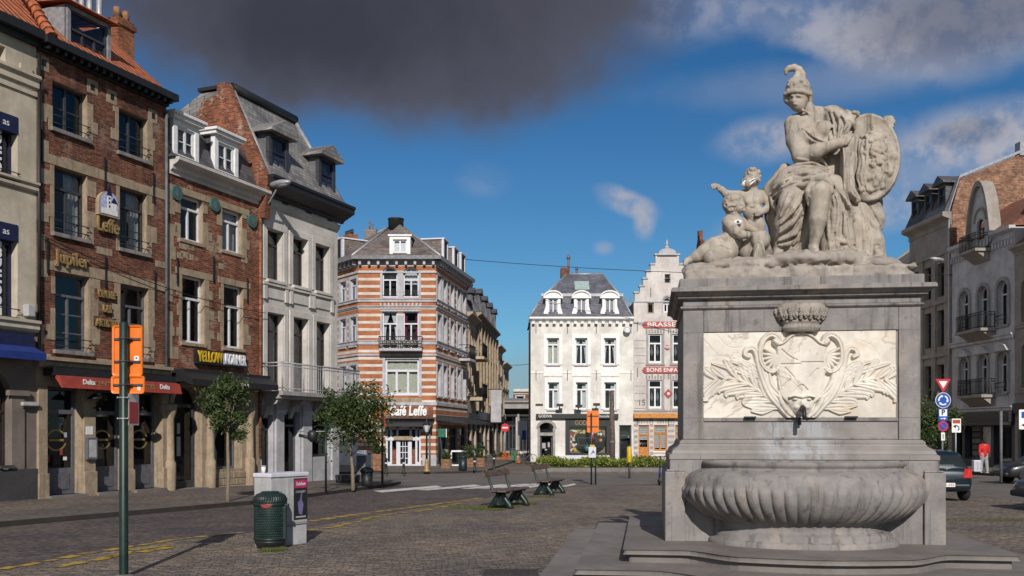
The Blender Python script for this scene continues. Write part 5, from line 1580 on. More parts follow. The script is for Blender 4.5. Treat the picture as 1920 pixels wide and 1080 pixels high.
do_ = mb.build('satellite_dish', M['frame_lil'], whouse); do_.location = (x, -.3, z); do_.rotation_euler = (R(70),0,0)
mb = MB(); mb.box(fw_.s_(1004), fw_.s_(1018),-.03,0, zz(761), zz(757)); mb.build('street_name_plate', M['frame_b'], whouse)
# roof
k74 = 73.2 / F
zb1 = zz(553); zb2 = EYE + (HY - 514) * 75.0 / F - ZC
x0, x1 = -.1, ww_ - .1
ax, bx = .95, ww_ - .85
DW = 9.0
mb = MB()
E_ = [(x0,-.3, ze + .25),(x1,-.3, ze + .25),(x1, DW, ze + .25),(x0, DW, ze + .25)]
Bk = [(ax, .75, zb1),(bx, .75, zb1),(bx, DW - .75, zb1),(ax, DW - .75, zb1)]
k75 = 75.0 / F
tx0, tx1 = (1063 - CX) * k75 - 1.4,(1129 - CX) * k75 - 1.4
Tp = [(tx0,3.0, zb2),(tx1,3.0, zb2),(tx1, DW - 2.6, zb2),(tx0, DW - 2.6, zb2)]
mb.hexa(E_ + Bk); mb.hexa([(p[0] + (.001 if i in (0,3) else -.001), p[1], p[2] + .002) for i, p in enumerate(Bk)] + Tp)
wr = mb.build('roof', M['slate_blue'], whouse)
mb = MB(); mb.box(ax - .15, bx + .15,.6,.8, zb1 - .02, zb1 + .2)
for i in range(4): mb.tube([E_[i], Bk[i]],.07,5); mb.tube([Bk[i], Tp[i]],.08,5); mb.tube([Tp[i], Tp[(i + 1) % 4]],.09,5)
mb.build('roof_edge', M['zinc'], wr)
for a_, b2_ in ((1023,1051),(1076,1104),(1129,1157)):
 xa, xb = fw_.s_(a_), fw_.s_(b2_); z0, z1 = zz(596), zz(558); yf = -.15
 mb = MB(); wq = .2
 mb.box(xa, xa + wq, yf, yf + .2, z0, z1); mb.box(xb - wq, xb, yf, yf + .2, z0, z1); mb.box(xa - .08, xb + .08, yf - .05, yf + .2, z0 - .02, z0 + .14); mb.box(xa + .001, xb - .001, yf + .2,1.2, z0, z1)
 ap = arch_pts(xa - .06, xb + .06, z1,.42,12); ip = arch_pts(xa + .2, xb - .2, z1,.2,12)
 mb.prism(ap, yf, 1.3, 'y'); mb.box(xa - .18, xb + .18, yf - .1, yf + .1, z1 - .08, z1 + .04)
 ap2 = arch_pts(xa - .16, xb + .16, z1 + .03,.5,12)
 for i in range(12):
  q1, q2, q3, q4 = ap2[i], ap2[i + 1], ap[i + 1], ap[i]
  mb.hexa([(q1[0], yf - .12, q1[1]),(q2[0], yf - .12, q2[1]),(q3[0], yf - .12, q3[1]),(q4[0], yf - .12, q4[1]),(q1[0],.9, q1[1]),(q2[0],.9, q2[1]),(q3[0],.9, q3[1]),(q4[0],.9, q4[1])])
 for sgn, xx in ((-1, xa),(1, xb)): mb.prism([(xx, z0),(xx + sgn * .22, z0),(xx + sgn * .1, z0 + .5),(xx, z0 + .8)], yf, yf + .18, 'y')
 mb.build('dormer', M['white'], wr, .01)
 q = MB(); q.box(xa + wq - .005, xb - wq + .005, yf + .195, yf + .21, z0 + .14, z1 - .08); q.build('dormer_blind', M['lilac_trim'], wr)
 window(whouse, (xa + wq, xb - wq, z0 + .14, z1 - .08), yf + .17, 'frame_w', tr=0, mull=True, fw=.08)
mb = MB(); xs_ = (fw_.s_(1080), fw_.s_(1108));
t0, t1 = .25,.62
def onroof(x, t, off):
 y = .75 + (3.0 - .75) * t; z = zb1 + (zb2 - zb1) * t; nl = math.hypot(zb2 - zb1,2.25); return (x, y - off * (zb2 - zb1) / nl, z + off * 2.25 / nl)
mb.hexa([onroof(xs_[0], t0,.02), onroof(xs_[1], t0,.02), onroof(xs_[1], t1,.02), onroof(xs_[0], t1,.02), onroof(xs_[0], t0,.12), onroof(xs_[1], t0,.12), onroof(xs_[1], t1,.12), onroof(xs_[0], t1,.12)])
mb.build('skylight', plain('skylight_glass', (.34,.43,.42),.3), wr)
mb = MB(); cxm = (1059 - CX) * k75 - 1.4; zc0 = EYE + (HY - 502) * k75 - ZC
mb.box(cxm - .3, cxm + .35,2.9,4.0, zb1, zc0); co_ = mb.build('chimney', M['brick_old'], wr)
mb = MB(); mb.tube([(cxm + .3,3.2, zc0 - .3),(cxm + .3,3.2, zc0 + .75)],.09,8); mb.lathe([(.13,.7),(.16,.85),(.03,1.1)],8,(cxm + .3,3.2, zc0)); mb.tube([(cxm + .95,3.3, zb2),(cxm + .95,3.3, zb2 + .45)],.08,8); mb.lathe([(.14,.4),(.03,.65)],8,(cxm + .95,3.3, zb2)); mb.build('chimney_pot', M['lead'], co_)
shell(whouse, .001, ww_ - .001,-.6, ze, 9, M['bright_wall'])

# ---- brasserie with stepped gable
fb = Fac((9.13,72.0),(1,0), ZC)
wb = fb.s_(1314)
bras = thing('brasserie_house', 'pale house with stepped gable, red name boards and orange awning band', 'restaurant', (9.13,72.0, ZC),0)
zz = lambda py: fb.z(1250, py)
cxp = 1251.0
def mx(px): return 2 * cxp - px
up = [[(fb.s_(1216), fb.s_(1241), zz(680), zz(626)),(fb.s_(mx(1241)), fb.s_(mx(1216)), zz(680), zz(626))],
 [(fb.s_(1216), fb.s_(1241), zz(765), zz(712)),(fb.s_(mx(1241)), fb.s_(mx(1216)), zz(765), zz(712))]]
gd = [(fb.s_(1197), fb.s_(1217),-.05, zz(797)),(fb.s_(1226), fb.s_(1251), zz(846), zz(797)),(fb.s_(1266), fb.s_(1290), zz(846), zz(797))]
sm = [(fb.s_(1214), fb.s_(1226), zz(588), zz(568)),(fb.s_(mx(1226)), fb.s_(mx(1214)), zz(588), zz(568)),(fb.s_(1244), fb.s_(1258), zz(586), zz(556),.28),(fb.s_(1246), fb.s_(1257), zz(531), zz(514))]
zsh = zz(566)
mb = MB(); wall(mb, 0, wb, -.6, zsh, up[0] + up[1] + gd + sm[:2] + [(sm[2][0], sm[2][1], sm[2][2], zsh)],.2,0)
steps_ = [(1190,549),(1200,537),(1206,523),(1212,509),(1220,496),(1229,478)]
zprev = zsh
cop = MB()
for px, py in steps_:
 a, b_ = fb.s_(px), fb.s_(mx(px)); z1 = zz(py)
 holes = [h_ for h_ in sm[2:] if h_[2] < z1 and h_[3] > zprev]
 hs = [(h_[0], h_[1], max(h_[2], zprev), min(h_[3], z1)) + ((h_[4],) if len(h_) > 4 and h_[3] <= z1 else ()) for h_ in holes]
 wall(mb, a, b_, zprev, z1, hs, .2,0)
 mb.poly([(a, 0, zprev),(a, .35, zprev),(a, .35, z1),(a, 0, z1)]); mb.poly([(b_, 0, zprev),(b_, 0, z1),(b_, .35, z1),(b_, .35, zprev)])
 # the back of the gable is closed round the openings
 wall(mb, a, b_, zprev, z1, hs, .15,0, None, .2)
 cop.box(a - .08, a + .35,-.08,.42, z1 - .02, z1 + .1); cop.box(b_ - .35, b_ + .08,-.08,.42, z1 - .02, z1 + .1)
 zprev = z1
mb.build('wall', M['pale_wall'], bras)
a, b_ = fb.s_(1235), fb.s_(mx(1235))
cop.prism([(a, zz(478)),(b_, zz(478))] + arch_pts(a, b_, zz(474), zz(466) - zz(474),10),-.12,.4, 'y')
cop.box(a - .1, b_ + .1,-.18,.42, zz(479), zz(476.5))
cop.lathe([(.16,0),(.2,.1),(.08,.22),(.12,.35),(.02,.7)],10,((a + b_) / 2,.14, zz(466)))
for py in (566,700 - 95): cop.box(0, wb, -.05,.02, zz(py) - .04, zz(py) + .06)
cop.build('coping', M['lilac_trim'], bras, .008)
mb = MB()
for row in up:
 for o in row:
  mb.box(o[0] - .18, o[0],-.03,.02, o[2] - .1, o[3] + .05); mb.box(o[1], o[1] + .18,-.03,.02, o[2] - .1, o[3] + .05); mb.box(o[0] - .22, o[1] + .22,-.09,.02, o[2] - .22, o[2] - .08)
  for i in range(7): xx = o[0] - .15 + i * (o[1] - o[0] + .3) / 6; mb.box(xx - .06, xx + .06,-.05,.02, o[3] + .1, o[3] + (.42 if i % 2 == 0 else .3))
for row in up:
 o = row[0]; z = o[2] - .05
 while z < o[3]: mb.box(.05, o[0] - .25,-.015,.02, z, z + .05); z += .56
mb.box(0, wb, -.08,.02, zz(772), zz(769))
for i in range(24):
 if i % 8 == 7: continue
 xx = .2 + i * (wb - .4) / 23; mb.box(xx - .06, xx + .06,-.03,.02, zz(793), zz(787.5))
for j in range(9):
 z = -.3 + j * .42
 for (a, b_) in ((0.02, gd[0][0] - .06),(gd[0][1] + .06, gd[1][0] - .06),(gd[1][1] + .06, gd[2][0] - .06),(gd[2][1] + .06, wb - .02)): mb.box(a, b_, -.02,.02, z, z + .2)
mb.build('stone_bands', M['grey_trim'], bras)
for row in up:
 for i, o in enumerate(row): window(bras, o, .2, 'frame_w', tr=.33 if row is up[0] else .27, mull=True, fw=.1, curtain=None, bars=0)
for row in up:
 for o in row:
  ic = MB()
  for c_ in (o[0] + (o[1] - o[0]) * .28, o[0] + (o[1] - o[0]) * .72): ic.prism([(c_, o[2] + .5),(c_ + .12, o[2] + .8),(c_, o[2] + 1.3),(c_ - .12, o[2] + .8)],.3,.31, 'y')
  ic.build('lace_curtain', M['lead'], bras)
for o in sm[:2]: window(bras, o, .18, 'sandstone', tr=0, mull=False, fw=.08)
window(bras, sm[2],.18, 'frame_w', tr=.45, mull=True, fw=.09, sur='lilac_trim'); window(bras, sm[3],.18, 'sandstone', tr=0, mull=False, fw=.06)
for i, o in enumerate(gd):
 wo = window(bras, o, .2, 'frame_o', tr=.3 if i else .26, mull=bool(i), fw=.11, name='window' if i else 'door', sill='white' if i else None)
 sb_ = MB(); z = o[3] - .1; zl_ = o[2] + (.3 if i else 1.7)
 while z > zl_: sb_.box(o[0] + .1, o[1] - .1,.22,.24, z - .1, z); z -= .15
 sb_.build('blind', M['curtain'], wo)
 if not i:
  dp = MB(); dp.box(o[0] + .1, o[1] - .1,.1,.18, o[2], o[2] + 1.15); dp.box(o[0] + .25, o[1] - .25,.08,.1, o[2] + .15, o[2] + 1.0); dp.build('door_panel', M['frame_o'], wo)
mb = MB(); mb.hexa([(-.02,-.45, zz(784)),(wb, -.45, zz(784)),(wb, 0, zz(784)),(-.02,0, zz(784)),(-.02,-.4, zz(775.5)),(wb, -.4, zz(775.5)),(wb, 0, zz(775)),(-.02,0, zz(775))]); mb.build('awning_band', M['orange_band'], bras)
def board(px0, px1, py, hpx, s, wtxt, size):
 a, b_ = fb.s_(px0), fb.s_(px1); z = zz(py); h_ = hpx * 72 / F / 2
 mb = MB(); mb.prism([(a, z),(a + .15, z - h_),(b_ - .15, z - h_),(b_, z),(b_ - .15, z + h_),(a + .15, z + h_)],-.09,-.02, 'y')
 o_ = mb.build('name_board', M['red_sign'], bras)
 text('lettering', s, size, M['white'], o_, ((a + b_) / 2,-.095, z), extrude=.006, width=wtxt, bold=.004)
board(1204, mx(1204),609,11.5, 'BRASSERIE', 3.0,.42)
board(1204, mx(1204),694,11.5, 'BONS ENFANTS', 3.1,.42)
board(1245.5, mx(1245.5),651.5,8, 'DES', .4,.22)
mb = MB(); z = zz(738); x = fb.s_(1253); mb.prism([(x - .34, z),(x, z - .36),(x + .34, z),(x, z + .36)],-.07,-.02, 'y'); do = mb.build('diamond_sign', M['red_sign'], bras)
mb = MB(); mb.disc((x, z),.1,-.08,-.07,10); mb.build('diamond_mark', M['white'], do)
text('house_number', '15', .62, M['lead'], bras, (fb.s_(1203),-.03, zz(755)), extrude=.008)
mb = MB(); anchors(mb, [(fb.s_(px), zz(py)) for px, py in ((1195,612),(1253,617),(1195,698),(1253,702),(1220,548),(1195,788),(1253,792))],.7); mb.build('wall_anchors', M['iron'], bras)
mb = MB(); mb.prism([(.3, zsh),(wb - .3, zsh),(wb / 2, zz(480))],.36,9, 'y'); mb.build('roof', M['slate_brown'], bras)
shell(bras, .001, wb - .001,-.6, zsh, 9, M['pale_wall'])
mb = MB(); x = fb.s_(1192)
for i in range(4): mb.tube([(-.25 + i * .2 - .1,4.0, zsh - .5),(-.25 + i * .2 - .1,4.0, zsh + .9)],.05,6)
mb.box(-.5,.55,3.7,4.3, zsh - 2.5, zsh - .4); mb.build('chimney', M['zinc'], bras)

# ---- houses behind the fountain
fn = Fac((14.9,72.2),(1,0), ZC)
hN = genhouse('brown_roofed_house', 'house with tall brown slate roof and white stepped gable edge, behind the reclining stone child', fn, 8.2,9,12.4,[(9.4,11.4),(6.2,8.4)],3, 'pale_wall', 'frame_w', 'gable', 4.9, 'slate_brown', 'lilac_trim', (.2,3.4,3))
mb = MB(); mb.prism([(-.2,12.2),(-.2,12.9),(4.5,18.0),(9.1,12.9),(9.1,12.2)],-.02,.2, 'x');
for i in range(12): t = i / 11; mb.box(-.04,.22,-.25 + 4.5 * t, .12 + 4.5 * t, 12.9 + 4.85 * t, 13.4 + 4.85 * t)
mb.box(-.04,.3,4.3,4.7,17.6,18.3)
mb.build('gable_coping', M['brick_red'], hN)
fn2 = Fac((22.6,73.5),(1,.02), ZC)
genhouse('tall_roofed_house', 'rendered house with brown roof hidden behind the fountain figures', fn2,5.6,9,12.0,[(9.2,11.0),(6.2,8.2)],2, 'cream', 'frame_w', 'gable', 4.6, 'slate_brown', 'grey_trim', (.2,3.4,2))

# ---- right hand street, in its own shade
fG = Fac((28.2,68.1),(.05,-1), ZC); wG = 5.9
ftmp = Fac((28.1,74.0),(.05,-1), ZC)
hH = genhouse('gabled_house', 'pale ochre house whose plain gable shows beside the grey ashlar building', Fac((29.0,75.5),(.05,-1), ZC),6.8,8,14.4,[(11.0,13.2),(7.6,9.8),(4.6,6.6)],3, 'cream', 'frame_d', 'flat', 1, 'lead', 'sandstone', (.2,3.2,2))
mb = MB(); mb.prism([(-.4,14.6),(5.4,19.0),(8.2,16.5),(8.2,14.6)],0,6.8, 'x'); mb.build('gable', M['cream'], hH)
hG = thing('ashlar_building', 'tall brown ashlar building with three hooded dormers and bare brick side gable', 'building', (fG.p.x, fG.p.y, ZC), fG.rz)
zeG = 16.2
colsG = [(fG.s_(1735), fG.s_(1743.5)),(fG.s_(1751), fG.s_(1759.5)),(fG.s_(1767), fG.s_(1776.5))]
colsG = [(.5 + i * 1.75,1.5 + i * 1.75) for i in range(3)]
rowsG = [(11.2,13.4),(7.9,10.3),(4.3,6.7)]
opsG = [(a, b_, c, e) for c, e in rowsG for a, b_ in colsG]
shG = [(.5,2.6,.1,3.1),(3.2,5.4,.1,3.1)]
mb = MB(); wall(mb, 0, wG, -.6, zeG, opsG + shG, .35,0); mb.build('wall', M['right_stone'], hG)
for o in opsG: window(hG, o, .35, 'frame_d', tr=.28, mull=True, fw=.08, rail='iron' if o[2] < 5 else None)
for o in shG: window(hG, o, .35, 'frame_d', tr=.25, mull=2, fw=.1, name='shop_window')
mb = MB()
for a, b_ in ((0,.4),(1.6,2.15),(3.35,3.9),(5.1, wG)): mb.box(a, b_, -.1,.02,3.9,14.0)
for z in (3.6,7.2,10.7,13.9): mb.box(0, wG, -.16,.02, z, z + .25)
mb.build('mouldings', M['right_stone'], hG); mb = MB()
cornice(mb, 0, wG, zeG - .5,[(.06,0),(.06,.3),(.2,.4),(.5,.5),(.6,.56),(.6,.8)],0); mb.build('cornice', M['right_stone'], hG, .015)
shell(hG, .001, wG - .02,-.6, zeG, 10, M['right_stone'])
mb = MB(); mb.prism([(-.4, zeG + .28),(.55, zeG + 2.4),(4.6, zeG + 4.05),(10, zeG + 2.0),(10, zeG + .2)],0, wG - .3, 'x'); rG = mb.build('roof', M['slate'], hG)
mb = MB(); mb.prism([(-.02,8),(-.02, zeG + .3),(.56, zeG + 2.45),(4.6, zeG + 4.1),(10, zeG + 2.0),(10,8)], wG - .3, wG, 'x'); mb.build('brick_gable', M['brick_gable'], hG)
mb = MB(); pr = [(-.25, zeG + .2),(.5, zeG + 2.5),(4.6, zeG + 4.2),(10, zeG + 2.1)]
for i in range(3):
 a, b_ = pr[i], pr[i + 1]; mb.hexa([(wG - .36, a[0], a[1] - .02),(wG + .08, a[0], a[1] - .02),(wG + .08, b_[0], b_[1] - .02),(wG - .36, b_[0], b_[1] - .02),(wG - .36, a[0], a[1] + .16),(wG + .08, a[0], a[1] + .16),(wG + .08, b_[0], b_[1] + .16),(wG - .36, b_[0], b_[1] + .16)])
mb.box(wG - .5, wG + .1,4.5,5.3, zeG + 4.0, zeG + 4.9); mb.build('gable_coping', M['zinc'], hG)
mb = MB(); mb.tube([(wG - .1,-.12, zeG),(wG - .1,-.12,3.0)],.07,6); mb.build('downpipe', M['zinc'], hG)
for i in range(3):
 c = 1.0 + i * 1.9; z0 = zeG + .3
 mb = MB(); mb.box(c - .5, c - .36,-.1,.1, z0, z0 + 2.0); mb.box(c + .36, c + .5,-.1,.1, z0, z0 + 2.0); mb.box(c - .36, c + .36,-.1,.1, z0 + 1.8, z0 + 2.0); mb.box(c - .48, c + .48,.1,1.8, z0, z0 + 2.0)
 dm = mb.build('dormer', M['slate'], rG)
 mb = MB(); mb.prism([(c - .8, z0 + 2.0),(c + .8, z0 + 2.0),(c + .75, z0 + 2.12),(c, z0 + 2.6),(c - .75, z0 + 2.12)],-.4,2.4, 'y'); mb.build('dormer_roof', M['slate'], dm)
 window(hG, (c - .36, c + .36, z0 + .1, z0 + 1.8),.06, 'frame_d', tr=.3, mull=True, fw=.07)

fW = Fac((28.5,62.2),(.05,-1), ZC); wW = 7.1
hW = thing('arched_house', 'grey rendered house with tall arched attic gable and iron balconies, right of the ashlar building', 'house', (fW.p.x, fW.p.y, ZC), fW.rz)
zeW = 14.0
def colw(px): return fW.s_(px)
cW = [fW.s_(1809), fW.s_(1844), fW.s_(1881)]
t1 = [(c - .55, c + .55,8.45,11.1,.55) for c in cW]
t2 = [(c - .5, c + .5,4.5,6.9,.42) for c in cW]
mb = MB(); wall(mb, 0, wW, 3.4, zeW, t1 + t2,.3,0); mb.build('wall', M['right_wall'], hW)
for o in t1: window(hW, o, .3, 'frame_w', tr=.3, mull=True, fw=.08, sur='grey_trim', sw=.22, sp=.1, sill='grey_trim')
for o in t2: window(hW, o, .3, 'frame_w', tr=.3, mull=True, fw=.08, sur='grey_trim', sw=.2, sp=.1, sill='grey_trim')
mb = MB()
for z in (3.4,7.6): cornice(mb, 0, wW, z, [(.08,0),(.16,.06),(.16,.2),(.24,.26),(.24,.34)],0)
gw = 1.22; gx = fW.s_(1842)
for a, b_ in ((0, gx - gw),(gx + gw, wW)): cornice(mb, a, b_, zeW - .55,[(.06,0),(.06,.3),(.16,.36),(.34,.46),(.34,.66)],0)
for o in t2:
 c = (o[0] + o[1]) / 2; mb.prism([(c - .85, o[3] + .05),(c + .85, o[3] + .05),(c + .5, o[3] + .4),(c, o[3] + .55),(c - .5, o[3] + .4)],-.28,0, 'y')
for o in (t1[0], t1[2], t2[0], t2[2]): mb.box(o[0] - .1, o[1] + .1,-.06,.02, o[2] - .75, o[2] - .2)
for i in range(22):
 xx = .15 + i * (wW - .3) / 21
 if abs(xx - gx) > gw: mb.box(xx - .07, xx + .07,-.14,.02, zeW - .95, zeW - .6)
mb.build('mouldings', M['right_wall'], hW, .012)
# arched attic gable
zt_ = 17.2
mb = MB(); ap = [(gx + gw * t, zeW + .2 + (zt_ - zeW - .2) * (1 - abs(t) ** 2.3) ** .8) for t in [math.cos(math.pi * i / 18) for i in range(19)]]
at_w = (gx - .45, gx + .45, zeW - .7, zeW + 1.2,.45)
hole = arch_pts(at_w[0], at_w[1], at_w[3] - .45,.45,12)
pts = [(gx + gw, zeW - .3)] + ap + [(gx - gw, zeW - .3)]
# build the gable as a ring of faces round the window
outer = pts; inner = [(at_w[1], at_w[2])] + hole + [(at_w[0], at_w[2])]
def resample(pl, n):
 L = [0]
 for i in range(1, len(pl)): L.append(L[-1] + math.hypot(pl[i][0] - pl[i - 1][0], pl[i][1] - pl[i - 1][1]))
 out = []
 for k in range(n):
  t = L[-1] * k / (n - 1); j = max(i for i in range(len(L)) if L[i] <= t + 1e-9); j = min(j, len(pl) - 2)
  u = (t - L[j]) / max(1e-9, L[j + 1] - L[j]); out.append((pl[j][0] + (pl[j + 1][0] - pl[j][0]) * u, pl[j][1] + (pl[j + 1][1] - pl[j][1]) * u))
 return out
ou, inn = resample(outer, 40), resample(inner, 40)
for i in range(39):
 mb.poly([(ou[i][0],-.12, ou[i][1]),(ou[i + 1][0],-.12, ou[i + 1][1]),(inn[i + 1][0],-.12, inn[i + 1][1]),(inn[i][0],-.12, inn[i][1])])
 mb.poly([(inn[i][0],-.12, inn[i][1]),(inn[i + 1][0],-.12, inn[i + 1][1]),(inn[i + 1][0],.15, inn[i + 1][1]),(inn[i][0],.15, inn[i][1])])
mb.build('attic_gable', M['right_wall'], hW)
mb = MB();
for i in range(18):
 a, b_ = ap[i], ap[i + 1]
 def ex(p, q): return (gx + (p[0] - gx) * (q + .03), zeW + (p[1] - zeW) * q)
 a2, b2_ = ex(a, 1.1), ex(b_, 1.1)
 mb.hexa([(a2[0],-.35, a2[1]),(b2_[0],-.35, b2_[1]),(b_[0],-.35, b_[1]),(a[0],-.35, a[1]),(a2[0],.4, a2[1]),(b2_[0],.4, b2_[1]),(b_[0],.4, b_[1]),(a[0],.4, a[1])])
a2 = arch_pts(gx - .72, gx + .72, zeW + 1.05,.85,12); i2 = arch_pts(gx - .6, gx + .6, zeW + 1.05,.73,12)
for i in range(12):
 q1, q2, q3, q4 = a2[i], a2[i + 1], i2[i + 1], i2[i]
 mb.hexa([(q1[0],-.2, q1[1]),(q2[0],-.2, q2[1]),(q3[0],-.2, q3[1]),(q4[0],-.2, q4[1]),(q1[0],-.1, q1[1]),(q2[0],-.1, q2[1]),(q3[0],-.1, q3[1]),(q4[0],-.1, q4[1])])
mb.build('arched_hood', M['right_stone'], hW)
window(hW, at_w, .1, 'frame_d', tr=.3, mull=True, fw=.07)
def balcony_at(x0, x1, zf, dep, root, n_=14):
 mb = MB(); mb.box(x0, x1,-dep, 0, zf - .18, zf); mb.prism([(0, zf - .18),(-dep * .85, zf - .18),(-dep * .5, zf - .4),(0, zf - .75)], x0 + .15, x1 - .15, 'x'); bo = mb.build('balcony', M['right_stone'], root, .015)
 mb = MB()
 for zq in (zf + .95, zf + .8, zf + .08): mb.tube([(x0 + .05,0, zq),(x0 + .05,-dep + .05, zq),(x1 - .05,-dep + .05, zq),(x1 - .05,0, zq)],.025,5)
 for i in range(n_ + 1): x = x0 + .05 + i * (x1 - x0 - .1) / n_; mb.tube([(x, -dep + .05, zf),(x, -dep + .05, zf + .95)],.018,4)
 for s_ in (x0 + .05, x1 - .05):
  for i in range(5): mb.tube([(s_, -dep + .05 + i * .2, zf),(s_, -dep + .05 + i * .2, zf + .95)],.018,4)
 mb.build('railing', M['iron'], bo)
balcony_at(gx - 1.0, gx + 1.0, zeW - .75,1.0, hW)
balcony_at(cW[1] - 1.5, cW[1] + 1.5,8.4,1.0, hW, 20)
balcony_at(cW[1] - 1.5, cW[1] + 1.4,4.45,.9, hW, 20)
mb = MB()
for o in (t1[0], t1[2], t2[0], t2[2]):
 for z in (o[2] + .35, o[2] + .6): mb.tube([(o[0],-.2, z),(o[1],-.2, z)],.02,5)
 for x in (o[0], o[1]): mb.tube([(x, .05, o[2] + .6),(x, -.2, o[2] + .6),(x, -.2, o[2] + .2)],.02,5)
mb.build('guard_rail', M['iron'], hW)
mb = MB(); mb.box(0, wW, -.35,.1,2.75,3.4); mb.box(.05, wW - .05,-.75,-.05,2.6,2.78); fsW = mb.build('fascia', M['black'], hW, .02)
shW = [(.4,1.3,-.1,2.6),(1.6,4.6,.55,2.6),(4.9,6.8,.3,2.6)]
mb = MB(); wall(mb, 0, wW, -.6,2.75, shW, .3,0); mb.build('shopfront', M['frame_d'], hW)
for i, o in enumerate(shW):
 wo = window(hW, o, .3, 'frame_d', tr=0, mull=bool(i == 1), fw=.09, name='shop_window' if i else 'door')
 if i == 1:
  q = MB()
  for k in range(5): q.box(o[0] + .25, o[0] + 1.15,.36,.38, o[2] + .2 + k * .38, o[2] + .5 + k * .38, k % 2)
  q.build('display_sheets', [M['grey_box'], M['sandstone']], wo)
  q = MB(); q.disc((o[0] + 2.3, o[2] + .95),.55,.40,.42,20,0,.75); q.build('display_disc', M['lead'], wo)
shell(hW, .001, wW - .001,-.6, zeW, 9, M['right_wall'])
mb = MB(); mb.prism([(-.2, zeW + .1),(3.8, zeW + 3.0),(9, zeW + .1)],0, wW, 'x'); mb.build('roof', M['tile_dk'], hW)
fR = Fac((28.85,55.06),(.05,-1), ZC)
hR = genhouse('brown_corner_house', 'brown stone house with arched shop door cut by the right picture edge', fR, 7.0,9,12.6,[(8.4,10.8),(4.7,7.2)],3, 'right_stone', 'frame_d', 'gable', 3.2, 'tile_dk', 'right_stone', (.2,3.2,3), dormers=2, arch=.4)

# ---------------------------------------------------------------- fountain
ZF = -0.13
FROT = R(-8.0)
FC = Vector((3.588,12.516, ZF))
FR, FU = Vector((math.cos(FROT), math.sin(FROT),0)), Vector((-math.sin(FROT), math.cos(FROT),0))


def fl_(px, py, y):
 """fountain coordinates of the point at depth y behind a photo pixel"""
 k = (px - CX) / F
 # X = k*Y ; point = FC + x*FR + y*FU
 bx, by = FC.x + y * FU.x, FC.y + y * FU.y
 x = (k * by - bx) / (FR.x - k * FR.y)
 Y = by + x * FR.y
 return (x, y, EYE + (HY - py) / F * Y - ZF)


def H(z): return z - ZF


def wet_stone():
 m, n, b = new_mat('bluestone_with_lime_stain')
 co = n.obj(); x, y, z = n.sep(co)
 f = n.noise(co, 2.5,6,.6)
 col = n.mix(n.step(f, .3,.7),(.205,.185,.175),(.285,.257,.243))
 ax = n.m('ABSOLUTE', n.m('ADD', x, .03))
 st = n.noise(n.map(co, scale=(11,11,.9)),1.0,6,.65)
 mask = n.m('MULTIPLY', n.step(n.m('ADD', ax, n.m('MULTIPLY', n.m('SUBTRACT', st, .5),.55)),.55,.25), n.step(n.noise(n.map(co, loc=(4,4,4), scale=(4,4,2)),1.4,6,.7),.38,.55))
 col = n.mix(n.m('MULTIPLY', mask, .75), col, (.37,.38,.40))
 dk = n.m('MULTIPLY', n.step(n.noise(n.map(co, loc=(9,2,4), scale=(7,7,.8)),1.0,6,.7),.52,.7), n.m('MULTIPLY', n.step(ax, .75,.4),.8))
 col = n.mix(dk, col, (.10,.11,.13))
 n.put(b.inputs['Base Color'], col); b.inputs['Roughness'].default_value = .7
 bp = n.n('ShaderNodeBump'); bp.inputs['Strength'].default_value = .3; bp.inputs['Distance'].default_value = .02
 n.put(bp.inputs['Height'], n.noise(co, 40,6,.7)); n.put(b.inputs['Normal'], bp.outputs[0])
 return m
M['wet'] = wet_stone()


def wear(o, amt=0.006, bevel=0.012):
 b = o.modifiers.new('bevel', 'BEVEL'); b.width = bevel; b.segments = 2; b.limit_method = 'ANGLE'; b.angle_limit = R(40)
 return o


# steps
steps = thing('fountain_steps', 'worn bluestone steps with curved front round the foot of the fountain', 'steps', FC, FROT)
def step_outline(hx, yf, bulge, yb, xa, xb):
 pts = [(-hx, yb),(-hx, yf),(-xa, yf)]
 for i in range(1,9):
  t = i / 8; pts.append((-xa + (xa - xb) * t, yf - bulge * .8 * (.5 - .5 * math.cos(math.pi * t))))
 for i in range(1,12):
  t = i / 12; pts.append((-xb + 2 * xb * t, yf - bulge * (.8 + .2 * math.sin(math.pi * t))))
 for i in range(0,9):
  t = i / 8; pts.append((xb + (xa - xb) * t, yf - bulge * .8 * (.5 + .5 * math.cos(math.pi * t))))
 pts += [(hx, yf),(hx, yb)]
 return pts
for i, (hx, yf, bl, yb, z0, z1, xa, xb) in enumerate(((2.98,-3.32,.65,3.05,-.3,.06,2.0,1.1),(2.56,-2.74,.65,2.6,.03,.21,1.75,.95),(2.06,-2.17,.64,2.15,.18,.36,1.42,.78))):
 mb = MB()
 o1 = step_outline(hx, yf, bl, yb, xa, xb)
 ins = step_outline(hx - .05, yf + .05, bl, yb, xa, xb)
 mb.prism(ins, H(z0), H(z1 - .05), 'z'); mb.prism(o1, H(z1 - .055), H(z1), 'z')
 mb.build('step', M['bluestone_dk'], steps, .016)

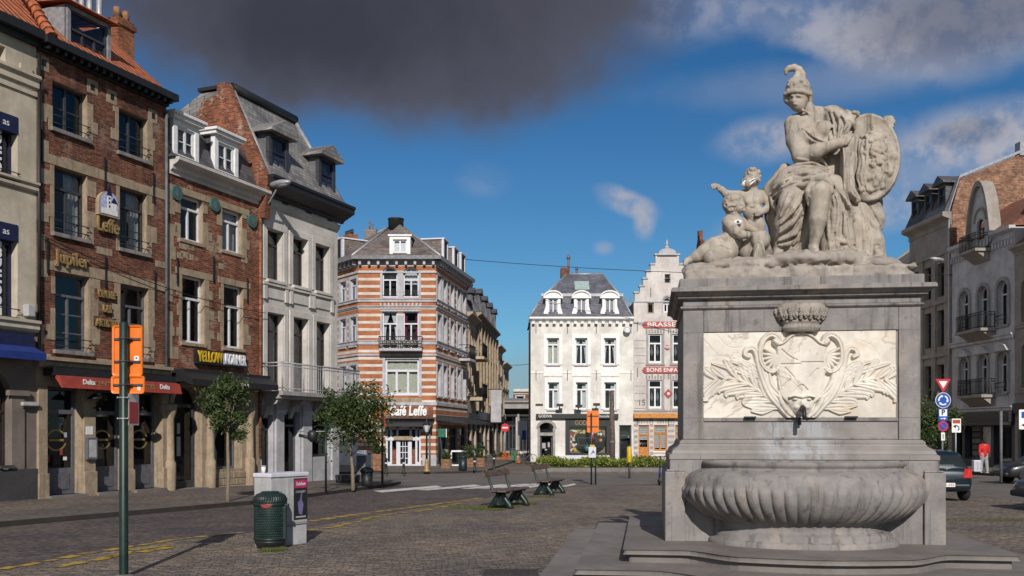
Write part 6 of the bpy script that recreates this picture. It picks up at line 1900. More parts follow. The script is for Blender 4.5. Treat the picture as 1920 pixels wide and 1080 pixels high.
fountain = thing('fountain', 'tall weathered bluestone fountain pedestal with fluted basin and cream marble coat of arms', 'fountain', FC, FROT)
def tier(mb, levels):
 """stack of rectangular rings: (half width, half depth, z)"""
 for (a, c, z0),(b_, d, z1) in zip(levels[:-1], levels[1:]):
  if z1 - z0 < 1e-6: continue
  mb.hexa([(-a, -c, H(z0)),(a, -c, H(z0)),(a, c, H(z0)),(-a, c, H(z0)),(-b_, -d, H(z1)),(b_, -d, H(z1)),(b_, d, H(z1)),(-b_, d, H(z1))])
PX_, PXR, PZ0, PZ1 = -1.135,1.10,1.835,2.865
mb = MB(); tier(mb, [(1.54,1.22,.35),(1.54,1.22,1.33)]); wear(mb.build('dado', M['bluestone'], fountain))
mb = MB(); mb.box(-1.596,-1.36,-1.27,1.27, H(.35), H(1.19)); mb.box(-1.58,-1.36,-1.25,1.25, H(1.19), H(1.215)); wear(mb.build('corner_block', M['bluestone'], fountain), bevel=.02)
mb = MB(); mb.box(1.36,1.596,-1.27,1.27, H(.35), H(1.19)); mb.box(1.36,1.58,-1.25,1.25, H(1.19), H(1.215)); wear(mb.build('corner_block', M['bluestone'], fountain), bevel=.02)
mb = MB(); tier(mb, [(1.545,1.225,1.333),(1.545,1.225,1.385),(1.52,1.20,1.40),(1.50,1.18,1.45),(1.44,1.12,1.49),(1.42,1.10,1.52),(1.42,1.10,1.545),(1.39,1.07,1.57)])
wear(mb.build('base_moulding', M['wet'], fountain), bevel=.006)
mb = MB(); tier(mb, [(1.35,1.02,1.57),(1.35,1.02,3.15)]); mb.build('pedestal_core', M['wet'], fountain)
mb = MB()
for s in (-1,1):
 xa, xb = sorted((s * 1.375, s * 1.13)); mb.box(xa, xb, -1.05,1.05, H(1.572), H(3.14))
mb.box(-1.128,1.128,-1.05,1.05, H(2.87), H(3.14)); mb.box(-1.128,1.128,-1.035,1.035, H(1.572), H(1.60)); mb.box(-1.128,1.128,-1.042,1.042, H(1.79), H(1.832))
wear(mb.build('pedestal_frame', M['bluestone'], fountain), bevel=.008)
mb = MB(); tier(mb, [(1.385,1.06,3.142),(1.41,1.085,3.16),(1.41,1.085,3.18),(1.375,1.05,3.19),(1.375,1.05,3.262),(1.44,1.115,3.275),(1.45,1.125,3.30),(1.48,1.175,3.335),(1.52,1.22,3.345),(1.52,1.22,3.385),(1.505,1.20,3.40)])
wear(mb.build('cornice', M['bluestone'], fountain), bevel=.006)
mb = MB(); tier(mb, [(1.42,1.06,3.401),(1.42,1.06,3.525)]); wear(mb.build('top_block', M['bluestone'], fountain), bevel=.015)
def joint(x0, x1, y, z0, z1):
 mb = MB(); mb.box(x0, x1, y - .0015, y + .02, H(z0), H(z1)); mb.build('mortar_joint', M['lead'], fountain)
for x in (-1.17,1.16): joint(x, x + .007,-1.06,3.405,3.52); joint(x, x + .007,-1.22,3.346,3.384)
for x in (-1.375,1.13): joint(x + .004, x + .241,-1.05,2.866,2.873); joint(x + .004, x + .241,-1.05,1.83,1.836)
for x in (-.42,.55): joint(x, x + .006,-1.05,2.872,3.138)
for x in (-1.18,1.2): joint(x, x + .007,-1.225,1.334,1.384)
for x, z0 in ((-1.52,.4),(1.42,.4)): joint(x, x + .006,-1.27,.36,.78)

# carved marble panel as a height field
PN, PM = 460,214
xs_ = np.linspace(PX_, PXR, PN); zs_ = np.linspace(PZ0, PZ1, PM)
GX, GZ = np.meshgrid(xs_, zs_, indexing='ij')
HT = np.zeros_like(GX)
def z5(zx, zy):
 p = fl_(1240 + zx / 3.176,480 + zy / 3.176,-1.05); return p[0], p[2] + ZF
U5 = 0.00200        # metres per unit of the measuring grid
def smooth_pts(pts, n=14):
 """Catmull-Rom through the points"""
 P_ = np.array(pts, float); P_ = np.vstack([2 * P_[0] - P_[1], P_, 2 * P_[-1] - P_[-2]])
 out = []
 for i in range(1, len(P_) - 2):
  for t in np.linspace(0,1, n, endpoint=False):
   a, b_, c, d = P_[i - 1], P_[i], P_[i + 1], P_[i + 2]
   out.append(.5 * ((2 * b_) + (-a + c) * t + (2 * a - 5 * b_ + 4 * c - d) * t * t + (-a + 3 * b_ - 3 * c + d) * t ** 3))
 out.append(P_[-2]); return np.array(out)
def rstroke(pts, r0, r1, h, mode='add', rm=None, crease=0.0):
 global HT
 q = np.array([z5(*p) for p in smooth_pts(pts, 8)]); n = len(q)
 rs = np.interp(np.linspace(0,1, n),[0,.5,1],[r0,(r0 + r1) / 2 if rm is None else rm, r1]) * U5
 rmax = rs.max() + .01
 i0, i1 = np.searchsorted(xs_, [q[:, 0].min() - rmax, q[:, 0].max() + rmax]); j0, j1 = np.searchsorted(zs_, [q[:, 1].min() - rmax, q[:, 1].max() + rmax])
 if i1 - i0 < 2 or j1 - j0 < 2: return
 gx, gz_ = GX[i0:i1, j0:j1], GZ[i0:i1, j0:j1]
 best = np.full(gx.shape, 9.0)
 for k in range(n - 1):
  a, b_ = q[k], q[k + 1]; ab = b_ - a; L = max(1e-9, ab @ ab)
  t = np.clip(((gx - a[0]) * ab[0] + (gz_ - a[1]) * ab[1]) / L, 0,1)
  d = np.hypot(gx - a[0] - ab[0] * t, gz_ - a[1] - ab[1] * t) / (rs[k] + (rs[k + 1] - rs[k]) * t + 1e-6)
  best = np.minimum(best, d)
 prof = np.sqrt(np.clip(1 - best ** 2,0,1))
 if crease: prof = prof - crease * np.exp(-(best / .28) ** 2) * (best < 1)
 sub = HT[i0:i1, j0:j1]
 if mode == 'add': HT[i0:i1, j0:j1] = np.maximum(sub, h * prof)
 elif mode == 'over': HT[i0:i1, j0:j1] = np.maximum(sub, sub * 0 + h * prof + .6 * sub * (prof > 0))
 else: HT[i0:i1, j0:j1] = sub - h * prof
def rdisc(zx, zy, rx, ry, h, p=.5):
 global HT
 c = z5(zx, zy); d = ((GX - c[0]) / (rx * U5)) ** 2 + ((GZ - c[1]) / (ry * U5)) ** 2
 HT = np.maximum(HT, h * np.clip(1 - d, 0,1) ** p)
def mir(pts): return [(1664 - x, y) for x, y in pts]
def both(pts, *a, **k): rstroke(pts, *a, **k); rstroke(mir(pts), *a, **k)
# palm branches first, then scrolls and the shield over them
for sgn in (0,1):
 T = (lambda p: p) if sgn == 0 else mir
 rng = random.Random(3 + sgn)
 spine = smooth_pts([(745,945),(650,860),(560,790),(450,735),(320,735)],10)
 rstroke(T([tuple(p) for p in spine[::6]]),16,8,.035)
 n = len(spine)
 for i in range(8):
  t = .10 + .88 * i / 7; j = min(n - 2, int(t * n)); p = spine[j]; d = spine[j + 1] - spine[j]; d = d / np.hypot(*d)
  for side in (1,-1):
   nrm = np.array([-d[1], d[0]]) * side
   if nrm[1] < 0 and i > 5: L = 85
   else: L = (150 if side * (1) and nrm[1] > 0 else 120) * (1 - .25 * abs(t - .55)) * rng.uniform(.9,1.1)
   if nrm[1] < 0 and 2 > i: continue
   ang = .75
   q1 = p + (d * .75 + nrm * .55) * L * .5; q2 = p + (d * .9 + nrm * .75) * L * .95; q3 = q2 + (d * .1 + nrm * .55) * 22
   if nrm[1] > 0: q2[1] = min(q2[1],945); q3[1] = min(q3[1] + 10,952)
   q3[0] = max(q3[0],275)
   rstroke(T([tuple(p), tuple(q1), tuple(q2), tuple(q3)]),7,9,.040 + .016 * rng.random(), rm=27, crease=.4)
 for pts in ([(620,760),(540,690),(460,640),(395,625)],[(560,740),(470,690),(380,660),(305,640)],[(600,720),(540,650),(470,625)],[(600,880),(560,900),(500,890)],[(660,915),(600,930),(540,925)]):
  rstroke(T(pts),8,8,.045, rm=20, crease=.4)
# outer scrolls
both([(520,600),(498,585),(512,555),(548,552),(572,590),(585,660),(612,750),(650,830),(710,900),(760,955)],14,22,.075, rm=26, crease=.25)
both([(620,700),(640,780),(690,830),(720,800)],18,8,.06, rm=20)
both([(640,690),(655,760),(700,820)],10,10,.07, rm=18)
# inner C scrolls with shells
for k in range(7):
 a = math.radians(150 + k * 20); both([(690,600),(690 + 45 * math.cos(a),600 - 45 * math.sin(a) * 1.1),(690 + 92 * math.cos(a),600 - 85 * math.sin(a) * 1.1)],8,10,.075, rm=14)
both([(700,515),(690,488),(655,470),(612,495),(590,550),(592,620),(620,670),(660,690),(690,672)],20,12,.10, rm=20, crease=.3)
both([(690,520),(676,510)],22,20,.115)
# shield
sh = [(685,540),(720,522),(765,486),(832,462),(900,486),(945,522),(980,540),(975,640),(970,760),(950,835),(895,885),(832,905),(770,885),(715,835),(695,760),(690,640)]
shp = np.array([z5(*p) for p in smooth_pts(sh + [sh[0]],5)])
inside = np.zeros(GX.shape, bool); dmin = np.full(GX.shape, 9.0)
for k in range(len(shp) - 1):
 a, b_ = shp[k], shp[k + 1]
 cond = ((a[1] > GZ) != (b_[1] > GZ)) & (GX < (b_[0] - a[0]) * (GZ - a[1]) / (b_[1] - a[1] + 1e-12) + a[0]); inside ^= cond
 ab = b_ - a; t = np.clip(((GX - a[0]) * ab[0] + (GZ - a[1]) * ab[1]) / max(1e-9, ab @ ab),0,1)
 dmin = np.minimum(dmin, np.hypot(GX - a[0] - ab[0] * t, GZ - a[1] - ab[1] * t))
HT = np.where(inside, np.maximum(HT, .058 + .028 * np.clip(dmin / .22,0,1) ** .5), HT)
both([(690,530),(725,518),(770,480),(832,455)],11,12,.105, rm=12)
both([(700,840),(725,890),(760,935),(790,958)],16,14,.09, rm=22)
rdisc(832,460,45,30,.11); rdisc(832,880,75,70,.125,.4)
for s in (-1,1):
 rdisc(832 + s * 40,855,22,14,.15); rstroke([(832,845),(832 + s * 40,836),(832 + s * 75,842)],9,6,.15); rdisc(832 + s * 30,900,30,26,.13)
rdisc(832,880,16,30,.155)
for pts in ([(712,645),(830,645)],[(832,636),(960,634)],[(735,668),(785,722)],[(878,722),(928,672)],[(800,800),(832,768),(868,800)],[(720,780),(765,735)],[(715,560),(760,600),(805,622)]):
 rstroke(pts, 4.5,4.5,.024, 'carve')
both([(688,560),(695,700),(712,800)],3,3,.012, 'carve')
for pts in ([(330,470),(400,540),(480,545)],[(400,530),(470,490),(510,460)],[(1180,500),(1250,530),(1300,590)],[(1240,530),(1280,490)],[(300,600),(380,590)],[(330,950),(370,850),(410,790)]):
 rstroke(pts, 2.5,2.5,.006, 'carve')
# soften a little
for _ in range(1):
 Hp = np.pad(HT, 1, 'edge'); HT = .5 * HT + .125 * (Hp[2:, 1:-1] + Hp[:-2,1:-1] + Hp[1:-1,2:] + Hp[1:-1, :-2])
yy = -1.032 - HT * .85
V = np.stack([GX, yy, GZ - ZF],-1).reshape(-1,3)
ii, jj = np.meshgrid(np.arange(PN - 1), np.arange(PM - 1), indexing='ij')
q = (ii * PM + jj).ravel(); FA = np.stack([q, q + PM, q + PM + 1, q + 1],-1)


def np_mesh(name, V, FA, mat, parent, smooth=True):
 me = bpy.data.meshes.new(name)
 me.vertices.add(len(V)); me.vertices.foreach_set('co', np.ascontiguousarray(V, dtype=np.float32).ravel())
 n = FA.shape[1]
 me.loops.add(FA.size); me.loops.foreach_set('vertex_index', np.ascontiguousarray(FA, dtype=np.int32).ravel())
 me.polygons.add(len(FA)); me.polygons.foreach_set('loop_start', np.arange(0, FA.size, n, dtype=np.int32))
 me.polygons.foreach_set('use_smooth', np.full(len(FA), bool(smooth)))
 me.update(calc_edges=True); me.validate()
 me.materials.append(mat)
 o = bpy.data.objects.new(name, me); COL.objects.link(o)
 if parent is not None: o.parent = parent
 return o


np_mesh('carved_panel', V, FA, M['marble'], fountain)
mb = MB()
for zx in (528,1130):
 a = z5(zx, 958); mb.box(a[0] - .07, a[0] + .07,-1.10,-1.02, H(1.832), H(1.85))
mb.build('panel_clamp', M['iron'], fountain)
mb = MB(); a = z5(830,912)
mb.ball((a[0],-1.20, H(a[1])),(.038,.05,.045),12); mb.tube([(a[0],-1.20, H(a[1]) + .01),(a[0],-1.27, H(a[1]) - .01),(a[0],-1.31, H(a[1]) - .06),(a[0],-1.315, H(a[1]) - .13)],[.034,.03,.024,.024],10); mb.tube([(a[0] - .015,-1.07, H(a[1]) - .1),(a[0] - .015,-1.07, H(a[1]) - .19)],.02,8)
mb.build('spout', M['iron'], fountain)

# basin
NA, prof = 420,[(.78,1.10,0),(.79,1.30,0),(.80,1.325,0),(.838,1.328,0),(.85,1.31,0),(.85,1.285,0),(.835,1.265,0),(.82,1.25,0),(.835,1.235,0),(.90,1.21,0),(.96,1.165,0),(.99,1.115,0),(1.0,1.06,0),(1.0,1.03,.2),(1.0,1.01,.75),(.998,.98,1),(.99,.94,1),(.975,.89,1),(.95,.84,1),(.915,.79,1),(.87,.74,1),(.82,.70,1),(.77,.665,.9),(.725,.64,.7),(.69,.625,.3),(.675,.615,0),(.67,.59,0),(.66,.55,0),(.68,.52,0),(.72,.50,0),(.735,.48,0),(.735,.44,0),(.77,.425,0),(.79,.41,0),(.79,.352,0)]
A_b, B_b = 1.365,.97
th = np.linspace(math.pi, 2 * math.pi, NA)
arc = np.concatenate([[0], np.cumsum(np.hypot(np.diff(A_b * np.cos(th)), np.diff(B_b * np.sin(th))))])
ph = arc / arc[-1] * 27
lobe = np.abs(np.sin(math.pi * ph)) ** .55
rngn = np.random.RandomState(4); wearn = np.interp(ph, np.arange(29), rngn.uniform(.75,1.1,29))
verts = []
for f, z, a in prof:
 rr = f + a * .045 * (lobe - .35) * (1 + .0 * wearn)
 tops_ = z + (0 if not (.2 <= a < 1 and z > 1) else 0) * lobe
 verts.append(np.stack([A_b * rr * np.cos(th),-1.215 + B_b * rr * np.sin(th), np.full(NA, z) - ZF],-1))
V = np.concatenate(verts); nr = len(prof)
ii, jj = np.meshgrid(np.arange(nr - 1), np.arange(NA - 1), indexing='ij'); q = (ii * NA + jj).ravel()
FA = np.stack([q, q + NA, q + NA + 1, q + 1],-1)
np_mesh('basin', V, FA, M['bluestone'], fountain)
mb = MB(); mb.prism([(A_b * .785 * math.cos(t),-1.21 + B_b * .785 * math.sin(t)) for t in np.linspace(math.pi, 2 * math.pi, 40)], H(1.10), H(1.14), 'z'); mb.build('water', plain('basin_water', (.03,.035,.035),.08, var=.05), fountain)
# crown above the shield
mb = MB(Matrix.Translation((z5(832,440)[0],-1.06,0)) @ Matrix.Diagonal((1,.62,1,1)))
cz0 = H(z5(832,440)[1])
mb.lathe([(.20,-.03),(.205,.0),(.225,.012),(.225,.035),(.21,.045),(.215,.075),(.235,.085),(.235,.10),(.22,.11),(.255,.15),(.285,.20),(.292,.235),(.28,.275),(.245,.305),(.19,.32),(.0,.325)],40,(0,0, cz0))
for i in range(14):
 a = math.pi + math.pi * (i + .5) / 14
 c, s = math.cos(a), math.sin(a)
 mb.ball((.262 * c, .262 * s, cz0 + .135),(.02,.03,.02),8)
 if i % 2 == 0:
  for q in range(5): mb.ball(((.25 + .012 * q) * c, (.27 + .012 * q) * s, cz0 + .12 + .022 * q),(.022 + .008 * (q == 2),.03,.02),8)
  mb.ball((.3 * c, .31 * s, cz0 + .235),.02,8)
 else:
  for q in (-1,0,1): a2 = a + q * .06; mb.ball((.275 * math.cos(a2),.285 * math.sin(a2), cz0 + .165 + .02 * (q == 0)),(.022,.03,.03),8)
crown = mb.build('crown', M['statue_base'], fountain)

# ---------------------------------------------------------------- sculpture: solids blended on a grid, then skinned
UZ = 0.00283     # metres per unit of the measuring grid at the statue


def Zp(zx, zy, y):
 return np.array(fl_(1260 + zx / 2.454,100 + zy / 2.454, y))


class Sdf:
 def __init__(s, lo, hi, h):
  s.h = h; s.lo = np.array(lo, float)
  n = np.ceil((np.array(hi) - s.lo) / h).astype(int) + 1
  s.ax = [s.lo[i] + np.arange(n[i]) * h for i in range(3)]
  s.D = np.full(n, .5, np.float32); s.n = n
 def sub(s, lo, hi):
  sl = []
  for i in range(3):
   a = max(0, int((lo[i] - s.lo[i]) / s.h) - 1); b_ = min(s.n[i], int((hi[i] - s.lo[i]) / s.h) + 3)
   if b_ <= a: return None, None
   sl.append(slice(a, b_))
  X = s.ax[0][sl[0]][:, None, None]; Y = s.ax[1][sl[1]][None, :, None]; Z_ = s.ax[2][sl[2]][None, None, :]
  return tuple(sl),(X, Y, Z_)
 def put(s, sl, d, k, mode):
  a = s.D[sl]
  d = d.astype(np.float32)
  if mode == 'cut':
   d = -d
   h = np.maximum(k - np.abs(a - d),0) / k; s.D[sl] = np.maximum(a, d) + h * h * k * .25
  else:
   h = np.maximum(k - np.abs(a - d),0) / k; s.D[sl] = np.minimum(a, d) - h * h * k * .25
 def rc(s, p, q, r0, r1, k=.03, mode='add'):
  p, q = np.array(p, float), np.array(q, float); m = max(r0, r1) + k + .03
  sl, g_ = s.sub(np.minimum(p, q) - m, np.maximum(p, q) + m)
  if sl is None: return
  ba = q - p; L = max(1e-9, ba @ ba)
  t = np.clip(((g_[0] - p[0]) * ba[0] + (g_[1] - p[1]) * ba[1] + (g_[2] - p[2]) * ba[2]) / L, 0,1)
  d = np.sqrt((g_[0] - p[0] - ba[0] * t) ** 2 + (g_[1] - p[1] - ba[1] * t) ** 2 + (g_[2] - p[2] - ba[2] * t) ** 2) - (r0 + (r1 - r0) * t)
  s.put(sl, d, k, mode)
 def chain(s, pts, k=.03, mode='add'):
  """pts: (zx, zy, y, r) in measuring units, y in metres"""
  for a, b_ in zip(pts[:-1], pts[1:]): s.rc(Zp(*a[:3]), Zp(*b_[:3]), a[3] * UZ, b_[3] * UZ, k, mode)
 def ell(s, c, r, k=.03, rot=(0,0,0), mode='add'):
  c3 = Zp(*c); r = np.array(r, float) * UZ; m = r.max() + k + .03
  sl, g_ = s.sub(c3 - m, c3 + m)
  if sl is None: return
  x, y, z = g_[0] - c3[0], g_[1] - c3[1], g_[2] - c3[2]
  if any(rot):
   Rm = np.array((Matrix.Rotation(R(rot[2]),3, 'Z') @ Matrix.Rotation(R(rot[1]),3, 'Y') @ Matrix.Rotation(R(rot[0]),3, 'X')).transposed())
   x, y, z = Rm[0,0] * x + Rm[0,1] * y + Rm[0,2] * z, Rm[1,0] * x + Rm[1,1] * y + Rm[1,2] * z, Rm[2,0] * x + Rm[2,1] * y + Rm[2,2] * z
  k0 = np.sqrt((x / r[0]) ** 2 + (y / r[1]) ** 2 + (z / r[2]) ** 2); k1 = np.sqrt((x / r[0] ** 2) ** 2 + (y / r[1] ** 2) ** 2 + (z / r[2] ** 2) ** 2) + 1e-9
  s.put(sl, k0 * (k0 - 1) / k1, k, mode)
 def front(s):
  ins = s.D < 0; has = ins.any(1); idx = ins.argmax(1)
  return has, s.ax[1][idx]
 def strokes(s, lst, lift=0.0, k=.012, mode='add', maxy=None):
  """lines drawn on the visible front surface: ([(zx,zy),...], r0, rmid, r1)"""
  has, fy = s.front()
  for pts, r0, rm, r1 in lst:
   P_ = smooth_pts(pts, 6); n = len(P_); out = []
   rs = np.interp(np.linspace(0,1, n),[0,.5,1],[r0, rm, r1])
   y = -.2; ylast = None
   for (zx, zy), r in zip(P_, rs):
    for _ in range(3):
     p = Zp(zx, zy, y); i = int(round((p[0] - s.lo[0]) / s.h)); j = int(round((p[2] - s.lo[2]) / s.h))
     if 0 <= i < s.n[0] and 0 <= j < s.n[2] and has[i, j]: y = fy[i, j]; ok = True
     else: ok = False; break
    if not ok:
     if ylast is None: continue
     y = ylast
    elif ylast is not None: y = min(max(y, ylast - .05), ylast + .05)
    ylast = y
    out.append((zx, zy, y, r * UZ))
   if len(out) > 3:
    ys = np.array([o[2] for o in out]); ys = np.convolve(np.pad(ys, 4, 'edge'), np.ones(9) / 9, 'valid')
    out = [(o[0], o[1], v, o[3]) for o, v in zip(out, ys)]
   out = [(Zp(o[0], o[1], o[2]) + np.array([0, lift, 0]), o[3]) for o in out]
   for (a, ra),(b_, rb) in zip(out[:-1], out[1:]): s.rc(a, b_, ra, rb, k, mode)
 def dots(s, lst, k=.01, mode='add', lift=0.0):
  has, fy = s.front()
  for zx, zy, r in lst:
   y = -.2
   for _ in range(3):
    p = Zp(zx, zy, y); i = int(round((p[0] - s.lo[0]) / s.h)); j = int(round((p[2] - s.lo[2]) / s.h))
    if not (0 <= i < s.n[0] and 0 <= j < s.n[2] and has[i, j]): break
    y = fy[i, j]
   else:
    p = Zp(zx, zy, y) + np.array([0, lift, 0]); s.rc(p, p + 1e-4, r * UZ, r * UZ, k, mode)
 def rough(s, amt, cell, seed=0):
  rng = np.random.RandomState(seed); m = [int(s.n[i] * s.h / cell) + 3 for i in range(3)]
  g_ = rng.uniform(-1,1, m).astype(np.float32)
  def lerp(arr, ax):
   t = np.arange(s.n[ax]) * s.h / cell; i = t.astype(int); f = (t - i).astype(np.float32); f = f * f * (3 - 2 * f)
   sh_ = [1,1,1]; sh_[ax] = -1; f = f.reshape(sh_)
   return np.take(arr, i, ax) * (1 - f) + np.take(arr, i + 1, ax) * f
  for ax in range(3): g_ = lerp(g_, ax)
  s.D = s.D + amt * g_
 def skin(s, name, mat, parent):
  D = s.D; D[0] = D[-1] = .5; D[:, 0] = D[:, -1] = .5; D[:, :, 0] = D[:, :, -1] = .5
  S_ = D < 0
  c = np.zeros(tuple(np.array(D.shape) - 1), np.int8)
  for a in (0,1):
   for b_ in (0,1):
    for d in (0,1): c += S_[a:a + c.shape[0], b_:b_ + c.shape[1], d:d + c.shape[2]]
  act = np.argwhere((c > 0) & (c < 8)); I = np.full(c.shape, -1, np.int64); I[tuple(act.T)] = np.arange(len(act))
  acc = np.zeros((len(act),3)); cnt = np.zeros(len(act))
  cor = [(a, b_, d) for a in (0,1) for b_ in (0,1) for d in (0,1)]
  for u in range(8):
   for v in range(u + 1,8):
    df = np.array(cor[v]) - np.array(cor[u])
    if np.abs(df).sum() != 1: continue
    a = act + cor[u]; b_ = act + cor[v]
    va = D[tuple(a.T)]; vb = D[tuple(b_.T)]; x = (va < 0) != (vb < 0)
    t = np.where(x, va / np.where(va == vb, 1, va - vb),0)
    acc += np.where(x[:, None], np.array(cor[u]) + df * t[:, None],0); cnt += x
  V = s.lo + s.h * (act + acc / cnt[:, None])
  faces = []
  for ax in range(3):
   o1, o2 = (ax + 1) % 3,(ax + 2) % 3
   sl0 = [slice(None)] * 3; sl1 = [slice(None)] * 3; sl0[ax] = slice(0,-1); sl1[ax] = slice(1, None)
   A_, B_ = S_[tuple(sl0)], S_[tuple(sl1)]
   e = np.argwhere(A_ != B_)
   e = e[(e[:, o1] > 0) & (e[:, o2] > 0) & (e[:, o1] < D.shape[o1] - 1) & (e[:, o2] < D.shape[o2] - 1)]
   flip = A_[tuple(e.T)]
   u1 = np.zeros(3, int); u1[o1] = 1; u2 = np.zeros(3, int); u2[o2] = 1
   f = np.stack([I[tuple((e - u1 - u2).T)], I[tuple((e - u2).T)], I[tuple(e.T)], I[tuple((e - u1).T)]],-1)
   f = np.where(flip[:, None], f, f[:, ::-1]); faces.append(f)
  return np_mesh(name, V, np.concatenate(faces), mat, parent)


statue = thing('statue_group', 'weathered stone group of helmeted seated woman with oval medallion and putti atop the fountain', 'statue', FC, FROT)
ztop = H(3.525)
lo_z = H(3.5)
# rocky base
b0 = Sdf((-1.5,-1.06, lo_z),(1.5,1.05, H(3.98)),.018)
def rock(x0, x1, y0, y1, z0, z1, r=.05):
 sl, g_ = b0.sub((x0 - .1, y0 - .1, z0 - .1),(x1 + .1, y1 + .1, z1 + .1))
 qx = np.abs(g_[0] - (x0 + x1) / 2) - (x1 - x0) / 2 + r; qy = np.abs(g_[1] - (y0 + y1) / 2) - (y1 - y0) / 2 + r; qz = np.abs(g_[2] - (z0 + z1) / 2) - (z1 - z0) / 2 + r
 d = np.sqrt(np.maximum(qx, 0) ** 2 + np.maximum(qy, 0) ** 2 + np.maximum(qz, 0) ** 2) + np.minimum(np.maximum(np.maximum(qx, qy), qz),0) - r
 b0.put(sl, d, .05, 'add')
xl, xr = fl_(1284,500,-.8)[0], fl_(1700,500,-.8)[0]
rock(xl, xr, -.88,.88, lo_z - .1, ztop + .16)
rock(xr - .05, fl_(1718,500,-.8)[0],-.8,.7, lo_z - .1, ztop + .09)
for zx, zy, y, rx, rz, ry in ((330,985,-.55,190,40,110),(580,960,-.5,160,45,130),(760,960,-.35,150,50,120),(900,985,-.3,150,45,130),(1080,985,-.4,45,16,60),(160,1000,-.5,110,28,90),(690,930,.2,260,60,160)):
 b0.ell((zx, zy, y),(rx, ry, rz),.04)
b0.rough(.022,.09,1); b0.rough(.012,.04,2)
b0.skin('rock_base', M['statue_base'], statue)

# ---- seated woman
w = Sdf(tuple(np.minimum(Zp(400,1000,-.9), Zp(400,1000,.7))[:1]) + (-.95, H(3.6)),(Zp(900,500,-.9)[0] + .1,.62, Zp(560,40,0)[2]),.0105)
w.ell((602,575,.05),(92,78,62),.05); w.ell((636,500,.02),(66,60,78),.06); w.ell((655,395,.0),(84,64,82),.06,(0,10,0))
w.chain([(580,322,.02,44),(655,292,.03,42),(735,285,.05,42)],.06)
w.ell((700,348,-.13),(40,34,38),.03); w.ell((615,380,-.12),(40,34,40),.03)
w.chain([(650,300,.02,38),(628,262,-.02,28),(604,232,-.05,27)],.04)
# head under the helmet
w.ell((584,205,-.08),(46,52,60),.02,(0,12,0)); w.ell((584,236,-.12),(31,34,34),.03,(0,12,0))
w.ell((579,160,-.06),(55,60,50),.012,(0,12,0))
w.chain([(524,190,-.06,13),(530,215,-.05,15),(545,232,-.03,13)],.02); w.chain([(630,185,-.06,17),(632,215,-.04,15),(622,240,-.03,12)],.02)
w.chain([(570,118,-.06,18),(578,98,-.06,14),(580,84,-.06,13)],.010)
w.chain([(606,122,-.05,12),(600,96,-.06,14),(586,76,-.06,15),(562,66,-.06,16),(538,70,-.06,14),(525,80,-.06,11),(524,94,-.06,7)],.008)
# her right arm
w.chain([(562,328,0,45),(570,400,-.06,43),(592,472,-.14,38)],.03); w.chain([(592,472,-.14,38),(662,452,-.24,34),(732,424,-.32,23)],.03)
w.chain([(740,422,-.32,22),(772,412,-.345,24)],.02)
for a in ([(780,400,-.36,9),(806,380,-.38,8),(824,362,-.37,6)],[(786,408,-.37,9),(812,393,-.40,8),(828,378,-.40,6)],[(786,416,-.37,9),(808,406,-.41,8),(820,396,-.42,6)],[(782,424,-.36,8),(800,418,-.40,7),(808,410,-.41,6)],[(765,400,-.36,9),(782,386,-.38,7),(800,380,-.38,6)]): w.chain(a, .008)
# her left arm in its sleeve
w.chain([(738,288,.04,44),(795,308,.06,42),(850,300,.1,26)],.04); w.chain([(800,300,.0,34),(768,360,-.1,40),(735,420,-.12,34)],.05)
w.chain([(760,300,0,30),(800,330,-.08,22),(845,276,-.05,13)],.03)
# legs
w.chain([(575,590,0,76),(558,640,-.30,62),(548,690,-.44,52)],.05); w.chain([(548,690,-.44,50),(524,800,-.34,44),(492,900,-.24,26)],.04)
w.chain([(490,905,-.24,22),(484,935,-.30,20),(462,962,-.44,12)],.02)
w.chain([(642,580,-.02,72),(668,618,-.42,60),(681,645,-.63,47)],.05); LEG = [(681,645,-.64,46),(678,705,-.66,39),(672,765,-.66,38),(662,830,-.63,27),(652,885,-.60,20)]
FOOT = [(650,893,-.60,22),(655,915,-.64,21),(668,936,-.76,13)]
# hanging drapery
w.chain([(470,640,.12,56),(492,740,.12,62),(512,850,.08,58),(520,930,.05,48)],.05); w.chain([(600,690,-.26,56),(585,810,-.24,62),(575,925,-.2,50)],.05)
w.chain([(545,700,-.40,54),(530,790,-.32,56),(512,860,-.24,36)],.04)
w.chain([(740,610,-.3,50),(765,740,-.26,62),(770,860,-.24,66),(790,950,-.2,62)],.05); w.chain([(735,640,-.40,36),(738,760,-.38,40),(728,880,-.36,40),(712,940,-.34,34)],.04)
w.chain([(680,720,.1,120),(680,900,.15,140)],.06); w.chain([(820,700,-.05,40),(840,800,-.05,50),(850,940,-.05,48)],.05)
w.chain([(505,600,.18,50),(458,655,.2,34),(470,720,.22,26),(500,750,.2,20)],.04); w.chain([(620,720,-.1,90),(600,880,-.05,100)],.06)
w.ell((515,640,.04),(62,70,75),.06); w.chain([(790,390,.06,36),(748,470,.06,50),(735,560,.04,60)],.05); w.ell((600,560,-.14),(110,60,50),.05); w.ell((530,610,-.05),(70,70,55),.05)
w.chain([(520,540,.1,34),(470,610,.12,34)],.04)
